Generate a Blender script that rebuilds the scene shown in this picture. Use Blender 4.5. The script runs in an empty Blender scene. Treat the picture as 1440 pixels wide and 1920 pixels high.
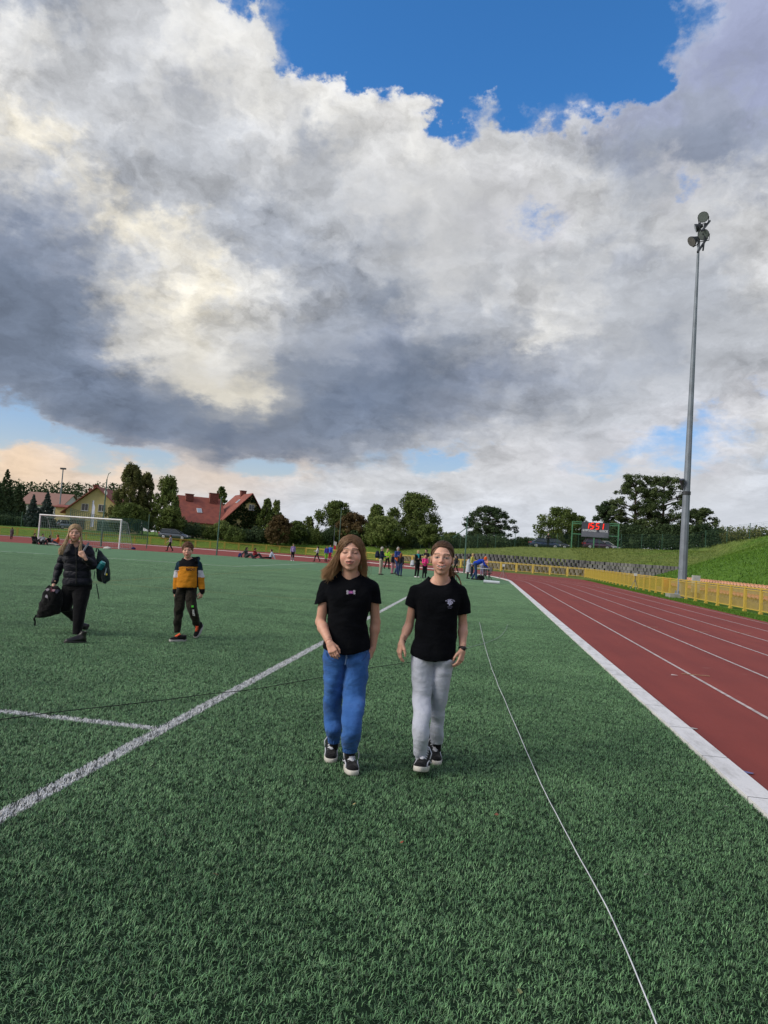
import bpy, bmesh, math, random
import numpy as np
from mathutils import Vector, Matrix
random.seed(7); RNG = np.random.default_rng(7)
S = bpy.context.scene; COL = S.collection

# ------------------------------------------------------------------ camera
CAM_H = 1.495; FPX = 1340.0; YAW, PITCH, ROLL = .1403, .0527, .0707
def basis():
    f = np.array([-math.sin(YAW)*math.cos(PITCH), math.cos(YAW)*math.cos(PITCH), math.sin(PITCH)])
    r = np.array([math.cos(YAW), math.sin(YAW), 0.]); u = np.cross(r, f)
    c, s = math.cos(ROLL), math.sin(ROLL)
    return c*r+s*u, -s*r+c*u, f
RV, UV, FV = basis()
cd = bpy.data.cameras.new('camera'); cam = bpy.data.objects.new('camera', cd); COL.objects.link(cam)
cam.matrix_world = Matrix((( RV[0],UV[0],-FV[0],0),(RV[1],UV[1],-FV[1],0),(RV[2],UV[2],-FV[2],CAM_H),(0,0,0,1)))
cd.sensor_fit = 'HORIZONTAL'; cd.sensor_width = 36; cd.lens = FPX/1440*36; cd.clip_end = 6000; cd.clip_start = .05
S.camera = cam
S.render.resolution_x = 768; S.render.resolution_y = 1024
S.view_settings.view_transform = 'Standard'; S.view_settings.look = 'None'
S.view_settings.exposure = 0; S.view_settings.gamma = 1
try: S.view_settings.use_curve_mapping = False
except Exception: pass

def at(x, y, d):
    "the place that photo pixel x, y shows at d metres in front of the camera"
    return Vector(tuple(np.array([0,0,CAM_H]) + d*(FV + RV*(x-720)/FPX + UV*(960-y)/FPX)))
def onz(x, y, z=0.):
    v = FV + RV*(x-720)/FPX + UV*(960-y)/FPX
    return Vector(tuple(np.array([0,0,CAM_H]) + v*(z-CAM_H)/v[2]))
def depth(p): return float((np.array(p)-np.array([0,0,CAM_H]))@FV)
def proj(p):
    d = np.array(p)-np.array([0,0,CAM_H]); w = d@FV
    return 720+FPX*(d@RV)/w, 960-FPX*(d@UV)/w

# ------------------------------------------------------------------ node helper
def s2l(c):
    return tuple(((v/12.92) if v <= .04045 else ((v+.055)/1.055)**2.4) for v in [x/255 for x in c[:3]])
def rgb(*c): return s2l(c)+(1.,)
class NT:
    def __init__(s, t): s.t = t; s.n = t.nodes; s.l = t.links
    def new(s, ty, ins=None, **kw):
        n = s.n.new(ty)
        for k, v in kw.items(): setattr(n, k, v)
        if ins:
            for k, v in ins.items(): s.put(n.inputs[k], v)
        return n
    def put(s, sock, v):
        if v is None: return
        if hasattr(v, 'is_output'): s.l.new(v, sock)
        elif hasattr(v, 'outputs'): s.l.new(v.outputs[0], sock)
        else:
            if isinstance(v, (tuple, list)) and sock.type == 'VECTOR': v = v[:3]
            sock.default_value = v
    def m(s, op, a, b=None, c=None, clamp=False):
        n = s.n.new('ShaderNodeMath'); n.operation = op; n.use_clamp = clamp
        s.put(n.inputs[0], a); s.put(n.inputs[1], b); s.put(n.inputs[2], c); return n.outputs[0]
    def vm(s, op, a, b=None, sc=None):
        n = s.n.new('ShaderNodeVectorMath'); n.operation = op
        s.put(n.inputs[0], a); s.put(n.inputs[1], b)
        if sc is not None: s.put(n.inputs['Scale'], sc)
        return n.outputs['Value'] if op in ('DOT_PRODUCT','LENGTH','DISTANCE') else n.outputs[0]
    def noise(s, vec, scale, detail=2, rough=.5, dim='3D', col=False, dist=0):
        n = s.n.new('ShaderNodeTexNoise'); n.noise_dimensions = dim
        s.put(n.inputs['Vector'], vec); n.inputs['Scale'].default_value = scale
        n.inputs['Detail'].default_value = detail; n.inputs['Roughness'].default_value = rough
        n.inputs['Distortion'].default_value = dist
        return n.outputs['Color' if col else 0]
    def mix(s, f, a, b, ty='MIX'):
        n = s.n.new('ShaderNodeMix'); n.data_type = 'RGBA'; n.blend_type = ty
        s.put(n.inputs[0], f); s.put(n.inputs[6], a); s.put(n.inputs[7], b); return n.outputs[2]
    def mr(s, v, a, b, c=0., d=1., smooth=False):
        n = s.n.new('ShaderNodeMapRange'); n.clamp = True
        if smooth: n.interpolation_type = 'SMOOTHSTEP'
        s.put(n.inputs[0], v); n.inputs[1].default_value = a; n.inputs[2].default_value = b
        s.put(n.inputs[3], c); s.put(n.inputs[4], d); return n.outputs[0]
    def ramp(s, f, stops, interp='LINEAR'):
        n = s.n.new('ShaderNodeValToRGB'); r = n.color_ramp; r.interpolation = interp
        while len(r.elements) > 1: r.elements.remove(r.elements[-1])
        r.elements[0].position = stops[0][0]; r.elements[0].color = stops[0][1]
        for p, c in stops[1:]:
            e = r.elements.new(p); e.color = c
        s.put(n.inputs[0], f); return n
    def sep(s, v):
        n = s.n.new('ShaderNodeSeparateXYZ'); s.put(n.inputs[0], v); return n.outputs
    def comb(s, x, y, z):
        n = s.n.new('ShaderNodeCombineXYZ'); s.put(n.inputs[0], x); s.put(n.inputs[1], y); s.put(n.inputs[2], z); return n.outputs[0]

# ------------------------------------------------------------------ world: Nishita sky with cloud cover laid out by direction
W = bpy.data.worlds.new('World'); S.world = W; W.use_nodes = True
SUN_AZ, SUN_EL = math.radians(-118), math.radians(34)        # azimuth from +Y towards +X
SKYS = 0.1
PAL = dict(B=((225,228,235),0), V=((190,200,215),.22), p=((222,222,225),.12), q=((215,215,222),.45), W=((232,231,228),1), w=((208,209,211),1), g=((186,190,197),1),
           G=((164,171,184),1), L=((158,166,196),.92), d=((138,148,168),1), D=((120,132,152),1), E=((106,119,141),1), Y=((240,233,216),1),
           c=((226,210,196),1), P=((246,219,190),1), h=((214,219,228),1))
SKY = {0:  'GGwwVBBVBBVLL', 60: 'wgwWwBBBBVBLL', 120:'WwgwWqBBBBVLL', 180:'ggwwWWqBBBLGL', 240:'YwggwWWqVqLdG',
       300:'wGggwwwWwgGdd', 360:'GwGgggwwwwgww', 420:'dGYgGgwwqwgww', 480:'DdGYGGgwwwwgw', 540:'DDGYWggwgggGw',
       600:'DDGYgGGgwgggg', 660:'DDdYwGdGgwGgg', 720:'DDDGYDDDdGggq', 780:'VDDDDDDdGggqw', 835:'ppDDEDDgwgqqw',
       870:'PqppppppqqqqV', 905:'PPcccwwwwwwwh', 940:'cccwhhhhhhhhh', 980:'hhhhhhhhhhhhh', 1040:'hhhhhhhhhhhhh'}
XTRA = [(760,520,'g',30),(900,480,'g',30),(1050,480,'g',30),(980,690,'d',30),(1100,700,'G',30),(850,600,'G',30),(1250,640,'G',30),(700,450,'G',26),(560,300,'g',26),(1000,760,'G',24),(1180,620,'g',26),(620,400,'g',26),(1260,80,'V',34),(1200,170,'V',26),(1300,30,'V',26),(1400,200,'L',40),(1340,120,'L',40),(820,690,'D',34),(760,620,'d',30),(940,640,'G',26),(1350,560,'g',26),
        (440,20,'B',26),(500,60,'B',24),(545,110,'B',20),(620,120,'B',24),(690,150,'B',22),(770,190,'B',22),(815,235,'B',16),(850,255,'B',16),(1150,60,'B',45),(1200,110,'B',30),(1240,40,'V',30),(1100,190,'B',22),(940,190,'B',22),
        (385,45,'W',22),(430,100,'W',22),(500,160,'W',26),(580,190,'W',22),(660,215,'W',24),(760,250,'W',26),(800,300,'W',26),(330,90,'W',30),(250,60,'g',26),(60,60,'W',35),(60,160,'w',30),(110,230,'Y',26),(40,210,'Y',26),
        (60,808,'p',16),(130,828,'p',16),(220,846,'p',12),(300,868,'p',14),(380,874,'p',12),(450,880,'p',12),(520,884,'p',12),(590,884,'p',10),(650,880,'q',10),(790,868,'p',14),(850,872,'p',13),(1110,888,'p',12),(1060,880,'q',10),(1330,752,'p',13),(1360,748,'p',10),(1425,695,'p',11),(1240,842,'q',10),(980,842,'q',10),(1310,872,'q',10),
        (320,905,'c',16),(400,900,'c',16),(480,905,'c',16),(560,908,'w',16),(700,915,'w',20),(840,920,'w',20),(250,925,'c',20),(90,900,'P',26),(30,880,'P',20),(400,835,'E',22),(560,850,'E',20),(250,800,'E',30),(120,780,'D',26),
        (1020,640,'W',16),(1080,600,'W',16),(960,560,'w',24),(880,620,'g',30),(700,560,'D',30),(640,520,'D',26),(1180,520,'d',26),(1200,580,'g',26),(760,700,'E',34),(680,760,'E',34),(900,720,'d',30),(30,850,'P',30),(230,880,'P',35),(95,850,'P',25),(160,855,'p',20),(290,445,'Y',35),(330,470,'Y',20),(190,390,'Y',20),(135,345,'Y',20),(110,400,'d',25),(255,560,'Y',35),(280,640,'Y',30),(380,725,'Y',25),
        (450,745,'Y',25),(480,715,'Y',22),(420,690,'W',25),(455,560,'W',40),(520,720,'E',22),(500,690,'D',14),(540,690,'D',30),(150,600,'D',40),(60,500,'D',40),(170,700,'E',40),(300,770,'D',50),
        (410,20,'W',20),(455,75,'W',20),(500,110,'W',18),(480,50,'B',20),(530,90,'V',16),(570,150,'w',20),(600,130,'B',22),(640,170,'w',18),(700,195,'W',20),(760,160,'B',40),(790,215,'W',20),
        (835,275,'V',14),(900,235,'q',16),(860,290,'w',18),(960,240,'w',20),(1030,215,'q',22),(1090,225,'q',18),(1000,160,'B',40),(1100,130,'B',40),(1230,300,'d',50),(1170,250,'G',40),
        (1285,355,'q',10),(930,410,'q',12),(1030,430,'q',12),(1340,760,'q',16),(1420,700,'p',12),(1240,750,'q',10),(1040,600,'W',22),(1060,590,'w',25),(370,170,'d',16),(390,210,'G',18),(530,220,'d',20),(480,180,'W',25),(570,270,'G',18),
        (390,720,'Y',20),(330,640,'w',30),(300,520,'w',30),(610,855,'D',16),(440,850,'E',25),(530,860,'D',20),(460,875,'p',15),(20,815,'p',22),(100,835,'p',18),(200,850,'V',16),(560,885,'c',20),(330,890,'c',25),(450,890,'q',14)]
def sky_point_table():
    P = []
    for y, row in SKY.items():
        for i, ch in enumerate(row): P.append((i*120, y, ch, 48))
    return P + XTRA
def sky_val(x, y, P):
    num = np.zeros(4); den = 1e-9
    cnum = np.zeros(3); cden = 1e-9
    for px, py, ch, sg in P:
        w = math.exp(-((x-px)**2+((y-py)*1.25)**2)/(2*sg*sg*.72)) * (1 if sg == 48 else (48/sg)**1.3*1.6)
        c, a = PAL[ch]; den += w; num[3] += w*a
        cw = w*(.25+a); cnum += cw*np.array(s2l(c)); cden += cw
    return np.append(cnum/cden, num[3]/den)
def build_world():
    T = NT(W.node_tree); T.n.clear()
    out = T.new('ShaderNodeOutputWorld'); bg = T.new('ShaderNodeBackground'); bg.inputs[1].default_value = SKYS
    T.l.new(bg.outputs[0], out.inputs[0])
    sky = T.new('ShaderNodeTexSky', sky_type='NISHITA'); sky.sun_disc = False
    sky.sun_elevation = SUN_EL; sky.sun_rotation = SUN_AZ; sky.altitude = 100; sky.air_density = 1.; sky.dust_density = .3; sky.ozone_density = 3.
    d = T.new('ShaderNodeTexCoord').outputs['Generated']
    x, y, z = T.sep(d)
    # cloud deck coordinates: flatten towards the horizon
    zl = T.m('LOGARITHM', T.m('ADD', T.m('MAXIMUM', z, 0.), .07), 2.71828)
    cp = T.comb(T.m('MULTIPLY', x, 2.6), T.m('MULTIPLY', y, 2.6), T.m('ADD', T.m('MULTIPLY', z, 2.4), T.m('MULTIPLY', zl, .62)))
    n1 = T.vm('SUBTRACT', T.noise(cp, 1.5, 3, .5, col=True), (.5,.5,.5))
    n2 = T.vm('SUBTRACT', T.noise(cp, 5.5, 6, .6, col=True), (.5,.5,.5))
    n3 = T.vm('SUBTRACT', T.noise(cp, 13., 5, .6, col=True), (.5,.5,.5)); s3 = T.sep(n3)
    az0 = T.m('MULTIPLY', T.m('ARCTAN2', x, y), 57.2958)
    el0 = T.m('MULTIPLY', T.m('ARCSINE', z), 57.2958)
    amp = T.mr(el0, 3., 20., .12, 1.)
    s1 = T.sep(n1); s2 = T.sep(n2)
    az = T.m('ADD', az0, T.m('MULTIPLY', amp, T.m('ADD', T.m('MULTIPLY', s1[0], 5.), T.m('ADD', T.m('MULTIPLY', s2[0], 8.), T.m('MULTIPLY', s3[0], 5.)))))
    el = T.m('ADD', el0, T.m('MULTIPLY', amp, T.m('ADD', T.m('MULTIPLY', s1[1], 4.), T.m('ADD', T.m('MULTIPLY', s2[1], 7.), T.m('MULTIPLY', s3[1], 4.5)))))
    A0, A1, NA = -42., 27., 31
    EL = [-1.,1.4,2.8,3.8,4.7,5.5,6.2,6.9,7.6,8.4,9.5,11.3,13.5,15.5,17.5,19.5,22,24.5,27,29.5,32,34.5,37,40,44]
    f = T.mr(az, A0, A1)
    P = sky_point_table(); cur = None
    for k, e in enumerate(EL):
        stops = []
        for i in range(NA):
            a = math.radians(A0+(A1-A0)*i/(NA-1)); er = math.radians(e)
            v = np.array([math.sin(a)*math.cos(er), math.cos(a)*math.cos(er), math.sin(er)])
            w = v@FV; px, py = 720+FPX*(v@RV)/w, 960-FPX*(v@UV)/w
            px = min(max(px, -40), 1480); py = max(py, -40)
            stops.append((i/(NA-1), tuple(float(q) for q in sky_val(px, py, P))))
        r = T.ramp(f, stops, 'B_SPLINE' if False else 'EASE')
        ca = (r.outputs[0], r.outputs[1])
        if cur is None: cur = ca
        else:
            t = T.mr(el, EL[k-1], e, smooth=True)
            mx = T.new('ShaderNodeMix', data_type='FLOAT'); T.put(mx.inputs[0], t); T.put(mx.inputs[2], cur[1]); T.put(mx.inputs[3], ca[1])
            cur = (T.mix(t, cur[0], ca[0]), mx.outputs[0])
    col, alpha = cur
    # fine billows: a noise height lit from one side, soft in the far field
    off = (-.05,-.03,.06)
    def bil(v, sc, de, ro): return T.m('ABSOLUTE', T.m('SUBTRACT', T.noise(v, sc, de, ro), .5))
    cw = T.vm('ADD', cp, T.vm('SCALE', n2, sc=.22)); co = T.vm('ADD', cw, off)
    lit = T.m('MULTIPLY', T.m('SUBTRACT', T.noise(cw, 4.0, 8, .6), T.noise(co, 4.0, 8, .6)), 1.55)
    pf = T.m('MULTIPLY', T.m('SUBTRACT', bil(cw, 9., 6, .6), .1), -.7)
    b2 = T.m('MULTIPLY', T.m('SUBTRACT', T.noise(cw, 2.2, 6, .55), .5), .55)
    gain = T.m('ADD', 1., T.m('MULTIPLY', T.mr(el0, 2, 14, .5, .95), T.m('ADD', T.m('MULTIPLY', T.m('ADD', lit, pf), T.mr(T.noise(cp, 1.3, 2, .5), .38, .62, .35, 1.15)), b2)))
    gain = T.m('MAXIMUM', T.m('MINIMUM', gain, 1.45), .6)
    cc = T.vm('SCALE', col, sc=gain)
    a2 = T.m('ADD', alpha, T.m('MULTIPLY', T.m('SUBTRACT', T.noise(cp, 5., 8, .62), .5), T.mr(el0, 6., 16., 1.35, .8)))
    cov = T.mr(a2, .3, .72, smooth=True)
    blue = T.mix(1., sky.outputs[0], T.mix(T.mr(el0, 4., 20.), BLUE_LOW, BLUE_TINT), 'MULTIPLY')
    final = T.mix(cov, blue, T.vm('SCALE', cc, sc=CLOUD_GAIN/SKYS))
    T.l.new(final, bg.inputs[0])
BLUE_LOW = (1.45,1.16,1.08,1); BLUE_TINT = (.60,1.38,1.95,1); CLOUD_GAIN = .97
build_world()
W.cycles.sampling_method = 'MANUAL'; W.cycles.sample_map_resolution = 512

# ------------------------------------------------------------------ sun (behind thin cloud: wide and soft)
ld = bpy.data.lights.new('sun', 'SUN'); ld.energy = 2.9; ld.angle = math.radians(34); ld.color = (1,.93,.83)
sun = bpy.data.objects.new('sun', ld); COL.objects.link(sun)
sv = Vector((math.sin(SUN_AZ)*math.cos(SUN_EL), math.cos(SUN_AZ)*math.cos(SUN_EL), math.sin(SUN_EL)))
sun.rotation_euler = (-sv).to_track_quat('-Z','Y').to_euler(); sun.location = (0,0,60)

# ------------------------------------------------------------------ scene helpers
def put(o, parent=None):
    COL.objects.link(o)
    if parent is not None: o.parent = parent
    return o
def mesh_obj(name, V, F, mat, parent=None, smooth=False, mats=None, mi=None):
    me = bpy.data.meshes.new(name); me.from_pydata([tuple(map(float, v)) for v in V], [], F); me.update()
    for m_ in (mats or [mat]): me.materials.append(m_)
    if mi is not None: me.polygons.foreach_set('material_index', mi)
    if smooth: me.polygons.foreach_set('use_smooth', [True]*len(me.polygons))
    return put(bpy.data.objects.new(name, me), parent)
def tag(o, label=None, cat=None, group=None, kind=None):
    if label: o['label'] = label
    if cat: o['category'] = cat
    if group: o['group'] = group
    if kind: o['kind'] = kind
    return o
def empty(name, loc=(0,0,0), rz=0.):
    o = bpy.data.objects.new(name, None); COL.objects.link(o); o.location = loc; o.rotation_euler = (0,0,rz)
    o.empty_display_size = .2; return o
def copy_tree(o, parent=None):
    c = o.copy(); COL.objects.link(c)
    if parent is not None: c.parent = parent
    for ch in list(o.children): copy_tree(ch, c)
    return c
class MB:
    "collects shapes into one mesh"
    def __init__(s): s.V = []; s.F = []; s.M = []; s.cm = 0
    def add(s, V, F):
        b = len(s.V); s.V += [tuple(v) for v in V]; s.F += [tuple(i+b for i in f) for f in F]; s.M += [s.cm]*len(F); return s
    def box(s, x0, x1, y0, y1, z0, z1, M=None):
        V = [(x,y,z) for z in (z0,z1) for y in (y0,y1) for x in (x0,x1)]
        if M is not None: V = [tuple(M @ Vector(v)) for v in V]
        return s.add(V, [(0,2,3,1),(4,5,7,6),(0,1,5,4),(2,6,7,3),(0,4,6,2),(1,3,7,5)])
    def bar(s, a, b, w, h=None, up=(0,0,1)):
        a, b = Vector(a), Vector(b); h = h or w; d = (b-a); L = d.length; d.normalize()
        u = Vector(up); 
        if abs(d.dot(u)) > .98: u = Vector((0,1,0))
        r = d.cross(u).normalized(); u = r.cross(d)
        V = [tuple(p + r*(sx*w/2) + u*(sz*h/2)) for p in (a,b) for sx, sz in ((-1,-1),(1,-1),(1,1),(-1,1))]
        return s.add(V, [(3,2,1,0),(4,5,6,7),(0,1,5,4),(1,2,6,5),(2,3,7,6),(3,0,4,7)])
    def tube(s, pts, rads, n=8, cap=True):
        pts = [Vector(p) for p in pts]
        if not hasattr(rads, '__len__'): rads = [rads]*len(pts)
        rings = []; pu = None
        for i, p in enumerate(pts):
            d = (pts[min(i+1,len(pts)-1)] - pts[max(i-1,0)]).normalized()
            u = pu if pu is not None else (Vector((0,0,1)) if abs(d.z) < .9 else Vector((0,1,0)))
            r = d.cross(u).normalized(); u = r.cross(d).normalized(); pu = u
            rings.append([tuple(p + (r*math.cos(t)+u*math.sin(t))*rads[i]) for t in [2*math.pi*k/n for k in range(n)]])
        V = [v for R in rings for v in R]; F = []
        for i in range(len(pts)-1):
            for k in range(n): F.append((i*n+k, i*n+(k+1)%n, (i+1)*n+(k+1)%n, (i+1)*n+k))
        if cap: F.append(tuple(range(n))[::-1]); F.append(tuple((len(pts)-1)*n+k for k in range(n)))
        return s.add(V, F)
    def prism(s, poly, axis_vec, off=(0,0,0)):
        n = len(poly); V = [tuple(Vector(p)+Vector(off)) for p in poly] + [tuple(Vector(p)+Vector(off)+Vector(axis_vec)) for p in poly]
        return s.add(V, [tuple(range(n))[::-1], tuple(range(n,2*n))] + [(i,(i+1)%n,n+(i+1)%n,n+i) for i in range(n)])
    def build(s, name, mat, parent=None, smooth=False, mats=None):
        return mesh_obj(name, s.V, s.F, mat, parent, smooth, mats, s.M if mats else None)
MATS = {}
def mat(name, col, rough=.7, metal=0., var=.12, scale=6., bump=0., bscale=40., col2=None, spec=.5, sheen=0., coat=0., space='Object', emit=None, es=1.):
    if name in MATS: return MATS[name]
    m_ = bpy.data.materials.new(name); m_.use_nodes = True; T = NT(m_.node_tree); b = T.n['Principled BSDF']
    c = s2l(col) if max(col) > 1.01 else tuple(col)
    co = T.new('ShaderNodeTexCoord').outputs[space] if space == 'Object' else T.new('ShaderNodeNewGeometry').outputs['Position']
    n = T.noise(co, scale, 4, .55)
    c2 = (s2l(col2) if col2 and max(col2) > 1.01 else col2) or tuple(v*(1-var*1.6) for v in c)
    c1 = c if col2 else tuple(min(1, v*(1+var)) for v in c)
    T.put(b.inputs['Base Color'], T.mix(T.mr(n, .3, .7), tuple(c1)+(1,), tuple(c2)+(1,)))
    b.inputs['Roughness'].default_value = rough; b.inputs['Metallic'].default_value = metal
    b.inputs['Specular IOR Level'].default_value = spec
    b.inputs['Sheen Weight'].default_value = sheen; b.inputs['Coat Weight'].default_value = coat
    if emit: b.inputs['Emission Color'].default_value = tuple(emit)+(1,); b.inputs['Emission Strength'].default_value = es
    if bump:
        bn = T.new('ShaderNodeBump', {'Height': T.noise(co, bscale, 4, .6)}); bn.inputs['Strength'].default_value = bump; bn.inputs['Distance'].default_value = .02
        T.l.new(bn.outputs[0], b.inputs['Normal'])
    MATS[name] = m_; return m_

# ------------------------------------------------------------------ setting: plateau terrain
STAD = [(11.4,-60),(11.4,40),(11.4,62),(11.5,83.5),(3,87),(-8,95),(-18,101),(-26,103.5),(-34.5,98),(-46,91),(-58,83),(-75,72),(-110,50),(-120,-60)]
def seg_d(X, Y, a, b):
    ax, ay = a; bx, by = b; L = (bx-ax)**2+(by-ay)**2
    t = np.clip(((X-ax)*(bx-ax)+(Y-ay)*(by-ay))/L, 0, 1)
    return np.hypot(X-ax-t*(bx-ax), Y-ay-t*(by-ay))
def inside(X, Y, P):
    r = np.zeros(X.shape, bool); n = len(P)
    for i in range(n):
        (x1,y1),(x2,y2) = P[i], P[(i+1)%n]
        with np.errstate(divide='ignore', invalid='ignore'):
            c = ((y1 > Y) != (y2 > Y)) & (X < (x2-x1)*(Y-y1)/(y2-y1+1e-12)+x1)
        r ^= c
    return r
def ss(t): t = np.clip(t, 0, 1); return t*t*(3-2*t)
def vnoise(X, Y, sc, seed=0):
    g = np.random.default_rng(seed).random((64,64)); x = X/sc; y = Y/sc
    i = np.floor(x).astype(int); j = np.floor(y).astype(int); fx = ss(x-i); fy = ss(y-j)
    G = lambda a, b: g[a % 64, b % 64]
    return (G(i,j)*(1-fx)+G(i+1,j)*fx)*(1-fy)+(G(i,j+1)*(1-fx)+G(i+1,j+1)*fx)*fy-.5
WALLP = [(60,58),(24,69),(20.5,74),(18,80),(15,85),(10,88.3),(3,91.5),(-8,99),(-18,104.5),(-26,107),(-35,101.5),(-47,94.5),(-59,86.5),(-77,75),(-113,53)]
def terrain_z(X, Y):
    X = np.asarray(X, float); Y = np.asarray(Y, float)
    ins = inside(X, Y, STAD)
    front = inside(X, Y, [(-120,-60),(60,-60)]+WALLP)
    db = np.full(X.shape, 1e9)
    for a, b in zip(WALLP[:-1], WALLP[1:]): db = np.minimum(db, seg_d(X, Y, a, b))
    db = np.where(front, -db, db)
    zp = np.interp(X, [-60,-34,-26,-13,0,6,14,24,60], [1.1,1.1,1.5,1.75,2.6,3.2,3.6,3.8,5])
    zw = np.interp(X, [-15,-10,-5,8,12], [0,.7,1.6,1.85,1.85])
    zb = np.where(db < .5, 0, zw*ss((db-.3)/.6) + np.maximum(zp-zw,0)*ss((db+.5)/(np.where(X > -14, 10.5, 7))*.9)/ss(.9))
    top = np.interp(Y, [0,75,80,90,98], [7.2,6.8,6.35,4.75,3.8]); xw = np.interp(Y, [0,75,80,90,98,110], [33,32.5,30.8,26.2,22,22])
    x0 = np.interp(Y, [50,54,62,68,75,82,90,100], [14.6,12.4,12.6,13.5,17,20.5,23,19.5])
    base = np.interp(Y, [50,54], [.85,.02])
    t = np.clip((X-x0)/(xw-x0), 0, 1); t = t**.93*(1-.06*np.clip((t-.9)/.1,0,1)**2)
    zr = np.where(Y < 99, base*(X > x0)+(top-base)*t, 0)
    zc = np.where(X > 11.4, np.maximum(zr, zb), zb)
    R = np.hypot(X, Y); k = np.clip(zc-.3, 0, 1)
    zc = zc + vnoise(X, Y, 7., 3)*.25*k + vnoise(X, Y, 2.2, 5)*.10*k + .02
    zc = zc + (vnoise(X, Y, 90., 9)+.5)*np.clip((R-260)/300, 0, 1)*2
    return np.where(ins, -.06, zc)
def build_terrain():
    def ax(lo, hi, step, far):
        a = list(np.arange(lo, hi+1e-6, step)); s = step; x = hi
        while x < far: s *= 1.35; x += s; a.append(x)
        s = step; x = lo
        while x > -far: s *= 1.35; x -= s; a.insert(0, x)
        return np.array(a)
    xs = ax(-90, 45, .9, 2500); ys = ax(-10, 135, .9, 2500)
    X, Y = np.meshgrid(xs, ys); Z = terrain_z(X, Y)
    nx, ny = len(xs), len(ys); V = np.stack([X.ravel(), Y.ravel(), Z.ravel()], 1)
    F = [(j*nx+i, j*nx+i+1, (j+1)*nx+i+1, (j+1)*nx+i) for j in range(ny-1) for i in range(nx-1)]
    m_ = bpy.data.materials.new('bank_grass'); m_.use_nodes = True; T = NT(m_.node_tree); b = T.n['Principled BSDF']
    g = T.new('ShaderNodeNewGeometry').outputs['Position']
    st = T.vm('MULTIPLY', g, (1.,1.,1.6))
    n1 = T.noise(g, .16, 4, .55); n2 = T.noise(st, 1.9, 7, .72); n3 = T.noise(g, 13., 4, .6)
    px_, py_, pz_ = T.sep(g)
    lush = T.mix(T.mr(n2, .32, .68), (.045,.125,.012,1), (.160,.300,.036,1))
    dry = T.mix(T.mr(n2, .32, .68), (.09,.125,.030,1), (.27,.285,.085,1))
    fd = T.mr(T.m('ADD', T.m('ADD', T.mr(py_, 55, 88), T.mr(px_, 22, 8, 0, .25)), T.m('MULTIPLY', T.m('SUBTRACT', n1, .5), 1.6)), .35, 1.1)
    fd = T.m('MULTIPLY', fd, T.mr(px_, -22, 2, .15, .8))
    col = T.mix(T.mr(n3, .35, .7, 0, .45), T.mix(fd, lush, dry), (.03,.055,.012,1))
    T.put(b.inputs['Base Color'], col); b.inputs['Roughness'].default_value = .9; b.inputs['Specular IOR Level'].default_value = .15
    bn = T.new('ShaderNodeBump', {'Height': T.m('ADD', n2, T.m('MULTIPLY', n3, .5))}); bn.inputs['Strength'].default_value = .9; bn.inputs['Distance'].default_value = .12
    T.l.new(bn.outputs[0], b.inputs['Normal'])
    MATS['bank_grass'] = m_
    tag(mesh_obj('ground', V, F, m_, smooth=True), kind='structure')
build_terrain()
def tz(x, y): return float(terrain_z(np.array([x]), np.array([y]))[0])

# ------------------------------------------------------------------ running track
CX, CY, RK = -34.46, 48., 36.4
def oval(R, n=48, y0=-25., th1=175):
    P = [(CX+R, y0+(CY-y0)*k/10) for k in range(11)]
    return P + [(CX+R*math.cos(math.radians(th1*k/n)), CY+R*math.sin(math.radians(th1*k/n))) for k in range(1, n+1)]
def ribbon(name, P, w, z, m_, h=0., kind='structure'):
    mb = MB(); n = len(P); L = []; Rr = []
    for i, p in enumerate(P):
        a = Vector(P[max(i-1,0)]); b = Vector(P[min(i+1,n-1)]); d = (b-a).normalized(); nr = Vector((d.y,-d.x))
        L.append(Vector(p)-nr*w/2); Rr.append(Vector(p)+nr*w/2)
    V = []
    for i in range(n): V += [(L[i].x,L[i].y,z),(Rr[i].x,Rr[i].y,z)]
    F = [(2*i,2*i+1,2*i+3,2*i+2) for i in range(n-1)]
    if h:
        b0 = len(V)
        for i in range(n): V += [(L[i].x,L[i].y,z-h),(Rr[i].x,Rr[i].y,z-h)]
        F += [(2*i,2*i+2,b0+2*i+2,b0+2*i) for i in range(n-1)] + [(2*i+3,2*i+1,b0+2*i+1,b0+2*i+3) for i in range(n-1)]
        F += [(0,b0,b0+1,1),(2*n-2,2*n-1,b0+2*n-1,b0+2*n-2)]
    return tag(mesh_obj(name, V, F, m_), kind=kind)
def track_mat():
    m_ = bpy.data.materials.new('track_rubber'); m_.use_nodes = True; T = NT(m_.node_tree); b = T.n['Principled BSDF']
    g = T.new('ShaderNodeNewGeometry').outputs['Position']
    st = T.vm('MULTIPLY', g, (1.,.10,1.))
    n1 = T.noise(g, .35, 5, .6); n2 = T.noise(st, 2.2, 4, .6); n3 = T.noise(g, 160, 3, .7); n4 = T.noise(g, 60, 3, .7)
    c = T.mix(T.mr(T.m('ADD', T.m('MULTIPLY', n1, .5), T.m('MULTIPLY', n2, .5)), .35, .66), (.205,.030,.023,1), (.300,.050,.034,1))
    c = T.mix(T.mr(n3, .35, .72, 0, .55), c, (.12,.026,.022,1))
    c = T.mix(T.mr(n4, .62, .75, 0, .35), c, (.30,.11,.10,1))
    c = T.mix(T.mr(T.noise(g, 3.1, 2, .5), .70, .74, 0, .18), c, (.35,.2,.18,1))
    T.put(b.inputs['Base Color'], c); b.inputs['Roughness'].default_value = .78; b.inputs['Specular IOR Level'].default_value = .35
    bn = T.new('ShaderNodeBump', {'Height': n3}); bn.inputs['Strength'].default_value = .6; bn.inputs['Distance'].default_value = .004
    T.l.new(bn.outputs[0], b.inputs['Normal']); return m_
M_track = track_mat()
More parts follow.
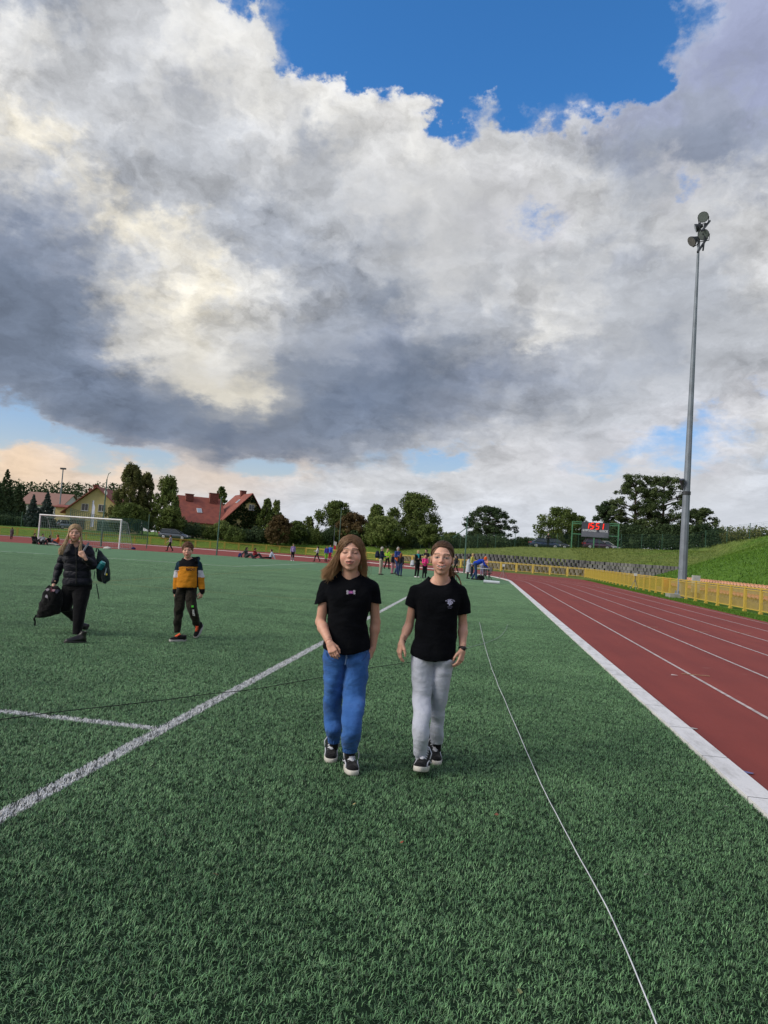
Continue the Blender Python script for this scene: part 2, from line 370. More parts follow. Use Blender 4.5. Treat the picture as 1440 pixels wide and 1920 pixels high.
TR = [(9.62,-30),(9.62,56),(9.8,64),(9.7,70),(8.6,74.3),(5.,76.5),(0.5,82),(-5,87.5),(-12,93.5),(-20,98.5),(-27,100.5),(-35,95.5),(-47,88.5),(-59,80.5),(-76,69.5),(-105,50),(-105,-30)]
tag(mesh_obj('running_track', [(x,y,-.02) for x,y in TR], [tuple(range(len(TR)))], M_track), kind='structure')
M_line = mat('track_line_paint', (.50,.42,.41), .7, var=.25, scale=9, space='W')
for i in range(6):
    ribbon('lane_line', oval(RK+1.1+.1+1.22*i), .05, -.016, M_line)
M_sc = mat('track_yellow_paint', (.42,.27,.12), .7)
mb = MB()
for (x, y) in [(3.21,onz(1297,1263)[1]),(4.43,onz(1217,1174)[1]),(5.65,onz(1300,1182)[1]),(6.87,onz(1390,1186)[1])]:
    mb.add([(x-.2,y-.02,-.012),(x+.2,y-.02,-.012),(x+.2,y+.02,-.012),(x-.2,y+.02,-.012)], [(0,1,2,3)])
tag(mb.build('lane_mark', M_sc), kind='structure')
def kerb_mat():
    m_ = bpy.data.materials.new('kerb_concrete'); m_.use_nodes = True; T = NT(m_.node_tree); b = T.n['Principled BSDF']
    g = T.new('ShaderNodeNewGeometry').outputs['Position']; x, y, z = T.sep(g)
    j = T.m('ABSOLUTE', T.m('SUBTRACT', T.m('FRACT', T.m('ADD', y, .35)), .5))
    st = T.vm('MULTIPLY', g, (1.,.3,1.))
    c = T.mix(T.mr(T.noise(st, 9, 5, .65), .45, .75, 0, .75), (.70,.70,.71,1), (.34,.34,.33,1))
    c = T.mix(T.mr(T.noise(g, 30, 4, .7), .55, .7, 0, .4), c, (.38,.37,.34,1))
    c = T.mix(T.m('MULTIPLY', T.m('LESS_THAN', j, .006), T.m('LESS_THAN', y, 47.)), c, (.12,.12,.12,1))
    T.put(b.inputs['Base Color'], c); b.inputs['Roughness'].default_value = .8
    bn = T.new('ShaderNodeBump', {'Height': T.noise(g, 60, 4, .7)}); bn.inputs['Strength'].default_value = .4; bn.inputs['Distance'].default_value = .006
    T.l.new(bn.outputs[0], b.inputs['Normal']); return m_
tag(ribbon('kerb', oval(RK+.005, 60), .195, .03, kerb_mat(), h=.09), kind='structure')

# ------------------------------------------------------------------ artificial turf
def turf_col(T, g, base, tone=None):
    "turf colour and painted marks, all laid out on the ground in metres"
    x, y, z = T.sep(g)
    big = T.noise(g, .55, 4, .6); mid = T.noise(g, 3.2, 4, .6); wob = T.m('MULTIPLY', T.m('SUBTRACT', T.noise(g, 26, 3, .6), .5), .032)
    dark, light = base
    c = T.mix(T.mr(T.m('ADD', T.m('MULTIPLY', big, .55), T.m('MULTIPLY', mid, .45)), .36, .64), dark, light)
    rows = T.noise(T.vm('MULTIPLY', g, (.06,1.,1.)), .9, 4, .6)
    c = T.mix(T.mr(rows, .4, .7, 0, .5), c, light)
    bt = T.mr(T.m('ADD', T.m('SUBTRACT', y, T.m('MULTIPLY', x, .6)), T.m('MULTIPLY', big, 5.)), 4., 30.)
    c = T.mix(T.m('MULTIPLY', bt, .40), T.vm('SCALE', c, sc=T.m('ADD', .92, T.m('MULTIPLY', bt, .70))), (.215,.290,.215,1))      # paler and greyer further out: grazing-angle brightening of the pile put into the colour
    if tone is not None: c = T.vm('SCALE', c, sc=T.m('ADD', .12, T.m('MULTIPLY', tone, 1.75)))
    def near(v, c0, hw): return T.m('LESS_THAN', T.m('ABSOLUTE', T.m('SUBTRACT', T.m('ADD', v, wob), c0)), hw)
    def rng(v, a, b): return T.m('MULTIPLY', T.m('GREATER_THAN', v, a), T.m('LESS_THAN', v, b))
    white = T.m('MAXIMUM', T.m('MULTIPLY', near(x, -2.34, .054), T.m('LESS_THAN', y, 58.)), T.m('MULTIPLY', near(y, 5.29, .050), T.m('LESS_THAN', x, -2.34)))
    # penalty box and goal area, far left
    f1 = T.m('MULTIPLY', near(x, -13.4, .07), rng(y, 37.6, 57.4))
    f2 = T.m('MULTIPLY', near(T.m('ADD', y, T.m('MULTIPLY', x, -.30)), 41.8, .16), rng(x, -46, -13.4))
    far = T.m('MULTIPLY', T.m('MAXIMUM', f1, f2), .55)
    yel = T.m('MAXIMUM', T.m('MULTIPLY', near(x, -10.82, .05), rng(y, 18.6, 44)), T.m('MULTIPLY', near(T.m('ADD', y, T.m('MULTIPLY', x, -.05)), 19.25, .05), rng(x, -10.85, -2.4)))
    wc = (.80,.81,.84,1)
    if tone is not None: wc = T.vm('SCALE', wc, sc=T.m('ADD', .75, T.m('MULTIPLY', tone, .5)))
    c = T.mix(T.m('MULTIPLY', yel, .7), c, (.30,.27,.09,1))
    c = T.mix(far, c, wc); return T.mix(T.m('MULTIPLY', white, .93), c, wc), white
def mat_turf():
    m_ = bpy.data.materials.new('turf_carpet'); m_.use_nodes = True; T = NT(m_.node_tree); b = T.n['Principled BSDF']
    g = T.new('ShaderNodeNewGeometry').outputs['Position']
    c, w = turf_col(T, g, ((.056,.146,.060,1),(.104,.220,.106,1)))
    f = T.noise(T.vm('MULTIPLY', g, (1.,.6,1.)), 28, 5, .7)
    # under the near blades shows the rubber infill; beyond, the pile itself
    dist = T.vm('LENGTH', g)
    c = T.mix(T.mr(f, .3, .7, .55, 0.), c, T.mix(.0, (.02,.045,.028,1), (0,0,0,1)))
    c = T.mix(T.mr(dist, TILE_FAR-8, TILE_FAR-1, .85, 0.), c, (.010,.020,.013,1))
    T.put(b.inputs['Base Color'], c); b.inputs['Roughness'].default_value = .95; b.inputs['Specular IOR Level'].default_value = .05
    bn = T.new('ShaderNodeBump', {'Height': T.noise(g, 45, 5, .7)}); bn.inputs['Strength'].default_value = .8; bn.inputs['Distance'].default_value = .03
    T.l.new(bn.outputs[0], b.inputs['Normal']); return m_
TILE_FAR = 42.
def mat_blade():
    m_ = bpy.data.materials.new('turf_blades'); m_.use_nodes = True; T = NT(m_.node_tree); b = T.n['Principled BSDF']
    g = T.new('ShaderNodeNewGeometry').outputs['Position']
    at_ = T.new('ShaderNodeAttribute', attribute_name='tone').outputs['Fac']
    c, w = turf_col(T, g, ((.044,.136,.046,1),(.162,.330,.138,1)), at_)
    T.put(b.inputs['Base Color'], c); b.inputs['Roughness'].default_value = .5; b.inputs['Specular IOR Level'].default_value = .5; b.inputs['Sheen Weight'].default_value = .12; b.inputs['Sheen Roughness'].default_value = .4
    return m_
TURF = [(-90,-25),(1.84,-25),(1.84,48.5),(1.0,55.6),(.2,59.5),(-2,61.8),(-9,61),(-22,59.),(-31,55.),(-38,51.7),(-60,44),(-90,36)]
tag(mesh_obj('turf', [(x,y,0) for x,y in TURF], [tuple(range(len(TURF)))], mat_turf()), kind='structure')
def build_blades():
    rng = np.random.default_rng(5); N = 15500
    bx = rng.random(N)*1.04-.02; by = rng.random(N)*1.04-.02
    # tufted: pull blades towards tuft centres
    tx = rng.random(2600); ty = rng.random(2600); ti = rng.integers(0, 2600, N)
    k = rng.random(N) < .75
    bx = np.where(k, tx[ti]+rng.normal(0,.008,N), bx); by = np.where(k, ty[ti]+rng.normal(0,.008,N), by)
    az = rng.random(N)*2*np.pi; L = rng.uniform(.013,.028,N); w = rng.uniform(.0010,.0018,N); lean = rng.uniform(.35,1.35,N)
    tone = np.clip(rng.normal(.5,.24,N), 0, 1)
    dx, dy = np.cos(az), np.sin(az); px_, py_ = -dy, dx
    V = []; tn = []
    S4 = [(0,0),(.45,.5),(.8,.75),(1.,.80)]
    rows = []
    for q, (s_, hh) in enumerate(S4):
        out = L*s_*np.sin(lean)*(.35+.65*s_); zz = L*hh*np.cos(lean*.75) - (.004 if q == 0 else 0)
        ww = w*(1-.75*s_*s_)
        rows.append((bx+dx*out-px_*ww, by+dy*out-py_*ww, zz)); rows.append((bx+dx*out+px_*ww, by+dy*out+py_*ww, zz))
    A = np.stack([np.stack(r, 1) for r in rows], 1)     # N,8,3
    base = np.arange(N)[:,None]*8
    F = np.concatenate([base+np.array([[0,1,3,2]]), base+np.array([[2,3,5,4]]), base+np.array([[4,5,7,6]])], 0)
    V = A.reshape(-1,3)
    # spots where one tile goes: carried as loose vertices after the blades
    P = []
    for i in range(-34, 2):
        for j in range(1, int(TILE_FAR)):
            c = np.array([i+.5+(-.16), j+.5, 0.]); c = np.array([i+.34+.0, j+.5, 0.])
            px0, py0 = proj(c)
            if math.hypot(c[0], c[1]) < TILE_FAR and -260 < px0 < 1750 and py0 < 2500 and depth(c) > 1.2: P.append(c)
    P = np.array(P); nb = len(V)
    me = bpy.data.meshes.new('grass_blades'); me.vertices.add(nb+len(P)); me.vertices.foreach_set('co', np.concatenate([V,P]).ravel().astype(np.float32))
    me.loops.add(F.size); me.loops.foreach_set('vertex_index', F.ravel().astype(np.int32))
    me.polygons.add(len(F)); me.polygons.foreach_set('loop_start', np.arange(0,F.size,4,dtype=np.int32)); me.polygons.foreach_set('loop_total', np.full(len(F),4,np.int32))
    me.update(); me.validate()
    a = me.attributes.new('tone','FLOAT','POINT'); a.data.foreach_set('value', np.concatenate([np.repeat(tone,8), np.zeros(len(P))]).astype(np.float32))
    a = me.attributes.new('spot','BOOLEAN','POINT'); a.data.foreach_set('value', np.concatenate([np.zeros(nb,bool), np.ones(len(P),bool)]))
    me.materials.append(mat_blade())
    o = put(bpy.data.objects.new('turf_grass', me)); tag(o, 'short curly green artificial grass blades covering the pitch', 'grass', kind='stuff')
    g = bpy.data.node_groups.new('turf_spread','GeometryNodeTree')
    g.interface.new_socket('Geometry', in_out='INPUT', socket_type='NodeSocketGeometry'); g.interface.new_socket('Geometry', in_out='OUTPUT', socket_type='NodeSocketGeometry')
    n = g.nodes; l = g.links
    gi = n.new('NodeGroupInput'); go = n.new('NodeGroupOutput')
    na = n.new('GeometryNodeInputNamedAttribute'); na.data_type = 'BOOLEAN'; na.inputs[0].default_value = 'spot'
    sp = n.new('GeometryNodeSeparateGeometry'); sp.domain = 'POINT'; l.new(gi.outputs[0], sp.inputs[0]); l.new(na.outputs['Attribute'], sp.inputs[1])
    iop = n.new('GeometryNodeInstanceOnPoints'); l.new(sp.outputs[0], iop.inputs['Points']); 
    # tile turned by quarter turns about its own centre
    tr = n.new('GeometryNodeTransform'); l.new(sp.outputs[1], tr.inputs['Geometry']); tr.inputs['Translation'].default_value = (-.5,-.5,0)
    l.new(tr.outputs[0], iop.inputs['Instance'])
    rv = n.new('FunctionNodeRandomValue'); rv.data_type = 'INT'; rv.inputs[4].default_value = 0; rv.inputs[5].default_value = 3
    mu = n.new('ShaderNodeMath'); mu.operation = 'MULTIPLY'; mu.inputs[1].default_value = math.pi/2; l.new(rv.outputs[2], mu.inputs[0])
    cx = n.new('ShaderNodeCombineXYZ'); l.new(mu.outputs[0], cx.inputs[2]); l.new(cx.outputs[0], iop.inputs['Rotation'])
    l.new(iop.outputs[0], go.inputs[0])
    md = o.modifiers.new('spread','NODES'); md.node_group = g
build_blades()

def bank_tufts():
    rng = np.random.default_rng(12); n = 60000
    x = np.concatenate([rng.uniform(11.5,36,n), rng.uniform(-40,26,n//2), rng.uniform(9.75,11.0,n//5)]); y = np.concatenate([rng.uniform(34,99,n), rng.uniform(84,124,n//2), rng.uniform(22,72,n//5)])
    z = terrain_z(x, y); strip = np.arange(len(x)) >= n+n//2; z = np.where(strip, -.03, z)
    keep = ((z > .25) | strip); x, y, z = x[keep], y[keep], z[keep]; strip = strip[keep]; m = len(x)
    Hh = rng.uniform(.05,.15,m)*np.where(strip, .35, 1); w = Hh*rng.uniform(.25,.6,m); a = rng.random(m)*6.283; lx = rng.normal(0,.5,m)*Hh; ly = rng.normal(0,.5,m)*Hh
    B = np.stack([x,y,z-.02],1); d = np.stack([np.cos(a)*w,np.sin(a)*w,0*a],1); t = np.stack([x+lx,y+ly,z+Hh],1)
    V = np.stack([B-d*.5,B+d*.5,t+d*.12,t-d*.12],1).reshape(-1,3); F = np.arange(m*4).reshape(m,4)
    me = bpy.data.meshes.new('bank_tufts'); me.vertices.add(len(V)); me.vertices.foreach_set('co', V.ravel().astype(np.float32)); me.loops.add(F.size); me.loops.foreach_set('vertex_index', F.ravel().astype(np.int32))
    me.polygons.add(len(F)); me.polygons.foreach_set('loop_start', np.arange(0,F.size,4,dtype=np.int32)); me.polygons.foreach_set('loop_total', np.full(len(F),4,np.int32)); me.update(); me.materials.append(MATS['bank_grass'])
    tag(put(bpy.data.objects.new('rough_grass', me)), 'rough uneven grass growing on the banks and beside the track', 'grass', kind='stuff')
bank_tufts()

# ------------------------------------------------------------------ yellow railing round the track
M_yel = mat('yellow_paint', (.60,.43,.055), .5, var=.15, scale=9, col2=(.46,.33,.08))
def rail_panel(w, h=1.0):
    mb = MB(); t = .045
    mb.bar((-w/2,0,h-.03), (w/2,0,h-.03), .05, .06)
    mb.bar((-w/2+.11,0,h-.12), (w/2-.11,0,h-.12), t, t); mb.bar((-w/2+.11,0,.09), (w/2-.11,0,.09), t, t)
    for sx in (-1, 1):
        mb.bar((sx*(w/2-.11),0,.11), (sx*(w/2-.11),0,h-.14), t, t)
    n = 13
    for i in range(n):
        x = -w/2+.2+(w-.4)*i/(n-1); mb.bar((x,0,.1), (x,0,h-.13), .016)
    return mb
def rail_post(h=1.02):
    mb = MB(); mb.box(-.055,.055,-.035,.035,-.05,h); mb.box(-.10,.10,-.06,.06,-.05,.03); return mb
def railing(label, P, w0, z0=0.02, h=1.0):
    P = [Vector(p) for p in P]; L = [0.]
    for a, b in zip(P[:-1], P[1:]): L.append(L[-1]+(b-a).length)
    n = round(L[-1]/w0); w = L[-1]/n
    def pt(s):
        for i in range(len(P)-1):
            if s <= L[i+1]+1e-6: return P[i].lerp(P[i+1], (s-L[i])/(L[i+1]-L[i]))
        return P[-1]
    root = empty('yellow_railing', (P[0].x,P[0].y,z0)); tag(root, label, 'railing')
    pn = po = None
    for i in range(n+1):
        a = pt(i*w)
        if po is None: o = po = rail_post(h+.02).build('post', M_yel, root)
        else: o = put(po.copy(), root)
        b = pt(min(i*w+.3, L[-1])) if i < n else a+(a-pt(L[-1]-.3))
        ang = math.atan2(b.y-a.y, b.x-a.x)
        o.location = (a.x-P[0].x, a.y-P[0].y, 0); o.rotation_euler = (0,0,ang)
        if i == n: break
        c = pt((i+1)*w); m_ = (a+c)/2
        if pn is None: o = pn = rail_panel(w, h).build('panel', M_yel, root)
        else: o = put(pn.copy(), root)
        o.location = (m_.x-P[0].x, m_.y-P[0].y, 0); o.rotation_euler = (0,0,math.atan2(c.y-a.y, c.x-a.x)); o.scale = ((c-a).length/w,1,1)
    return root
railing('yellow steel railing beside the straight lanes, in front of the grass hill', [(11.25,22),(11.15,40),(11.2,62),(11.6,83)], 1.75)
railing('yellow steel railing across the end of the track, in front of the grey block wall', [(11.6,83.2),(3,86.9),(-8,95),(-18,101)], 2.0)
railing('far yellow railing behind the goal, in front of the houses', [(-18.2,101),(-26,103.5),(-34.5,98),(-46,91),(-58,83),(-75,72)], 2.0)

# ------------------------------------------------------------------ terrace steps and seats
M_conc = mat('terrace_concrete', (.36,.31,.21), .85, var=.2, scale=2.5, bump=.3, col2=(.22,.19,.13))
tr = empty('terrace', (12,20,0)); tag(tr, 'low beige concrete terrace with two steps behind the yellow railing', 'terrace')
MB().box(0,.85,0,31.5,-.2,.32).build('step', M_conc, tr); MB().box(.853,2.7,0,31.5,-.2,.78).build('step', M_conc, tr)
M_seat = [mat('seat_plastic_pink', (.50,.20,.17), .45, var=.1), mat('seat_plastic_salmon', (.62,.33,.20), .45, var=.1)]
def seat_mb():
    mb = MB(); n = 7; V = []; w = .43
    prof = [(-.17,.02),(-.18,.045),(-.02,.0),(.12,.012),(.18,.07),(.205,.17),(.19,.18)]
    for j, (px_, pz) in enumerate(prof):
        for i in range(n):
            t = i/(n-1)*2-1; V.append((px_-.03*t*t*(j > 3), t*w/2*(1-.12*(j in (0,6))), pz+.035*t*t))
    F = [(j*n+i,j*n+i+1,(j+1)*n+i+1,(j+1)*n+i) for j in range(len(prof)-1) for i in range(n-1)]
    mb.add(V, F); return mb
def seat_row(label, x, z, m_, y0, y1):
    first = None; y = y0
    while y < y1:
        if first is None:
            o = first = empty('stadium_seat', (x,y,z)); tag(o, label, 'seat', 'plastic seats on the terrace behind the railing')
            a = seat_mb().build('shell', m_, o, smooth=True); a.modifiers.new('thick','SOLIDIFY').thickness = .02
            MB().box(-.10,-.02,-.18,.18,-.12,.005).box(.06,.12,-.18,.18,-.12,.01).build('bracket', mat('galvanised', (.32,.33,.34), .5, .6), o)
        else: o = copy_tree(first); o.location = (x,y,z)
        y += .5
seat_row('pink plastic seat in the lower row of the terrace behind the yellow railing', 12.45, .45, M_seat[0], 21, 51)
seat_row('salmon plastic seat in the upper row of the terrace, level with the railing top', 13.35, .90, M_seat[1], 21.2, 51)

# ------------------------------------------------------------------ stepped block wall at the end of the track
M_blk = mat('grey_blocks', (.20,.20,.20), .9, var=.35, scale=.9, bump=.5, bscale=12, space='W', col2=(.075,.075,.08))
def block_wall():
    mb = MB(); rng = random.Random(4)
    P = [Vector(p) for p in WALLP[1:9]]; P[0] = Vector((22,71.5)); P[-1] = Vector((-12.5,101.5))
    for r in range(5):
        s_off = .27*(r % 2); step = .56
        for a, b in zip(P[:-1], P[1:]):
            d = b-a; L = d.length; d.normalize(); nrm = Vector((-d.y, d.x)); 
            if nrm.dot(Vector((0,-1))) > 0: nrm = -nrm
            k = int(L/step)
            for i in range(k):
                c = a + d*((i+.5)*L/k+s_off)
                H = float(np.interp(c.x, [-13,-9,-4,0], [.5,1.2,1.6,1.9])); bh = H/5
                if c.x > 12: sb = .01
                else: sb = .17
                c = c + nrm*(-.75+sb*r+rng.uniform(-.05,.05)); ang = math.atan2(d.y, d.x)+rng.uniform(-.07,.07)
                z0 = r*bh; M = Matrix.Translation((c.x,c.y,z0)) @ Matrix.Rotation(ang, 4, 'Z')
                w = step*rng.uniform(.40,.47); dd = .42
                if c.x <= 12:   # planter ring: rounded front with a dark hollow on top
                    n = 8; R0 = [(w*math.cos(t), (dd*.75)*math.sin(t)) for t in [2*math.pi*q/n for q in range(n)]]
                    V = [(x,y,0) for x,y in R0]+[(x*1.04,y*1.04,bh*1.02) for x,y in R0]+[(x*.78,y*.78,bh*1.02) for x,y in R0]+[(x*.7,y*.7,bh*.5) for x,y in R0]
                    F = [(g*n+q,g*n+(q+1)%n,(g+1)*n+(q+1)%n,(g+1)*n+q) for g in range(3) for q in range(n)]+[tuple(3*n+q for q in range(n))]
                    mb.add([tuple(M @ Vector(v)) for v in V], F)
                else: mb.box(-w/1.05,w/1.05,-dd,dd,.01,bh*.97,M)
    o = mb.build('block_wall', M_blk)
    tag(o, 'stepped retaining wall of grey concrete planter blocks below the grass bank', 'retaining wall')
block_wall()

# ------------------------------------------------------------------ green mesh fence on the crest of the bank
M_grn = mat('green_coated_steel', (.035,.10,.065), .5, var=.1)
def mesh_fence(label, P, h, step=3., post_w=.07, cell=.22):
    P = [Vector(p) for p in P]; L = [0.]
    for a, b in zip(P[:-1], P[1:]): L.append(L[-1]+(b-a).length)
    n = round(L[-1]/step); w = L[-1]/n
    def pt(s):
        for i in range(len(P)-1):
            if s <= L[i+1]+1e-6:
                q = P[i].lerp(P[i+1], (s-L[i])/(L[i+1]-L[i])); return Vector((q.x,q.y,tz(q.x,q.y)))
        q = P[-1]; return Vector((q.x,q.y,tz(q.x,q.y)))
    o0 = pt(0); root = empty('mesh_fence', o0); tag(root, label, 'fence')
    for i in range(n+1):
        a = pt(i*w)-o0; mb = MB(); mb.bar(a+Vector((0,0,-.3)), a+Vector((0,0,h+.08)), post_w, post_w); mb.build('post', M_grn, root)
        if i < n:
            b = pt((i+1)*w)-o0; mb = MB(); k = int(h/.2)
            for j in range(k+1): mb.bar(a+Vector((0,0,.06+j*(h-.06)/k)), b+Vector((0,0,.06+j*(h-.06)/k)), .011)
            kk = int(w/cell)
            for j in range(1, kk): q = a.lerp(b, j/kk); mb.bar(q+Vector((0,0,.06)), q+Vector((0,0,h)), .008)
            mb.build('mesh_panel', M_grn, root)
    return root
mesh_fence('green wire mesh fence along the crest of the grass bank and up the hill', [(-6,109.5),(3,104.5),(12,102),(19,98),(25.7,90.8),(30.4,83.5),(36,75)], 2.0)
mesh_fence('green wire mesh fence between the far grass strip and the hedge on the left', [(-86,79.5),(-62,94),(-48,102.5),(-36,110),(-26,114.8),(-16,114),(-6.3,109.7)], 2.0, step=3.6, cell=.3)

# ------------------------------------------------------------------ tall floodlight mast by the track
M_galv = mat('galvanised_steel', (.20,.235,.285), .55, .15, var=.18, scale=1.5)
M_dark = mat('dark_lamp_metal', (.045,.05,.06), .5, .3)
M_glass = mat('lamp_glass', (.22,.25,.26), .15, .2)
def mast():
    b = Vector((11.35,42.8,0)); H = 21.9
    root = empty('floodlight_mast', b); tag(root, 'very tall grey tapered floodlight mast standing between the red track and the railing', 'floodlight')
    MB().box(-.75,.75,-.55,.55,-.1,.16).build('concrete_base', mat('footing', (.30,.30,.27), .9), root)
    mb = MB(); pts = [(0,0,.16),(0,0,1.5),(0,0,1.52),(0,0,6.),(0,0,6.02),(0,0,14),(0,0,H-.6)]
    mb.tube(pts, [.255,.245,.238,.205,.196,.13,.062], n=10); mb.build('mast_tube', M_galv, root)
    mb = MB()
    for k in range(8):
        t = k*math.pi/4; mb.bar((.33*math.cos(t),.33*math.sin(t),.16), (.33*math.cos(t),.33*math.sin(t),.36), .045)
    mb.tube([(0,0,.16),(0,0,.21)], .4, 12); mb.build('base_bolt_ring', M_galv, root)
    MB().tube([(0,0,5.85),(0,0,6.05)], .235, 12).bar((-.2,0,6.0),(-.62,-.1,6.0),.05).build('collar', M_dark, root)
    dd = depth(b)
    hx = MB(); c0 = Vector((-.28,-.16,6.15)); hx.tube([c0, c0+Vector((-.02,-.02,.30)), c0+Vector((-.08,-.12,.55))], [.05,.12,.16], 10); hx.build('loudspeaker', M_dark, root)
    def L(px, py, dz=0): return at(px, py, dd+dz)-b
    top = Vector((0,0,H-.6))
    mb = MB(); mb.bar(top+Vector((0,0,-.9)), top+Vector((0,0,.55)), .13); mb.bar(L(1308,473,-.4), L(1326,446,.5), .09); mb.bar(L(1316,433,-.3), L(1331,414,.5), .09)
    mb.bar(L(1318,470), L(1323,432), .08); mb.bar(L(1318,440), L(1322,418), .08); mb.build('crossarm', M_dark, root)
    def lamp(px, py, dirv, r, dep, dz=0.):
        c = L(px, py, dz); d = Vector(dirv).normalized(); mb = MB()
        mb.tube([c-d*dep, c-d*dep*.55, c-d*dep*.2, c], [r*.35, r*.62, r*.9, r], 14); hd = mb.build('lamp_housing', M_dark, root, smooth=False)
        MB().tube([c+d*.002, c+d*.02], r*.9, 14).build('lens', M_glass, hd)
        s_ = d.cross(Vector((0,0,1))).normalized(); bk = MB()
        for sg in (-1, 1): bk.bar(c-d*dep*.35+s_*sg*r*.95, c-d*dep*.8+s_*sg*r*.8-Vector((0,0,r*1.3)), .035)
        bk.bar(c-d*dep*.8+s_*r*.8-Vector((0,0,r*1.3)), c-d*dep*.8-s_*r*.8-Vector((0,0,r*1.3)), .035)
        bk.bar(c-d*dep*.8-Vector((0,0,r*1.3)), L(1320,450), .03) if False else None
        bk.build('bracket', M_dark, hd)
    lamp(1318.5, 407, (-.35,-.85,-.38), .30, .42); lamp(1319, 440, (-.4,-.8,-.45), .31, .42)
    lamp(1304, 428, (-.85,.2,-.30), .25, .40, .3); lamp(1297, 453, (-.75,-.3,-.62), .30, .45)
mast()
o = empty('electric_cabinet', (11.75,41.6,0)); tag(o, 'pale grey electric cabinet on short legs beside the foot of the mast', 'cabinet')
M_cab = mat('cabinet_grey', (.42,.44,.43), .6)
a = MB().box(-.19,.19,-.14,.14,.36,1.3).build('housing', M_cab, o); MB().box(-.16,.16,-.15,-.143,.4,1.26).build('door', M_cab, a)
MB().box(-.15,.15,-.08,.08,0,.355).build('plinth', mat('blue_cable', (.03,.05,.22), .5), o)

# ------------------------------------------------------------------ lettering
def text_mesh(name, txt, size, mat_, M, parent=None, depth_=.01, align='CENTER', sx=1., bold=0.):
    c = bpy.data.curves.new(name, 'FONT'); c.body = txt; c.size = size; c.extrude = depth_; c.align_x = align; c.align_y = 'CENTER'; c.offset = bold; c.resolution_u = 2
    o = bpy.data.objects.new(name, c); COL.objects.link(o); bpy.context.view_layer.update()
    me = bpy.data.meshes.new_from_object(o.evaluated_get(bpy.context.evaluated_depsgraph_get()))
    bpy.data.objects.remove(o); me.transform(Matrix.Diagonal((sx,1,1,1))); me.transform(M); me.materials.clear(); me.materials.append(mat_)
    r = put(bpy.data.objects.new(name, me), parent); return r
def frame_m(origin, right, up):
    r = Vector(right).normalized(); u = Vector(up).normalized(); n = r.cross(u)
    return Matrix(((r.x,u.x,n.x,origin[0]),(r.y,u.y,n.y,origin[1]),(r.z,u.z,n.z,origin[2]),(0,0,0,1)))

# ------------------------------------------------------------------ scoreboard on the bank
def scoreboard():
    D0 = 97.5; pL = at(1070,1043,D0); pR = at(1157,1046,D0-1.5); pL.z = tz(pL.x,pL.y); pR.z = tz(pR.x,pR.y)
    d = (pR-pL); d.z = 0; W_ = d.length; d.normalize(); zt = at(1113,981,D0).z
    root = empty('scoreboard', ((pL.x+pR.x)/2,(pL.y+pR.y)/2,(pL.z+pR.z)/2), math.atan2(d.y,d.x)); tag(root, 'black electronic scoreboard with red digits on a green steel frame on the bank', 'scoreboard')
    z0 = root.location.z; H = zt-z0+.1; hw = W_/2; G_ = mat('green_frame_paint', (.07,.22,.12), .5)
    for x in (-hw, -.1, hw): MB().bar((x,0,-.5), (x,0,(H if abs(x) > 1 else H-2.1)), .16).build('post', G_, root)
    ph = 2.02; pz = H-1.04; pw = 1.78
    f = MB()
    for z in (H-.05, H-.3, H-1.72): 
        f.bar((-hw,0,z), (-pw,0,z), .11); f.bar((pw,0,z), (hw,0,z), .11)
    f.build('crossbar', G_, root)
    p = MB().box(-pw,pw,-.12,.16,pz-ph/2,pz+ph/2).build('display_cabinet', mat('board_black', (.055,.062,.085), .5), root)
    R_ = mat('led_red', (.5,.01,.005), .5, emit=(1,.03,.01), es=1.3)
    segs = {'1':'bc','5':'afgcd'}
    sp = dict(a=((-1,2),(1,2)), b=((1,2),(1,0)), c=((1,0),(1,-2)), d=((-1,-2),(1,-2)), e=((-1,0),(-1,-2)), f=((-1,2),(-1,0)), g=((-1,0),(1,0)))
    for cx, ch in ((-1.02,'1'),(-.44,'5'),(.28,'5'),(.86,'1')):
        mb = MB()
        for s_ in segs[ch]:
            (ax,az_),(bx,bz) = sp[s_]; k = .17
            a = Vector((cx+ax*k+.04*az_*.5,-.14,pz+.52+az_*.19)); b = Vector((cx+bx*k+.04*bz*.5,-.14,pz+.52+bz*.19)); mb.bar(a, b, .11, .11)
        mb.build('digit', R_, p)
    mb = MB(); mb.box(-.12,-.06,-.145,-.122,pz+.62,pz+.68).box(-.13,-.07,-.145,-.122,pz+.38,pz+.44); mb.build('colon', R_, p)
    Wt = mat('board_white_letters', (.62,.65,.72), .6)
    for tx, t_ in ((-.75,'GOSPODARZE'),(1.10,'GOŚCIE')):
        text_mesh('lettering', t_, .42, Wt, frame_m((tx,-.125,pz-.12), (1,0,0), (0,0,1)), p, .004, sx=.68 if tx < 0 else .72, bold=.012)
    MB().box(-pw+.03,pw-.03,-.128,-.121,pz-ph/2+.06,pz-.32).build('lower_panel', mat('board_grey', (.13,.14,.18), .4), p)
scoreboard()

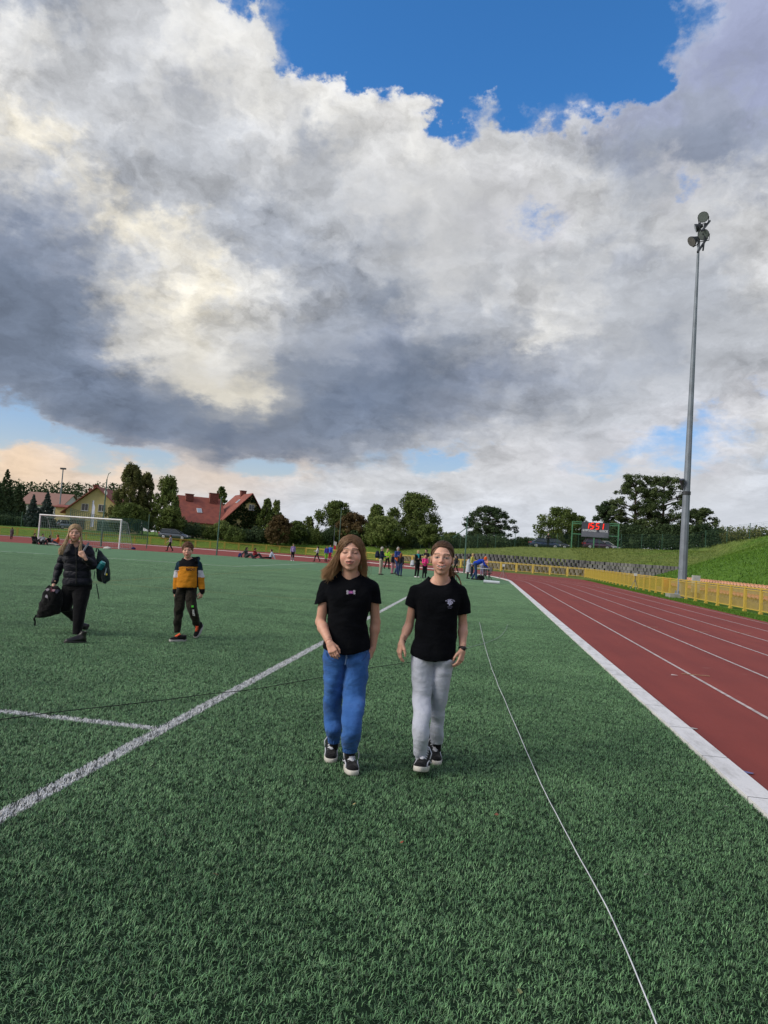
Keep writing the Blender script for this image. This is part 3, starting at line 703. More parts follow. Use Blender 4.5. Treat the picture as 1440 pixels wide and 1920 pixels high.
# ------------------------------------------------------------------ trees
def foliage(name, c1, c2):
    m_ = bpy.data.materials.new(name); m_.use_nodes = True; T = NT(m_.node_tree); b = T.n['Principled BSDF']
    g = T.new('ShaderNodeNewGeometry'); p = g.outputs['Position']
    n = T.noise(p, .55, 3, .6); k = T.noise(p, 5., 2, .6)
    c = T.mix(T.mr(T.m('ADD', T.m('MULTIPLY', n, .6), T.m('MULTIPLY', k, .4)), .38, .62), tuple(c1)+(1,), tuple(c2)+(1,))
    T.put(b.inputs['Base Color'], c); b.inputs['Roughness'].default_value = .75; b.inputs['Specular IOR Level'].default_value = .2
    tl = T.new('ShaderNodeBsdfTranslucent'); T.put(tl.inputs[0], c); mx = T.new('ShaderNodeMixShader'); mx.inputs[0].default_value = .25
    T.l.new(b.outputs[0], mx.inputs[1]); T.l.new(tl.outputs[0], mx.inputs[2]); T.l.new(mx.outputs[0], T.n['Material Output'].inputs[0]); return m_
FOL = dict(green=foliage('leaves_green', (.062,.100,.024), (.150,.195,.052)), light=foliage('leaves_light', (.095,.145,.034), (.190,.235,.070)),
           dark=foliage('needles_dark', (.028,.055,.024), (.075,.115,.046)), pine=foliage('needles_pine', (.042,.072,.026), (.115,.150,.055)),
           birch=foliage('leaves_birch', (.075,.100,.028), (.170,.170,.060)), rust=foliage('leaves_rust', (.080,.060,.028), (.150,.105,.045)),
           blue=foliage('needles_blue', (.035,.060,.055), (.090,.120,.105)), ivy=foliage('leaves_ivy', (.014,.030,.010), (.045,.065,.018)))
M_bark = mat('bark', (.085,.065,.05), .9, var=.3, scale=4); M_bbark = mat('birch_bark', (.35,.34,.31), .85, var=.4, scale=6, col2=(.12,.11,.10))
def leaf_cards(C, r, n, size, rng, up=.2, flat=1.):
    "n leaf sprays round the clump centres C (k,3) with radii r (k,)"
    k = len(C); w = r**2; idx = rng.choice(k, n, p=w/w.sum())
    d = rng.normal(0, 1, (n,3)); d /= np.linalg.norm(d, axis=1)[:,None]; rad = rng.random(n)**.42
    P = C[idx]+d*(r[idx]*rad)[:,None]*np.array([1,1,flat])
    nrm = d+rng.normal(0,.7,(n,3)); nrm[:,2] += up; nrm /= np.linalg.norm(nrm, axis=1)[:,None]
    t = np.cross(nrm, rng.normal(0,1,(n,3))); t /= np.linalg.norm(t, axis=1)[:,None]; b = np.cross(nrm, t)
    s = size*rng.uniform(.55,1.25,n)[:,None]; a = s*rng.uniform(.35,.7,n)[:,None]
    V = np.stack([P-t*s, P-b*a+t*s*.1, P+t*s, P+b*a+t*s*.1], 1).reshape(-1,3)
    return V, np.arange(n*4).reshape(n,4)
def np_mesh(name, V, F, mat_, parent=None):
    me = bpy.data.meshes.new(name); V = np.asarray(V, np.float32); F = np.asarray(F, np.int32)
    me.vertices.add(len(V)); me.vertices.foreach_set('co', V.ravel()); me.loops.add(F.size); me.loops.foreach_set('vertex_index', F.ravel())
    me.polygons.add(len(F)); k = F.shape[1]; me.polygons.foreach_set('loop_start', np.arange(0,F.size,k,dtype=np.int32)); me.polygons.foreach_set('loop_total', np.full(len(F),k,np.int32))
    me.update(); me.materials.append(mat_); return put(bpy.data.objects.new(name, me), parent)
def tree(name, label, kind, px, d, ytop, wpx, fol='green', n=4200, base=None, seed=0, cat='tree', group=None, size=None):
    rng = np.random.default_rng(seed*17+abs(int(px))); p = at(px, 1000, d); z = tz(p.x, p.y) if base is None else base
    H = max(1., at(px, ytop, d).z - z); Wd = wpx*d/FPX*(1.0 if kind == 'bush' else 1.34); b = Vector((p.x, p.y, z)); root = empty(name, b); tag(root, label, cat, group)
    mb = MB(); sz = size or max(.14, d*.0016); n = int(n*2.1)
    if kind == 'broad':
        hb = H*.10; K = 150; C = []; r = []
        for i in range(K):
            t = rng.random()**.85; zz = hb+(H-hb)*t; rr = Wd/2*(math.sin(math.pi*(.16+.80*t))**.6)*rng.uniform(.86,1.06)
            a = rng.random()*6.283; q = rr*rng.random()**.45; c = rng.uniform(.050,.115)*Wd
            C.append((math.cos(a)*(q-c*.5), math.sin(a)*(q-c*.5), min(zz, H-c*.6))); r.append(c)
        C = np.array(C); r = np.array(r)
        mb.tube([(0,0,-.3),(0,0,H*.25),(.05*Wd,0,H*.6)], [H*.028,H*.020,H*.008], 7)
        for i in rng.choice(K, 9): mb.tube([(0,0,H*rng.uniform(.15,.4)), tuple(C[i]*.9)], [H*.010,.015], 5)
        V, F = leaf_cards(C, r, n, sz, rng)
    elif kind == 'birch':
        C = []; r = []
        for i in range(170):
            t = rng.random()**.9; zz = H*(.10+.88*t); rr = Wd/2*(1-.72*max(0,t-.3)/.7)*min(1,.6+t*2)*rng.uniform(.85,1.15); a = rng.random()*6.283; q = rr*rng.random()**.5
            C.append((math.cos(a)*q, math.sin(a)*q, zz-.1*q)); r.append(Wd*rng.uniform(.04,.085))
        C = np.array(C); r = np.array(r); mb.tube([(0,0,-.3),(0,0,H*.5),(0,0,H*.96)], [H*.016,H*.010,.02], 7)
        for i in rng.choice(170, 22): mb.tube([(0,0,C[i][2]*.72), tuple(C[i])], [.05,.015], 5)
        V, F = leaf_cards(C, r, n, sz, rng, flat=1.9)
    elif kind == 'spruce':
        C = []; r = []
        for i in range(90):
            t = (i/89)**.9; zz = H*(.03+.95*t); rr = Wd/2*(1-t)**.85; a = i*2.4; q = rr*rng.uniform(.45,.9)
            C.append((math.cos(a)*q, math.sin(a)*q, zz-.18*q)); r.append(max(.10*Wd*(1-t)+.03*Wd, .12))
        C = np.array(C); r = np.array(r); mb.tube([(0,0,-.3),(0,0,H*.99)], [H*.02,.02], 6)
        V, F = leaf_cards(C, r, n, sz*.8, rng, flat=.8)
    elif kind == 'pine':
        C = []; r = []; K = 130
        for i in range(K):
            t = rng.random(); zz = H*(.20+.78*t); rr = Wd/2*(.80+.2*math.sin(math.pi*min(1,.2+t)))*(1-.5*max(0,t-.6)/.4)*rng.uniform(.85,1.1); a = rng.random()*6.283; q = rr*rng.random()**.5
            c = Wd*rng.uniform(.045,.095); C.append((math.cos(a)*q, math.sin(a)*q, min(zz,H-c*.4))); r.append(c)
        C = np.array(C); r = np.array(r); mb.tube([(0,0,-.3),(.1,0,H*.4),(0,.1,H*.92)], [H*.026,H*.018,.05], 7)
        for i in range(0, K, 2): mb.tube([(0,0,max(H*.25,C[i][2]-H*.10)), tuple(C[i])], [.09,.03], 5)
        V, F = leaf_cards(C, r, n, sz*.85, rng, flat=.62, up=.5)
    else:   # bush
        C = []; r = []
        for i in range(16):
            a = rng.random()*6.283; q = Wd/2*rng.random()**.5*.75; c = rng.uniform(.28,.45)*min(H, Wd*.6)
            C.append((math.cos(a)*q, math.sin(a)*q*.7, rng.uniform(c*.7, max(c*.71, H-c*.9)))); r.append(c)
        C = np.array(C); r = np.array(r); mb.tube([(0,0,-.2),(0,0,H*.6)], [.06,.02], 5)
        for i in range(5): mb.tube([(0,0,0), tuple(C[i])], [.05,.015], 4)
        V, F = leaf_cards(C, r, n, sz*.85, rng)
        V[:,2] = np.maximum(V[:,2], .0)
    n2 = max(80, n//9); V2, F2 = leaf_cards(C, r*1.3, n2, sz*.6, rng); V2[:,2] = np.maximum(V2[:,2], .05); F = np.concatenate([F, F2+len(V)]); V = np.concatenate([V, V2])
    mb.build('trunk', M_bbark if kind == 'birch' else M_bark, root)
    np_mesh('crown', V, F, FOL[fol], root); return root

TREES = [
 ('spruce_tree','tall dark spruce rising highest at the left edge of the picture','spruce',3,118,877,44,'dark',5200),
 ('spruce_tree','dark spruce just right of the tallest one at the left edge','spruce',27,124,905,40,'dark',4200),
 ('spruce_tree','lower dark conifer filling the gap behind the parked silver car','spruce',-12,112,900,50,'dark',4200),
 ('blue_spruce','bluish rounded spruce in front of the white building','spruce',57,112,926,30,'blue',3600),
 ('blue_spruce','fuller bluish spruce left of the yellow house, beside the light pole','spruce',83,114,921,36,'blue',4200),
 ('birch_tree','tallest drooping birch beside the yellow house','birch',238,112,871,56,'birch',7500),
 ('birch_tree','narrower birch touching the right side of the tallest birch','birch',266,115,886,38,'birch',4600),
 ('young_tree','pointed leafy tree left of the ivy-covered red-roofed house','birch',307,112,893,52,'light',5600),
 ('leafy_tree','dark leafy tree under the tall birches, behind the goal net','broad',240,108,945,60,'green',3600),
 ('leafy_tree','dark bushy tree left of the red roof wing','broad',318,108,950,46,'green',3200),
 ('round_tree','small dark treetop showing above the ridge of the red roof','broad',409,138,912,22,'green',1600),
 ('leafy_tree','slender leafy tree just right of the ivy-covered gable','birch',497,118,936,30,'green',3600),
 ('leafy_tree','thin pointed tree behind the rusty brown bush','birch',515,121,939,24,'light',2600),
 ('rusty_bush','rusty brown leafy bush right of the ivy-covered house','broad',523,112,967,40,'rust',3200),
 ('leafy_tree','low green tree between the rusty bush and the big rounded trees','broad',556,116,978,36,'green',2600),
 ('bare_tree','thin pale half-bare tree with sparse leaves','birch',577,122,969,26,'light',1000),
 ('leafy_tree','broad rounded green tree behind the small flag','broad',628,120,941,66,'green',6000),
 ('rusty_tree','dark reddish tree right of the broad green one','broad',661,116,963,52,'rust',4200),
 ('leafy_tree','airy light green tree left of the tallest rounded tree','birch',704,118,949,44,'light',3400),
 ('leafy_tree','bright green bushy tree below the airy one','broad',720,112,970,62,'light',4600),
 ('oak_tree','tallest rounded green tree, standing between the two walking girls','broad',774,120,927,82,'green',8500),
 ('leafy_tree','grey green bushy tree at the right foot of the tallest rounded tree','broad',806,112,984,48,'green',3200),
 ('leafy_tree','low olive tree behind the green pole with the diagonal brace','broad',848,116,1000,44,'green',2200),
 ('pine_tree','solitary dark pine standing clear against the sky right of the girls','pine',915,118,950,78,'dark',7500),
 ('leafy_tree','small light leafy tree behind the parked blue sedan','broad',1048,114,953,72,'green',4400),
 ('leafy_tree','low leafy tree left of the scoreboard','broad',1084,116,968,40,'green',2200),
 ('pine_tree','tall pine left of the pair, right above the scoreboard','pine',1188,116,888,84,'pine',8500),
 ('pine_tree','tall pine right of the pair, beside the floodlight mast','pine',1241,114,890,86,'pine',8500),
 ('pine_tree','lower dark pine filling the left side of the pine group','pine',1137,118,941,64,'dark',5200),
 ('leafy_tree','dark undergrowth tree between the pines and the mesh fence','broad',1180,113,985,90,'dark',4200),
 ('leafy_tree','dark undergrowth tree just left of the mast','broad',1250,111,985,76,'dark',3800),
 ('pine_tree','smaller pine right of the floodlight mast, above the hill','pine',1310,112,953,66,'pine',5600),
 ('leafy_tree','dark low tree under the small pine right of the mast','broad',1318,108,985,56,'dark',3200),
]
for i, (nm, lb, kd, px, d, yt, w, fo, n) in enumerate(TREES): tree(nm, lb, kd, px, d, yt, w, fo, n, seed=i)
BUSH = [(-5,104,962,40,'dark'),(25,106,966,40,'dark'),(330,109,968,44,'dark'),(362,111,978,44,'dark'),(392,111,984,36,'green'),(418,111,974,38,'light'),(437,110,984,46,'green'),(462,113,990,34,'dark'),
        (488,114,984,40,'dark'),(512,114,990,40,'green'),(540,116,990,42,'green'),(566,116,992,40,'dark'),(592,117,988,44,'green'),(618,116,985,44,'dark'),(645,116,988,46,'green'),
        (672,115,990,44,'dark'),(700,114,990,44,'green'),(728,113,992,42,'dark'),(757,113,992,42,'green'),(784,113,996,40,'dark'),(820,113,1000,40,'green'),(862,114,1003,40,'dark'),
        (890,113,1000,44,'dark'),(940,113,1002,44,'dark'),(972,120,1006,46,'green'),(1003,122,1008,44,'green'),(1030,118,1000,44,'dark'),(1066,116,1000,44,'dark'),(1100,114,998,44,'dark'),(1140,113,1000,52,'dark'),(1285,110,985,44,'dark')]
WHERE = {'dark':'dark dense','green':'mid green','light':'yellowish green'}
BWHERE = ['under the tall spruces at the far left', "behind the goal's left end", 'left of the parked estate car', 'above the parked estate car', 'between the estate car and the red roof', "yellowish, under the red roof's eave", "right under the red roof's right end", 'below the ivy-covered gable', 'right of the ivy-covered gable', 'in front of the rusty brown tree', 'just right of the rusty brown tree', 'under the thin half-bare tree', 'left of the broad tree behind the flag', 'beside the small red and white flag', 'under the dark reddish tree', "above the left girl's hair", 'behind the navy-jacketed man', 'above the half-hidden silver car', 'under the tallest rounded tree', 'between the tallest tree and the smiling girl', "right above the smiling girl's head", 'left of the pole with the diagonal brace', "under the solitary pine's left side", "under the solitary pine's right side", 'right of the solitary pine', 'behind the rear of the blue sedan', 'behind the front of the blue sedan', 'left of the scoreboard', 'behind the scoreboard', 'right of the scoreboard under the pines', 'just right of the floodlight mast']
for i, (px, d, yt, w, fo) in enumerate(BUSH):
    tree('bush', '%s bush in the hedge, %s' % (WHERE[fo], BWHERE[i]), 'bush', px, d, yt, w, fo, 1500, seed=i+50, cat='bush', group='bushes in the hedge behind the mesh fence')
def wood(name, label, x0, x1, d, top, n, fol, kind, base=None, wob=8):
    rng = np.random.default_rng(abs(int(x0))+3); Vs = []; Fs = []; c0 = 0
    mb = MB()
    for i in range(n):
        px = x0+(x1-x0)*(i+rng.uniform(-.3,.3))/max(n-1,1); dd = d*rng.uniform(.97,1.06); p = at(px,1000,dd)
        z = tz(p.x,p.y) if base is None else base; H = max(2, at(px, top(px)+rng.uniform(0,wob), dd).z-z); Wd = H*(.62 if kind == 'spruce' else .9)
        C = []; r = []
        for j in range(26):
            t = (j/25)**.8
            if kind == 'spruce': rr = Wd/2*(1-t)**.85; C.append((p.x+math.cos(j*2.4)*rr*.6,p.y+math.sin(j*2.4)*rr*.6,z+H*(.1+.88*t))); r.append(max(.30*Wd*(1-t)+.05*Wd,.3))
            else: a = rng.random()*6.28; q = Wd*.32*rng.random(); C.append((p.x+math.cos(a)*q,p.y+math.sin(a)*q,z+H*(.2+.6*t))); r.append(Wd*.24)
        V, F = leaf_cards(np.array(C), np.array(r)+.25, 700, dd*.0020, rng); Vs.append(V); Fs.append(F+c0); c0 += len(V)
    o = np_mesh(name, np.concatenate(Vs), np.concatenate(Fs), FOL[fol]); tag(o, label, 'wood', kind='stuff')
wood('spruce_wood', 'dark serrated line of spruces on the horizon behind the yellow house', -20, 232, 230, lambda x: 897+ (x-20)*.03, 46, 'dark', 'spruce')
wood('far_woodland', 'low hazy line of distant treetops on the right horizon', 820, 1130, 330, lambda x: 1004+(x-820)*.05, 34, 'green', 'broad', wob=6)
wood('far_woodland', 'brownish distant treetops peeping over the hill at the right edge', 1330, 1480, 200, lambda x: 984, 20, 'birch', 'broad', wob=5)
wood('far_woodland', 'distant treetops filling the gaps between the nearer trees in the middle', 440, 840, 210, lambda x: 985+(x-440)*.06, 40, 'green', 'broad', wob=10)

# ------------------------------------------------------------------ houses
M_roof = mat('red_roof_tiles', (.30,.085,.055), .8, var=.2, scale=1.2, bump=.5, bscale=9, col2=(.19,.055,.042))
M_ywall = mat('yellow_render', (.62,.52,.24), .85, var=.08, scale=.8)
M_wwall = mat('white_render', (.55,.55,.53), .85); M_brick = mat('brick', (.19,.06,.045), .85, var=.3, scale=5)
M_win = mat('window_glass', (.03,.04,.05), .12, spec=.6); M_frame = mat('window_frame', (.60,.60,.60), .5); M_gdoor = mat('garage_door', (.10,.085,.07), .6)
def gable_block(root, x0, x1, y0, y1, eave, ridge, axis, wallm, roofm, over=.5, z0=-.5, fx=.5, eave2=None):
    "box with a pitched roof; axis is the ridge direction in the house's own frame"
    w = MB(); w.box(x0,x1,y0,y1,z0,eave)
    if axis == 'y':
        xm = x0+(x1-x0)*fx; e2 = eave2 or eave; w.add([(x0,y0,eave),(x1,y0,eave),(x1,y0,e2-.05),(xm,y0,ridge-.12)], [(0,1,2,3)]); w.add([(x0,y1,eave),(x1,y1,eave),(x1,y1,e2-.05),(xm,y1,ridge-.12)], [(0,3,2,1)])
        if e2 > eave: w.box(x1-.2,x1-.001,y0+.001,y1-.001,eave+.001,e2-.06)
    else:
        ym = (y0+y1)/2; w.add([(x0,y0,eave),(x0,y1,eave),(x0,ym,ridge-.12)], [(0,2,1)]); w.add([(x1,y0,eave),(x1,y1,eave),(x1,ym,ridge-.12)], [(0,1,2)])
    wall = w.build('wall', wallm, root); r = MB(); t = .16
    if axis == 'y':
        for sg, xe, e_ in ((-1,x0-over,eave),(1,x1+over,eave2 or eave)):
            s = (ridge-e_)/abs((x0 if sg < 0 else x1)-xm); ze = e_-over*s; P = [(xm,y0-over,ridge),(xe,y0-over,ze),(xe,y0-over,ze+t),(xm,y0-over,ridge+t)]
            r.prism(P, (0,y1-y0+2*over,0))
    else:
        s = (ridge-eave)/((y1-y0)/2)
        for sg, ye in ((-1,y0-over),(1,y1+over)):
            ze = eave-over*s; P = [(x0-over,ym,ridge),(x0-over,ye,ze),(x0-over,ye,ze+t),(x0-over,ym,ridge+t)]
            r.prism(P, (x1-x0+2*over,0,0))
    return wall, r.build('roof', roofm, root)
def window(root, c, w, h, face='y', s=-1):
    M = Matrix.Translation(c) @ (Matrix.Identity(4) if face == 'y' else Matrix.Rotation(math.pi/2,4,'Z'))
    fr = MB(); fr.box(-w/2-.07,w/2+.07,-.06,.06,-h/2-.07,-h/2,M).box(-w/2-.07,w/2+.07,-.06,.06,h/2,h/2+.07,M).box(-w/2-.07,-w/2,-.06,.06,-h/2,h/2,M).box(w/2,w/2+.07,-.06,.06,-h/2,h/2,M).box(-.03,.03,-.05,.05,-h/2,h/2,M)
    o = MB().box(-w/2,w/2,-.03,.03,-h/2,h/2,M).build('window', M_win, root); fr.build('frame', M_frame, o); 
    MB().box(-w/2-.15,w/2+.15,-.14,.0,-h/2-.13,-h/2-.075,M).build('sill', M_frame, o)
def yellow_house():
    D = 122; a = at(131,990,D); b = at(223,990,D-2); d = b-a; d.z = 0; Wd = d.length*1.04; ang = math.atan2(d.y,d.x)+.33
    z = tz(a.x,a.y); root = empty('yellow_house', ((a.x+b.x)/2,(a.y+b.y)/2,z), ang); tag(root, 'pale yellow gabled house with red tiled roof behind the goal', 'house')
    ez = at(131,958,D).z-z; rz = at(180,914,D).z-z; hw = Wd/2; ez2 = max(ez, 3.2)
    gable_block(root, -hw, hw, 0, 11, ez2, rz, 'y', M_ywall, M_roof, .7)
    for px, py in ((159.5,951),(190,952.5)):
        p = at(px,py,D-1); q = root.matrix_basis.inverted() @ p; window(root, (q.x,-.03,q.z), 1.0, 1.05)
    p = at(149,984,D); q = root.matrix_basis.inverted() @ p; MB().box(q.x-1.2,q.x+1.2,-.06,-.003,-.4,1.9).build('garage_door', M_gdoor, root)
    p = at(205,986,D); q = root.matrix_basis.inverted() @ p; MB().box(q.x-1.6,q.x+1.4,-.9,-.02,-.4,1.9).build('porch', mat('porch_green', (.05,.11,.08), .7), root)
    an = gable_block(root, -hw-3.2, -hw-.02, 4.5, 9, max(ez+.6,3.), max(ez+1.0,3.6), 'x', M_ywall, M_roof, .3)
    ch = MB(); ch.box(-2.2,-1.5,5,5.7,rz-2,rz+.55).box(-2.3,-1.4,4.9,5.8,rz+.55,rz+.7); ch.build('chimney', M_brick, root)
    MB().box(-3.3,-2.8,6.2,6.6,rz-2.4,rz+.1).build('chimney', M_brick, root)
    p = at(199,924,D-1); q = root.matrix_basis.inverted() @ p
    mb = MB(); mb.tube([(q.x,-.8,q.z),(q.x+.05,-.74,q.z+.02)], [.42,.40], 16); mb.bar((q.x,-.7,q.z),(q.x-.5,.1,q.z-.3),.05); mb.build('satellite_dish', M_frame, root)
yellow_house()
def ivy_house():
    D = 124; a = at(421,985,D-2); b = at(492,985,D); root_z = tz(a.x,a.y); d = b-a; d.z = 0; ang = math.atan2(d.y,d.x)
    root = empty('red_roofed_house', ((a.x+b.x)/2,(a.y+b.y)/2,root_z), ang+.16); tag(root, 'wide red-roofed house with dark ivy covering its gable wall', 'house')
    Z = lambda y, x=450: at(x,y,D).z-root_z
    hw = d.length/2; ez = Z(964); rz = Z(925)
    fx = .66; ez = Z(973); ez2_ = Z(962)
    w1, r1 = gable_block(root, -hw, hw, 0, 10, ez, rz, 'y', M_ywall, M_roof, .6, fx=fx, eave2=ez2_)
    # long left wing, its roof facing the pitch
    xl = (root.matrix_basis.inverted() @ at(337,960,D)).x; rz2 = Z(932,370); ez2 = Z(977,370)
    w2, r2 = gable_block(root, xl, -hw-.02, 1.2, 11.5, ez2, rz2, 'x', M_ywall, M_roof, .6)
    # ivy on the gable
    rng = np.random.default_rng(3); n = 5200; xs = rng.uniform(-hw,hw,n); zs = rng.uniform(-.5, rz, n); xm_ = -hw+2*hw*fx; lim = np.where(xs < xm_, ez+(rz-ez)*(xs+hw)/(xm_+hw), ez2_+(rz-ez2_)*(hw-xs)/(hw-xm_))
    hole = (np.hypot((xs-xm_+.15)/.9,(zs-(rz-2.1))/.75) < 1) | (np.hypot((xs-hw*.62)/.5,(zs-ez*.55)/.9) < 1) | (np.hypot((xs+hw*.30)/.45,(zs-ez*.9)/.5) < 1)
    k = (zs < lim-.1) & ~hole; P = np.stack([xs[k], rng.uniform(-.45,-.05,k.sum()), zs[k]], 1)
    V, F = leaf_cards(P, np.full(len(P), .12), len(P), .24, rng); np_mesh('ivy', V, F, FOL['ivy'], root)
    window(root, (-hw+2*hw*fx+.1,-.05,rz-2.3), .8, .8); window(root, (hw*.62,-.05,ez*.55), .9, 1.3)
    for (px,py) in ((370,960),(428,940)):
        q = root.matrix_basis.inverted() @ at(px,py,D)
        if px < 400: s = (rz2-ez2)/(10.3/2); y = 1.2+(q.z-ez2)/s; M = Matrix.Translation((q.x,y,q.z+.22)) @ Matrix.Rotation(math.atan(s),4,'X')
        else:
            s = (rz-ez)/(2*hw*fx); x = -hw+(q.z-ez)/s; M = Matrix.Translation((x,3.2,q.z+.22)) @ Matrix.Rotation(-math.atan(s),4,'Y')
        sk = MB().box(-.42,.42,-.6,.6,-.04,.05,M).build('skylight', M_frame, root); MB().box(-.32,.32,-.5,.5,.055,.07,M).build('pane', mat('skylight_glass', (.35,.42,.5), .1), sk)
    for px, y0, y1, w in ((402,926,946,1.5),(465,920,932,.95),(351,928,936,1.3)):
        q = root.matrix_basis.inverted() @ at(px,y0,D+2); q2 = root.matrix_basis.inverted() @ at(px,y1,D+2)
        MB().box(q.x-w/2,q.x+w/2,5,5.9,q2.z-.4,q.z).box(q.x-w/2-.08,q.x+w/2+.08,4.92,5.98,q.z,q.z+.12).build('chimney', M_brick, root)
ivy_house()
def white_building():
    D = 185; a = at(36,965,D); b = at(114,965,D); d = b-a; d.z = 0; z = tz(a.x,a.y); root = empty('white_building', ((a.x+b.x)/2,(a.y+b.y)/2,z), math.atan2(d.y,d.x))
    tag(root, 'long white building with faded red-brown roof far behind the blue spruces', 'house'); hw = d.length/2; ez = at(75,945,D).z-z; rz = at(75,922,D).z-z
    gable_block(root, -hw, hw, 0, 12, ez, rz, 'x', M_wwall, mat('faded_roof', (.27,.15,.12), .8), .5)
    for i in range(5): window(root, (-hw+hw*2*(i+.5)/5,-.03,ez-1.6), 1.3, 1.2)
white_building()

# ------------------------------------------------------------------ cars
M_tyre = mat('tyre', (.02,.02,.02), .9); M_rim = mat('rim', (.45,.46,.48), .35, .5); M_cgl = mat('car_glass', (.035,.045,.055), .08, spec=.7)
M_red = mat('tail_light', (.35,.02,.015), .3); M_hl = mat('headlight_glass', (.6,.62,.65), .1)
def car(name, label, pr, pf, d, colr, kind='sedan', cat='car', dd=0.):
    "pr = rear pixel x, pf = front pixel x, at distance d"
    a = at(pr,1000,d); b = at(pf,1000,d+dd); v = b-a; v.z = 0; L = v.length if kind != 'fix' else 4.4; z = tz((a.x+b.x)/2,(a.y+b.y)/2)
    root = empty(name, ((a.x+b.x)/2,(a.y+b.y)/2,z), math.atan2(v.y,v.x)); tag(root, label, cat, 'cars parked beyond the stadium fence')
    s = L/4.5; Hh = {'sedan':1.44,'hatch':1.50,'suv':1.62,'wagon':1.50}[kind]
    paint = mat('car_paint_%d_%d_%d' % tuple(int(c*1000) for c in colr), colr, .28, .35, var=.03, coat=.6)
    low = {'sedan':[(-2.25,.35,.80),(-2.22,.30,.93),(-1.7,.22,.98),(-1.0,.2,.95),(0,.2,.93),(.9,.2,.93),(1.15,.2,.92),(1.8,.22,.80),(2.15,.26,.66),(2.25,.36,.52)],
           'hatch':[(-2.25,.35,.95),(-2.2,.28,1.0),(-1.6,.2,.98),(-.8,.2,.95),(.2,.2,.93),(1.05,.2,.94),(1.4,.2,.90),(1.9,.24,.78),(2.2,.3,.62),(2.25,.38,.5)]}
    low['suv'] = [(x,zl+.05,zh+.10) for x,zl,zh in low['hatch']]; low['wagon'] = low['hatch']
    st = low[kind]; W_ = .88; V = []; n = 10
    for x, zl, zh in st:
        wf = 1-.13*(abs(x)/2.25)**5
        for i in range(n):
            t = i/(n-1); ang = t*math.pi; yy = -math.cos(ang); prof = math.sin(ang)
            V.append((x*s, W_*wf*math.copysign(abs(yy)**.35, yy), zl+(zh-zl)*prof**.45))
    F = [(j*n+i,(j+1)*n+i,(j+1)*n+i+1,j*n+i+1) for j in range(len(st)-1) for i in range(n-1)]+[tuple(range(n)), tuple((len(st)-1)*n+i for i in range(n))[::-1]]
    F += [(j*n, j*n+n-1, (j+1)*n+n-1, (j+1)*n) for j in range(len(st)-1)]
    body = mesh_obj('body', V, F, paint, root, smooth=True)
    cab = {'sedan':((-1.75,.95),(-1.0,Hh),(.15,Hh),(1.05,.92)),'hatch':((-2.1,.95),(-1.75,Hh-.06),(.2,Hh),(1.15,.93)),'suv':((-2.15,1.04),(-1.9,Hh-.05),(.15,Hh),(1.1,1.03)),'wagon':((-2.1,.95),(-1.8,Hh-.05),(.2,Hh),(1.15,.93))}[kind]
    def cabin(off, top, y0, y1, x_in=0.):
        Vc = []
        for (x, zz), q in zip(cab, (0,1,1,0)):
            for sg in (-1,1): Vc.append(((x+x_in*(1 if x < 0 else -1))*s, sg*(y1 if q else y0), zz+(top if q else off)))
        return Vc, [(0,1,3,2),(2,3,5,4),(4,5,7,6),(0,2,4,6),(1,7,5,3),(0,6,7,1)]
    mb = MB(); V, F = cabin(-.03,-.02,.80,.62); mb.add(V, F); mb.build('windows', M_cgl, root)
    rf = MB(); (x1,z1),(x2,z2) = cab[1],cab[2]; rf.box(x1*s-.03,x2*s+.05,-.64,.64,max(z1,z2)-.05,max(z1,z2)+.015)
    for sg in (-1,1):
        for (xa,za),(xb,zb_) in ((cab[0],cab[1]),(cab[3],cab[2])): rf.bar((xa*s,sg*.80,za-.02), (xb*s,sg*.635,zb_-.02), .08,.06)
        rf.bar((-.35*s,sg*.81,.93),(-.40*s,sg*.64,Hh-.03),.07,.05); rf.bar((cab[1][0]*s,sg*.64,cab[1][1]-.02),(cab[2][0]*s,sg*.64,cab[2][1]-.02),.06,.06)
    rf.build('roof', paint, root, smooth=False)
    for x in (-1.42*s, 1.38*s):
        for sg in (-1,1):
            MB().tube([(x,sg*.70,.32),(x,sg*.885,.32)], .325, 18).build('tyre', M_tyre, root)
            MB().tube([(x,sg*.886,.32),(x,sg*.90,.32)], [.22,.20], 10).build('rim', M_rim, root)
    for sg in (-1,1):
        MB().box(-2.27*s,-2.10*s,sg*.62-.16,sg*.62+.16,.72,.90).build('tail_light', M_red, root); MB().box(2.02*s,2.2*s,sg*.60-.17,sg*.60+.17,.55,.68).build('headlight', M_hl, root)
        MB().box(.86*s,1.02*s,sg*.90-.09,sg*.90+.09,.93,1.05).build('wing_mirror', paint, root)
    return root
car('parked_car','dark blue sedan parked on the bank behind the standing man',994,1051,106,(.035,.055,.11),'sedan')
car('parked_car','dark grey car behind the blue sedan, only its bonnet showing',1018,1067,110,(.06,.065,.075),'hatch')
car('parked_car','dark purple hatchback parked on the bank behind the scoreboard',1095,1147,107,(.075,.03,.07),'hatch')
car('parked_car','white car behind the purple hatchback with its bonnet sticking out',1112,1162,111,(.50,.50,.52),'hatch')
car('parked_car','grey estate car parked in front of the ivy-covered house',300,356,106,(.10,.12,.15),'wagon')
car('parked_car','silver blue car half hidden by the bank, between the girls',718,755,128,(.22,.28,.33),'sedan')
car('parked_car','silver hatchback parked left of the goal post',42,73,116,(.30,.34,.40),'hatch',dd=2.)
car('parked_car','pale blue grey car parked in front of the yellow house',106,140,116,(.26,.32,.35),'hatch',dd=2.)
car('parked_car','dark blue car parked right behind the silver hatchback',64,96,121,(.03,.04,.07),'hatch')

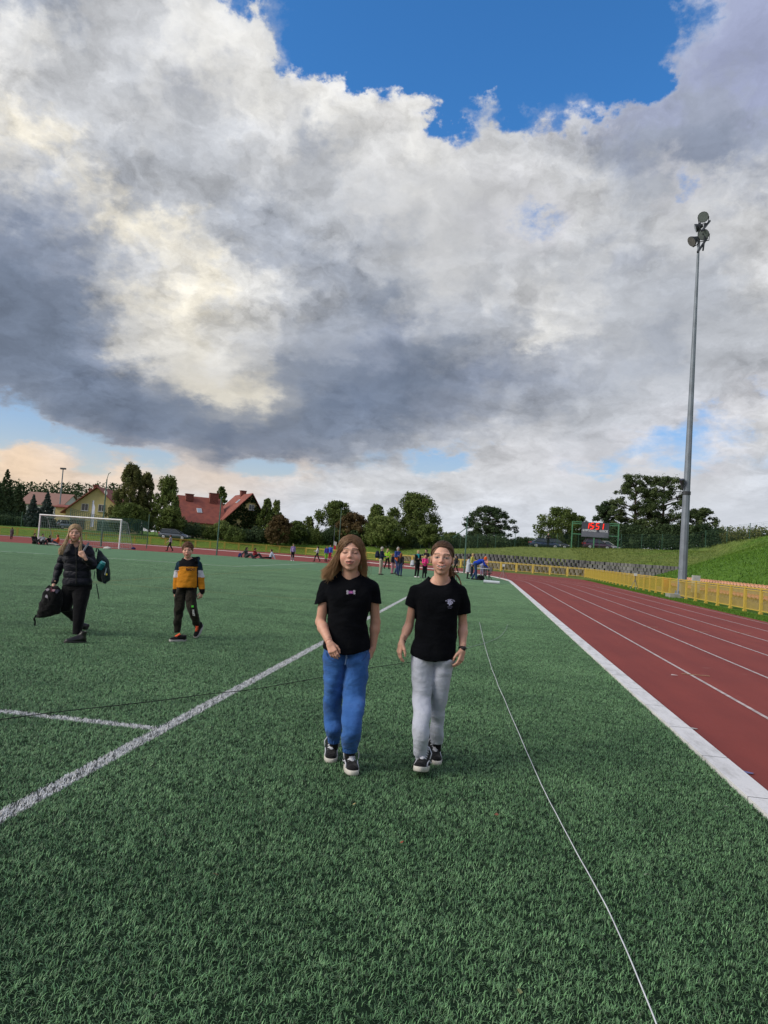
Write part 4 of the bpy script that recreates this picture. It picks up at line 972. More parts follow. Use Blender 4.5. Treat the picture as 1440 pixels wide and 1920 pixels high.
# ------------------------------------------------------------------ far lamp post, banner, goal, net poles
def pole(name, label, cat, px, ytop, d, r, m_, base=None, extra=None, lean=None, ybase=None):
    p = at(px, 1000, d)
    if ybase: p = onz(px, ybase)
    z = tz(p.x,p.y) if base is None else base; H = at(px, ytop, depth(p)).z-z; root = empty(name, (p.x,p.y,z)); tag(root, label, cat)
    MB().tube([(0,0,-.1),(0,0,H)], [r,r*.7], 8).build('pole', m_, root)
    if extra: extra(root, H)
    return root
M_pgr = mat('green_pole_paint', (.055,.13,.10), .5)
def lampx(root, H): MB().box(-.55,.55,-.25,.25,H,H+.35).build('lamp_head', M_dark, root)
pole('lamp_post','distant tall lamp post rising above the spruces left of the yellow house','lamp post',107,879,150,.16,M_galv,extra=lampx)
def tipx(root, H): MB().tube([(0,0,H),(.12,0,H+.5),(.3,0,H+.6)], .03, 6).build('pole_tip', M_pgr, root)
pole('net_pole','tall green net pole right behind the goal','pole',189,897,60,.075,M_pgr,base=0,extra=tipx,ybase=1025)
pole('net_pole','short green net pole between the goal and the boy','pole',275,980,60,.05,M_pgr,base=0,ybase=1026)
pole('net_pole','green net pole rising in front of the ivy-covered house','pole',406,931,60,.07,M_pgr,base=0,ybase=1041)
pole('net_pole','thin green pole above the left girl, in front of the rounded trees','pole',637,951,98,.07,M_pgr)
def brace(root, H):
    MB().bar((0,0,H*.80),(-1.15,.1,H*.60),.07).build('diagonal_brace', M_pgr, root)
pole('net_pole','green pole with a diagonal brace right of the girls','pole',870,967,60,.075,M_pgr,base=0,extra=brace,ybase=1074)
def flagx(root, H):
    V = []; n = 8
    for i in range(n+1):
        z = H*(.15+.85*i/n); w = .5*(1 if i < n-1 else .5); V += [(0,0,z),(w,.05*math.sin(i),z)]
    mesh_obj('banner', V, [(2*i,2*i+1,2*i+3,2*i+2) for i in range(n)], mat('banner_white', (.55,.57,.66), .8, var=.2, scale=1.2, col2=(.42,.45,.60)), root)
pole('feather_banner','tall narrow white advertising banner in front of the yellow house','banner',168,938,108,.03,M_galv,extra=flagx)
o = pole('national_flag','small white and red flag on a thin pole in front of the dark trees','flag',627,984,108,.025,M_galv)
mb = MB(); mesh_obj('flag_cloth', [(0,0,2.3),(.45,.1,2.1),(0,0,1.7),(.42,.1,1.5),(0,0,1.1),(.35,.1,.9)], [(0,1,3,2)], mat('flag_white', (.6,.55,.55), .8), o)
mesh_obj('flag_stripe', [(0,0,1.7),(.42,.1,1.5),(.38,.1,.75),(0,0,1.0)], [(0,1,2,3)], mat('flag_red', (.55,.03,.04), .8), o)
def goal():
    pr = at(223,1028,60.2); pl = at(71,1015,62.2); pr.z = pl.z = 0; d = pr-pl; L = d.length; d.normalize(); k = Vector((-d.y,d.x,0))
    if k.y < 0: k = -k
    root = empty('football_goal', pl, math.atan2(d.y,d.x)); tag(root, 'white football goal with net at the far end of the pitch', 'goal'); Wp = mat('goal_white', (.75,.76,.78), .4)
    for nm, a, b in (('goal_post',(0,0,0),(0,0,2.44)),('goal_post',(L,0,0),(L,0,2.44)),('crossbar',(-.06,0,2.44),(L+.06,0,2.44))): MB().tube([a,b], .062, 10).build(nm, Wp, root)
    st = MB()
    for x in (0, L): st.bar((x,0,2.42),(x,.9,2.25),.035).bar((x,.9,2.25),(x,2.,.03),.035).bar((x,0,.03),(x,2.,.03),.035)
    st.bar((0,2.,.03),(L,2.,.03),.035); st.build('net_frame', mat('net_frame_grey', (.3,.33,.34), .5), root)
    mb = MB(); c = .24; prof = [(0,2.42),(.9,2.2),(1.45,1.2),(2.,.05)]
    n = int(L/c)
    for i in range(n+1):
        x = L*i/n
        for (a1,z1),(a2,z2) in zip(prof[:-1],prof[1:]): mb.bar((x,a1,z1),(x,a2,z2),.009)
    for (a1,z1),(a2,z2) in zip(prof[:-1],prof[1:]):
        for q in range(5): mb.bar((0,a1+(a2-a1)*q/5,z1+(z2-z1)*q/5),(L,a1+(a2-a1)*q/5,z1+(z2-z1)*q/5),.009)
    for x in (0,L):
        for q in range(9):
            z = 2.4*q/9; a = float(np.interp(z, [0,1.2,2.2,2.42], [2.,1.45,.9,0])); mb.bar((x,0,z),(x,a,z),.009)
        for q in range(8): a = 2.*q/8; mb.bar((x,a,0),(x,a,float(np.interp(a,[0,.9,1.45,2.],[2.42,2.2,1.2,.05]))),.009)
    mb.build('net', mat('net_cord', (.30,.42,.38), .8), root)
goal()
def stop_net():
    a = onz(96,1018); b = onz(189,1024); c = onz(250,1028); root = empty('ball_stop_net', a); tag(root, 'dark green ball stop net sagging behind the goal', 'net')
    mb = MB(); n = 40
    pts = [a.lerp(b, i/24) for i in range(24)]+[b.lerp(c, i/16) for i in range(17)]
    for i, p in enumerate(pts): 
        top = 3.3-.55*math.sin(math.pi*i/len(pts))-.9*(i/len(pts))**6; q = p-a+Vector((0,2.6,0)); mb.bar(q+Vector((0,0,.9)), q+Vector((0,0,top)), .03, .012)
    for k in range(16):
        for i in range(len(pts)-1):
            t = [3.3-.55*math.sin(math.pi*j/len(pts))-.9*(j/len(pts))**6 for j in (i,i+1)]
            q0 = pts[i]-a+Vector((0,2.6,.9+(t[0]-.9)*k/15)); q1 = pts[i+1]-a+Vector((0,2.6,.9+(t[1]-.9)*k/15)); mb.bar(q0,q1,.03,.03)
    mb.build('netting', mat('dark_green_net', (.02,.085,.065), .8), root)
    for p in (pts[0], pts[-1]): MB().tube([p-a+Vector((0,2.6,0)), p-a+Vector((0,2.6,3.3))], .04, 6).build('support', M_pgr, root)
stop_net()

# ------------------------------------------------------------------ soft solids: distance fields turned into one continuous skin
def smin(a, b, k):
    if k <= 0: return np.minimum(a, b)
    h = np.clip(.5+.5*(b-a)/k, 0, 1); return b*(1-h)+a*h-k*h*(1-h)
class Field:
    def __init__(s, lo, hi, h):
        s.lo = np.array(lo, float)-2.5*h; s.h = h; s.n = np.ceil((np.array(hi)-s.lo+2.5*h)/h).astype(int)+1
        s.D = np.full(tuple(s.n), 1., np.float32)
        s.ax = [s.lo[i]+h*np.arange(s.n[i]) for i in range(3)]
    def box(s, lo, hi):
        a = np.clip(np.floor((np.array(lo)-s.lo)/s.h).astype(int), 0, s.n-1); b = np.clip(np.ceil((np.array(hi)-s.lo)/s.h).astype(int)+1, 1, s.n)
        if (b <= a).any(): return None, None
        sl = tuple(slice(a[i], b[i]) for i in range(3))
        return sl, (s.ax[0][sl[0]][:,None,None], s.ax[1][sl[1]][None,:,None], s.ax[2][sl[2]][None,None,:])
    def _op(s, sl, d, k, sub):
        if sub: s.D[sl] = -smin(-s.D[sl], d, k)
        else: s.D[sl] = smin(s.D[sl], d, k)
    def cone(s, a, b, ra, rb, k=.02, sub=False):
        a = np.array(a, float); b = np.array(b, float); m = max(ra, rb)+k+3*s.h
        sl, g = s.box(np.minimum(a,b)-m, np.maximum(a,b)+m)
        if sl is None: return s
        ab = b-a; L = ab@ab+1e-12; t = np.clip(((g[0]-a[0])*ab[0]+(g[1]-a[1])*ab[1]+(g[2]-a[2])*ab[2])/L, 0, 1)
        d = np.sqrt((g[0]-a[0]-t*ab[0])**2+(g[1]-a[1]-t*ab[1])**2+(g[2]-a[2]-t*ab[2])**2)-(ra+(rb-ra)*t)
        s._op(sl, d, k, sub); return s
    def chain(s, pts, rs, k=.02):
        for i in range(len(pts)-1): s.cone(pts[i], pts[i+1], rs[i], rs[i+1], k)
        return s
    def ell(s, c, r, k=.02, sub=False, R=None):
        c = np.array(c, float); r = np.array(r, float)*np.ones(3); m = r.max()+k+3*s.h; sl, g = s.box(c-m, c+m)
        if sl is None: return s
        q = [g[i]-c[i] for i in range(3)]
        if R is not None: q = [sum(R[j][i]*q[j] for j in range(3)) for i in range(3)]
        l = np.sqrt((q[0]/r[0])**2+(q[1]/r[1])**2+(q[2]/r[2])**2); g2 = np.sqrt((q[0]/r[0]**2)**2+(q[1]/r[1]**2)**2+(q[2]/r[2]**2)**2)+1e-6
        d = l*(l-1)/g2; s._op(sl, d, k, sub); return s
    def loft(s, secs, k=.02, sub=False, p=2.3, soft=.032):
        "secs: (z, cx, cy, rx, ry) by height; rounded-box sections"
        S_ = sorted(secs); z = np.array([q[0] for q in S_]); m = max(max(q[3],q[4]) for q in S_)+k+3*s.h
        cx = [q[1] for q in S_]; cy = [q[2] for q in S_]
        sl, g = s.box((min(cx)-m, min(cy)-m, z[0]-k-3*s.h), (max(cx)+m, max(cy)+m, z[-1]+k+3*s.h))
        if sl is None: return s
        zz = g[2].ravel(); w = max(1, int(soft/s.h)); kz = np.hanning(2*w+3)[1:-1]; kz /= kz.sum()
        def I(j):
            e = np.concatenate([zz[0]-s.h*np.arange(w,0,-1), zz, zz[-1]+s.h*np.arange(1,w+1)]); v = np.interp(e, z, [q[j] for q in S_]); return np.convolve(v, kz, 'valid')[None,None,:]
        X = np.abs((g[0]-I(1))/I(3)); Y = np.abs((g[1]-I(2))/I(4)); l = (X**p+Y**p)**(1/p)
        d = (l-1)*np.minimum(I(3), I(4)); d = np.maximum(d, np.maximum(g[2]-z[-1], z[0]-g[2])); s._op(sl, d, k, sub); return s
    def plane(s, pt, nrm):
        "keep what lies behind the plane"
        n = np.array(nrm, float); n /= np.linalg.norm(n)
        d = (s.ax[0][:,None,None]-pt[0])*n[0]+(s.ax[1][None,:,None]-pt[1])*n[1]+(s.ax[2][None,None,:]-pt[2])*n[2]
        s.D = np.maximum(s.D, d).astype(np.float32); return s
    def disp(s, fn):
        s.D = s.D+fn(s.ax[0][:,None,None], s.ax[1][None,:,None], s.ax[2][None,None,:]).astype(np.float32); return s
    def mesh(s):
        D = s.D; ins = D < 0; nx, ny, nz = D.shape
        c = np.zeros((nx-1,ny-1,nz-1), np.int8)
        for i in (0,1):
            for j in (0,1):
                for k in (0,1): c += ins[i:nx-1+i, j:ny-1+j, k:nz-1+k]
        act = (c > 0) & (c < 8); idx = -np.ones(act.shape, np.int64); I = np.argwhere(act)
        if len(I) == 0: return np.zeros((0,3)), np.zeros((0,4),int)
        idx[tuple(I.T)] = np.arange(len(I)); P = np.zeros((len(I),3)); cnt = np.zeros(len(I))
        for ax in range(3):
            for u in (0,1):
                for v in (0,1):
                    o = [0,0,0]; o[(ax+1)%3] = u; o[(ax+2)%3] = v; o2 = list(o); o2[ax] = 1
                    A = D[I[:,0]+o[0], I[:,1]+o[1], I[:,2]+o[2]]; B = D[I[:,0]+o2[0], I[:,1]+o2[1], I[:,2]+o2[2]]
                    m = (A < 0) != (B < 0); t = np.where(m, A/(A-B+1e-20), 0)
                    q = np.array(o, float)[None,:].repeat(len(I),0); q[:,ax] = t; P += q*m[:,None]; cnt += m
        V = s.lo+s.h*(I+P/cnt[:,None]); F = []
        for ax in range(3):
            sl0 = [slice(1,None)]*3; 
            a = [slice(1,n-1) for n in D.shape]; b = list(a); a[ax] = slice(0,D.shape[ax]-1); b[ax] = slice(1,D.shape[ax])
            A = ins[tuple(a)]; B = ins[tuple(b)]; E = np.argwhere(A != B)
            if len(E) == 0: continue
            sgn = A[tuple(E.T)]; E = E.copy(); e1, e2 = (ax+1)%3, (ax+2)%3; E[:,e1] += 1; E[:,e2] += 1
            def cell(d1, d2):
                q = E.copy(); q[:,e1] -= d1; q[:,e2] -= d2; return idx[tuple(q.T)]
            Q = np.stack([cell(1,1), cell(0,1), cell(0,0), cell(1,0)], 1); Q[~sgn] = Q[~sgn][:,::-1]; F.append(Q)
        return V, np.concatenate(F)
def join(parts):
    Vs = []; Fs = []; n = 0
    for V, F in parts: Vs.append(V); Fs.append(np.asarray(F)+n); n += len(V)
    return np.concatenate(Vs), np.concatenate(Fs)
def sk_obj(name, VF, mat_, parent=None, X=None, col=None, smooth=True):
    V, F = VF
    if X is not None: V = V @ X[0].T + X[1]
    q = parent
    while q is not None:
        if q.get('_o') is not None: V = V - np.array(q['_o']); break
        q = q.parent
    o = np_mesh(name, V, F, mat_, parent)
    if smooth: o.data.polygons.foreach_set('use_smooth', [True]*len(o.data.polygons))
    if col is not None:
        a = o.data.color_attributes.new('paint', 'FLOAT_COLOR', 'POINT'); a.data.foreach_set('color', np.concatenate([col, np.ones((len(col),1))],1).astype(np.float32).ravel())
    return o
def skin_mat():
    m_ = bpy.data.materials.new('skin'); m_.use_nodes = True; T = NT(m_.node_tree); b = T.n['Principled BSDF']
    a = T.new('ShaderNodeAttribute', attribute_name='paint').outputs['Color']; p = T.new('ShaderNodeNewGeometry').outputs['Position']
    T.put(b.inputs['Base Color'], T.mix(T.mr(T.noise(p, 35, 3, .6), .35, .7, 0, .16), a, (.42,.15,.10,1)))
    b.inputs['Roughness'].default_value = .52; b.inputs['Specular IOR Level'].default_value = .4
    b.inputs['Subsurface Weight'].default_value = .12; b.inputs['Subsurface Radius'].default_value = (.02,.008,.005); b.inputs['Subsurface Scale'].default_value = .5
    return m_
M_skin = skin_mat()
def cloth(name, col, var=.12, rough=.9, weave=220, bump=.25, sheen=.1, col2=None, scale=5, wr=.6):
    m_ = mat(name, col, rough, var=var, scale=scale, bump=bump, bscale=weave, sheen=sheen, spec=.15, col2=col2)
    if wr and not m_.get('wr'):
        m_['wr'] = 1; T = NT(m_.node_tree); b = T.n['Principled BSDF']; old = b.inputs['Normal'].links[0].from_socket if b.inputs['Normal'].links else None
        p = T.new('ShaderNodeNewGeometry').outputs['Position']; q = T.vm('ADD', T.vm('MULTIPLY', p, (1.,1.,1.7)), T.vm('SCALE', T.noise(p, 4, 2, .5, col=True), sc=.3))
        bn = T.new('ShaderNodeBump', {'Height': T.m('ADD', T.noise(q, 6., 3, .5), T.m('MULTIPLY', T.noise(q, 17., 2, .5), .22))}); bn.inputs['Strength'].default_value = wr; bn.inputs['Distance'].default_value = .09
        if old: T.l.new(old, bn.inputs['Normal'])
        T.l.new(bn.outputs[0], b.inputs['Normal'])
    return m_
def hair_mat(name, c1, c2):
    m_ = bpy.data.materials.new(name); m_.use_nodes = True; T = NT(m_.node_tree); b = T.n['Principled BSDF']
    p = T.new('ShaderNodeNewGeometry').outputs['Position']; a = T.new('ShaderNodeAttribute', attribute_name='tip').outputs['Fac']
    c = T.mix(T.m('ADD', T.m('MULTIPLY', a, .75), T.m('MULTIPLY', T.noise(p, 60, 3, .6), .3)), tuple(c1)+(1,), tuple(c2)+(1,))
    T.put(b.inputs['Base Color'], c); b.inputs['Roughness'].default_value = .55; b.inputs['Specular IOR Level'].default_value = .35; return m_
def strands(name, curves, mat_, parent=None, X=None, r=.0016, tips=None):
    "curves (n,m,3) -> flat three-sided locks"
    C = np.asarray(curves, float); n, m, _ = C.shape
    T_ = np.gradient(C, axis=1); T_ /= np.linalg.norm(T_, axis=2)[:,:,None]+1e-9
    rv = np.random.default_rng(3).normal(0,1,(n,1,3)); A = np.cross(T_, rv); A /= np.linalg.norm(A, axis=2)[:,:,None]+1e-9; B = np.cross(T_, A)
    w = r*np.linspace(1.1,.35,m)[None,:,None]*np.random.default_rng(4).uniform(.6,1.5,(n,1,1))
    R = np.stack([C+A*w, C-A*w*.5+B*w*.87, C-A*w*.5-B*w*.87], 2); V = R.reshape(-1,3)
    b = (np.arange(n)[:,None,None]*m+np.arange(m-1)[None,:,None])*3; k = np.arange(3)[None,None,:]
    F = np.stack([b+k, b+(k+1)%3, b+3+(k+1)%3, b+3+k], 3).reshape(-1,4)
    o = sk_obj(name, (V,F), mat_, parent, X)
    a = o.data.attributes.new('tip','FLOAT','POINT'); a.data.foreach_set('value', np.tile(np.repeat(np.linspace(0,1,m)**1.5,3), n).astype(np.float32))
    return o
def rotm(ax, t):
    c, s = math.cos(t), math.sin(t)
    return np.array({'x':[[1,0,0],[0,c,-s],[0,s,c]],'y':[[c,0,s],[0,1,0],[-s,0,c]],'z':[[c,-s,0],[s,c,0],[0,0,1]]}[ax])

# the head, in its own frame: x to the viewer's right, -y out of the face, z up
SK = np.array([.72,.42,.31]); SKP = np.array([.62,.36,.27])
def head_vf(h=.0026, neck=None, mouth='smile', eyes='open', cheek=1., jaw=1., skin=SK, brow=(.09,.05,.035), neck_r=.049):
    f = Field((-.10,-.13,-.24),(.10,.13,.13), h)
    f.ell((0,.012,.036),(.0715,.090,.082), 0); f.ell((0,-.022,-.020),(.064*jaw,.064,.062), .03); f.ell((0,-.034,-.050),(.050*jaw,.044,.045), .025); f.ell((0,-.060,-.086),(.019,.016,.014), .022)
    for s_ in (-1,1):
        f.ell((s_*.036,-.055,-.022),(.024*cheek,.022,.024), .02); f.cone((s_*.010,-.078,.033),(s_*.045,-.064,.036), .008,.006, .014)
        f.ell((s_*.031,-.091,.012),(.017,.012,.010), .010, sub=True)
        f.ell((s_*.031,-.0665,.0115),(.0150,.0150,.0125), .003)
        f.ell((s_*.0735,.014,-.004),(.008,.017,.029), .008); f.ell((s_*.078,.012,-.002),(.004,.009,.018), .004, sub=True)
        f.ell((s_*.0100,-.0895,-.0175),(.0066,.008,.0058), .006)
    f.cone((0,-.078,.026),(0,-.097,-.010), .0065,.0088, .010); f.ell((0,-.0985,-.0140),(.0088,.0085,.0080), .006)
    wm = .032 if mouth == 'smile' else .026
    f.ell((0,-.078,-.050),(.026,.014,.020), .014)
    f.cone((-wm*.75,-.0845,-.0435+(.007 if mouth=='smile' else 0)),(0,-.0925,-.0430), .0042,.0056, .005); f.cone((wm*.75,-.0845,-.0435+(.007 if mouth=='smile' else 0)),(0,-.0925,-.0430), .0042,.0056, .005)
    zl = -.0585 if mouth == 'smile' else (-.0555 if mouth == 'open' else -.0515)
    f.cone((-wm*.6,-.082,zl+.003),(0,-.0905,zl-.0015), .0045,.0066, .005); f.cone((wm*.6,-.082,zl+.003),(0,-.0905,zl-.0015), .0045,.0066, .005)
    if mouth != 'closed': f.ell((0,-.096,-.0495),(wm*.84,.014,.0052 if mouth == 'smile' else .0045), .003, sub=True)
    nk = neck if neck is not None else (0,.048,-.165)
    f.cone((0,.024,-.055), nk, neck_r, neck_r, .03)
    V, F = f.mesh(); x, y, z = V.T; n = len(V); C = np.tile(skin, (n,1)).astype(float)
    front = np.clip((-y-.03)/.03, 0, 1)
    def paint(w, c, a=1.):
        w = np.clip(w, 0, 1)[:,None]*a; C[:] = C*(1-w)+np.array(c)*w
    g = lambda cx, cz, sx, sz: np.exp(-((x-cx)/sx)**2-((z-cz)/sz)**2)
    for s_ in (-1,1):
        paint(g(s_*.040,-.024,.024,.018)*front, (.62,.22,.17), .45)
        paint(g(s_*.031,.010,.022,.013)*front, (.34,.17,.13), .6)
    paint(g(0,-.014,.013,.012)*front, (.60,.22,.17), .35)
    ml = -.0485-.0*x
    cv = .0085 if mouth == 'smile' else .0015
    lipc = cv*(x/.024)**2
    lips = (np.abs(x) < wm)*np.exp(-(((z-lipc+.0500)/(.0125*(1-.45*(x/wm)**2).clip(.2)))**4))*(y < -.068)
    paint(lips, (.46,.13,.12), .85)
    if mouth == 'smile':
        paint(((np.abs(x) < wm*.92) & (np.abs(z-lipc*.8+.0500) < .0046*(1-(x/wm)**2).clip(0)**.5) & (y < -.060)), (.80,.76,.71)); paint(((np.abs(x) < wm*.95) & (np.abs(z-lipc*.85+.0448) < .0014) & (y < -.060)), (.16,.04,.035)); paint(((np.abs(x) < wm*.8) & (np.abs(z-lipc*.8+.0556) < .0012) & (y < -.060)), (.22,.05,.045))
    elif mouth == 'open': paint(((np.abs(x) < wm*.85) & (np.abs(z-lipc+.0490) < .0040) & (y < -.060)), (.16,.05,.045)); paint(((np.abs(x) < wm*.66) & (np.abs(z-lipc+.0474) < .0020) & (y < -.060)), (.80,.75,.70))
    else: paint(((np.abs(x) < wm*.95) & (np.abs(z-lipc+.0478) < .0014) & (y < -.06)), (.20,.06,.05))
    for s_ in (-1,1):
        u = (x-s_*.033)/.021; bz = .0335+.004*(1-u*u)-.002*s_*u; paint(np.exp(-((z-bz)/.0036)**4)*(np.abs(u) < 1)*(y < -.03), brow, .9)
        u = (x-s_*.031)/.0180
        if eyes == 'open':
            paint(((np.abs(u) < .95) & (np.abs(z-.0110) < .0056*(1-u*u).clip(0)**.5+.0003) & (y < -.05)), (.50,.47,.44)); paint((np.hypot(x-s_*.031, z-.0115) < .0058) & (y < -.05), (.020,.014,.010))
            paint((np.abs(u) < 1.05)*np.exp(-((z-.0150+.0030*u*u)/.0024)**2)*(y < -.05), (.05,.03,.025), .95); paint((np.abs(u) < .9)*np.exp(-((z-.0072-.0018*u*u)/.0012)**2)*(y < -.05), (.16,.08,.06), .6)
        elif eyes == 'down':
            paint((np.abs(u) < 1.05)*np.exp(-((z-.0080-.0028*u*u)/.0028)**2)*(y < -.05), (.05,.03,.025), .95); paint((np.abs(u) < 1.)*np.exp(-((z-.0165+.002*u*u)/.0012)**2)*(y < -.05), (.22,.10,.07), .6)
    return V, F, C
def hand_vf(wrist, d, n, t, size=1., curl=.5, h=.0024, spread=.10, thumb=.5):
    "wrist point, finger direction d, back-of-hand normal n, thumb side t"
    d = np.array(d,float); d /= np.linalg.norm(d); t = np.array(t,float); t -= d*(t@d); t /= np.linalg.norm(t); n_ = np.cross(d,t)
    if n_@np.array(n,float) < 0: n_ = -n_
    w = np.array(wrist,float); s = size
    L = lambda a, b, c: w+s*(d*a+t*b+n_*c)
    f = Field(w-.19*s, w+.19*s, h)
    f.cone(L(-.045,0,0), L(.012,0,0), .0215*s, .0215*s, .01); f.cone(L(.0,.006,0), L(.015,-.006,0), .021*s,.021*s,.01)
    for q, b in enumerate((.026,.009,-.009,-.025)):
        f.cone(L(.018,b*.6,0), L(.080-.004*abs(q-1),b,.002), .0145*s, .0112*s, .012)
    for q, (b, ln) in enumerate(((.027,.070),(.009,.078),(-.009,.073),(-.0255,.057))):
        a0 = L(.082-.005*abs(q-1), b, .001); ang = curl*(.55+.12*q); p = a0; r = .0088
        for j, (fr, rr) in enumerate(((.45,.0082),(.31,.0074),(.24,.0062))):
            side = (b/.027)*spread; e = p+s*ln*fr*(d*math.cos(ang)-n_*math.sin(ang)+t*side*math.cos(ang)); f.cone(p, e, r*s, rr*s, .0030); p = e; r = rr; ang += curl*(.85 if j == 0 else .6)
    p0 = L(.014,.020,-.004); p1 = L(.046,.040+.008*thumb,-.012-.008*curl); p2 = L(.072,.045+.010*thumb,-.020-.012*curl); p3 = L(.092,.040+.010*thumb,-.026-.016*curl)
    f.cone(p0,p1,.0150*s,.0115*s,.008); f.cone(p1,p2,.0108*s,.0095*s,.004); f.cone(p2,p3,.0095*s,.0072*s,.003)
    return f.mesh()
def arm_vf(sh, el, wr, rs=(.040,.034,.034,.022), h=.005):
    sh, el, wr = map(lambda q: np.array(q,float), (sh,el,wr)); P = np.stack([sh,el,wr]); f = Field(P.min(0)-.05, P.max(0)+.05, h)
    f.cone(sh, el, rs[0], rs[1]*.92, .01); m = el+(wr-el)*.28; f.cone(el, m, rs[1]*.92, rs[2], .02); f.cone(m, wr, rs[2], rs[3], .02); return f.mesh()
FR = (np.stack([RV, FV, UV], 1), np.array([0,0,CAM_H]))     # frame of the figures near the camera: right, ahead, up
def FQ(D):
    def Q(px, py, off=0.): d = D+off; return np.array([(px-720)/FPX*d, d, (960-py)/FPX*d])
    return Q
def gdepth(px, py, z=0.): return depth(onz(px, py, z))
def secs(Q, rows, k=1.):
    "rows (py, xl, xr, off, half depth) -> loft sections"
    out = []
    for py, xl, xr, off, hd in rows: a = Q(xl,py,off); b = Q(xr,py,off); c = (a+b)/2; out.append((c[2], c[0], c[1], (b[0]-a[0])/2*k, hd*k))
    return out
def bounds(S_): S_ = np.array(S_); r = max(S_[:,3].max(), S_[:,4].max()); return (S_[:,1].min()-r, S_[:,2].min()-r, S_[:,0].min()), (S_[:,1].max()+r, S_[:,2].max()+r, S_[:,0].max())
def person_root(label, X, cat='person'):
    root = empty('person', tuple(X)); tag(root, label, cat); root['_o'] = [float(v) for v in X]; return root

# high-top shoe in its own frame: heel at the origin, toe towards +y, sole on z = 0
def shoe(root, M4, L=.255, upper=None, sole=None, lace=None, stripe=None, high=True, toe_cap=None, name='shoe', foxing=None, lacecol_wide=False, h=.004):
    W_ = L*.185
    def outline(k=1.):
        P = []
        for t in np.linspace(0, 2*math.pi, 44, endpoint=False):
            y = -math.cos(t); w = (W_*(.80+.24*ss((y+1)/1.4))*k)*abs(math.sin(t))**.62*math.copysign(1, math.sin(t)); P.append((w+.006*y*0, L/2+L/2*y*k))
        return P
    def tf(V): V = np.asarray(V); V = np.c_[V, np.ones(len(V))] @ np.array(M4).T; return V[:,:3]
    f = Field((-W_*1.5,-.03,-.01),(W_*1.5,L+.03,.19), h)
    f.ell((0,L*.80,.034),(W_*.86,L*.19,.030), 0); f.cone((0,L*.62,.042),(0,L*.22,.062), W_*.78, W_*.80, .03); f.ell((0,L*.20,.045),(W_*.78,L*.20,.05), .02); f.cone((0,L*.20,.07),(0,L*.17,.145 if high else .085), .040,.041, .02)
    f.cone((0,L*.60,.060),(0,L*.33,.098), .020,.026,.02); f.plane((0,0,.014),(0,0,-1)); f.plane((0,0,.158 if high else .095),(0,0,1))
    if high: f.cone((0,L*.19,.135),(0,L*.17,.20), .032,.033,.0, sub=True)
    V, F = f.mesh(); o = sk_obj(name, (tf(V),F), upper, root)
    O1 = outline(1.03); n = len(O1); V = [(x,y,z) for z, k in ((0,.985),(.006,1.03),(.030,1.035),(.033,1.0)) for x, y in outline(k)]
    F = [(r*n+i, r*n+(i+1)%n, (r+1)*n+(i+1)%n, (r+1)*n+i) for r in range(3) for i in range(n)]+[tuple(range(n))[::-1], tuple(3*n+i for i in range(n))]
    V = tf(V); V = V-np.array(root['_o']); mesh_obj('sole', V, F, sole, o, smooth=True)
    if lace is not None:
        mb = MB(); K = [(.66,.076),(.58,.088),(.50,.100),(.425,.114),(.375,.130),(.345,.146),(.335,.160)]
        if not high: K = K[:4]
        for i, (yy, zc) in enumerate(K):
            w = .025; y_ = yy*L+.004; mb.tube([(-w,y_-.010,zc-.012),(0,y_+.004,zc+.003),(w,y_-.010,zc-.012)], .0056, 5)
            if i < len(K)-1:
                y2, z2 = K[i+1][0]*L+.004, K[i+1][1]
                for s_ in (-1,1): mb.tube([(-s_*w,y_-.008,zc-.010),(0,(y_+y2)/2+.006,(zc+z2)/2+.004),(s_*w,y2-.008,z2-.010)], .0044, 5)
        if high:
            for s_ in (-1,1): mb.tube([(0,.34*L+.012,.155),(s_*.030,.40*L,.150),(s_*.052,.46*L,.118),(s_*.048,.50*L,.080)], .0042, 5)
        V = tf(mb.V)-np.array(root['_o']); mesh_obj('laces', V, mb.F, lace, o, smooth=True)
    if stripe is not None:
        mb = MB()
        for s_ in (-1,1): mb.tube([(s_*W_*.86,L*.12,.050),(s_*W_*.90,L*.30,.052),(s_*W_*.93,L*.48,.070),(s_*W_*.86,L*.60,.056),(s_*W_*.93,L*.72,.036)], .0048, 5)
        V = tf(mb.V)-np.array(root['_o']); mesh_obj('side_stripe', V, mb.F, stripe, o, smooth=True)
    return o
def foot_m(toe_px, toe_py, z_toe, heading, pitch, L=.255, lift=0., roll_=0.):
    "shoe whose toe tip is at the given ground pixel; heading 0 = straight to the camera"
    p = onz(toe_px, toe_py, z_toe); yaw = YAW+math.pi+heading
    R_ = Matrix.Rotation(yaw, 4, 'Z') @ Matrix.Rotation(pitch, 4, 'X')
    return Matrix.Translation(p) @ R_ @ Matrix.Translation((0,-L,0))
M_black = cloth('black_cotton', (.0035,.0042,.0065), var=.2, weave=260, sheen=0, rough=1., wr=.3); M_shoeb = cloth('black_canvas', (.008,.008,.010), rough=.8); M_sole = mat('white_rubber', (.56,.54,.49), .6, var=.12, scale=30)
M_lace = mat('white_laces', (.55,.56,.62), .8); M_blk2 = mat('black_plastic', (.01,.01,.012), .45)
def folds(amp, parts):
    def fn(x, y, z):
        r = 0
        for kx, ky, kz, ph, a in parts: r = r+a*np.sin(kx*x+ky*y+kz*z+ph+1.6*np.sin(9*x+11*z+ph)+1.1*np.sin(23*y+17*x-13*z))
        return amp*r
    return fn
HM1 = hair_mat('brown_hair', (.085,.042,.022), (.42,.25,.12)); HM2 = hair_mat('dark_blond_hair', (.095,.050,.028), (.20,.12,.07))
HM3 = hair_mat('blond_hair', (.30,.20,.11), (.55,.40,.24)); HM4 = hair_mat('boy_brown_hair', (.10,.045,.024), (.22,.11,.06))
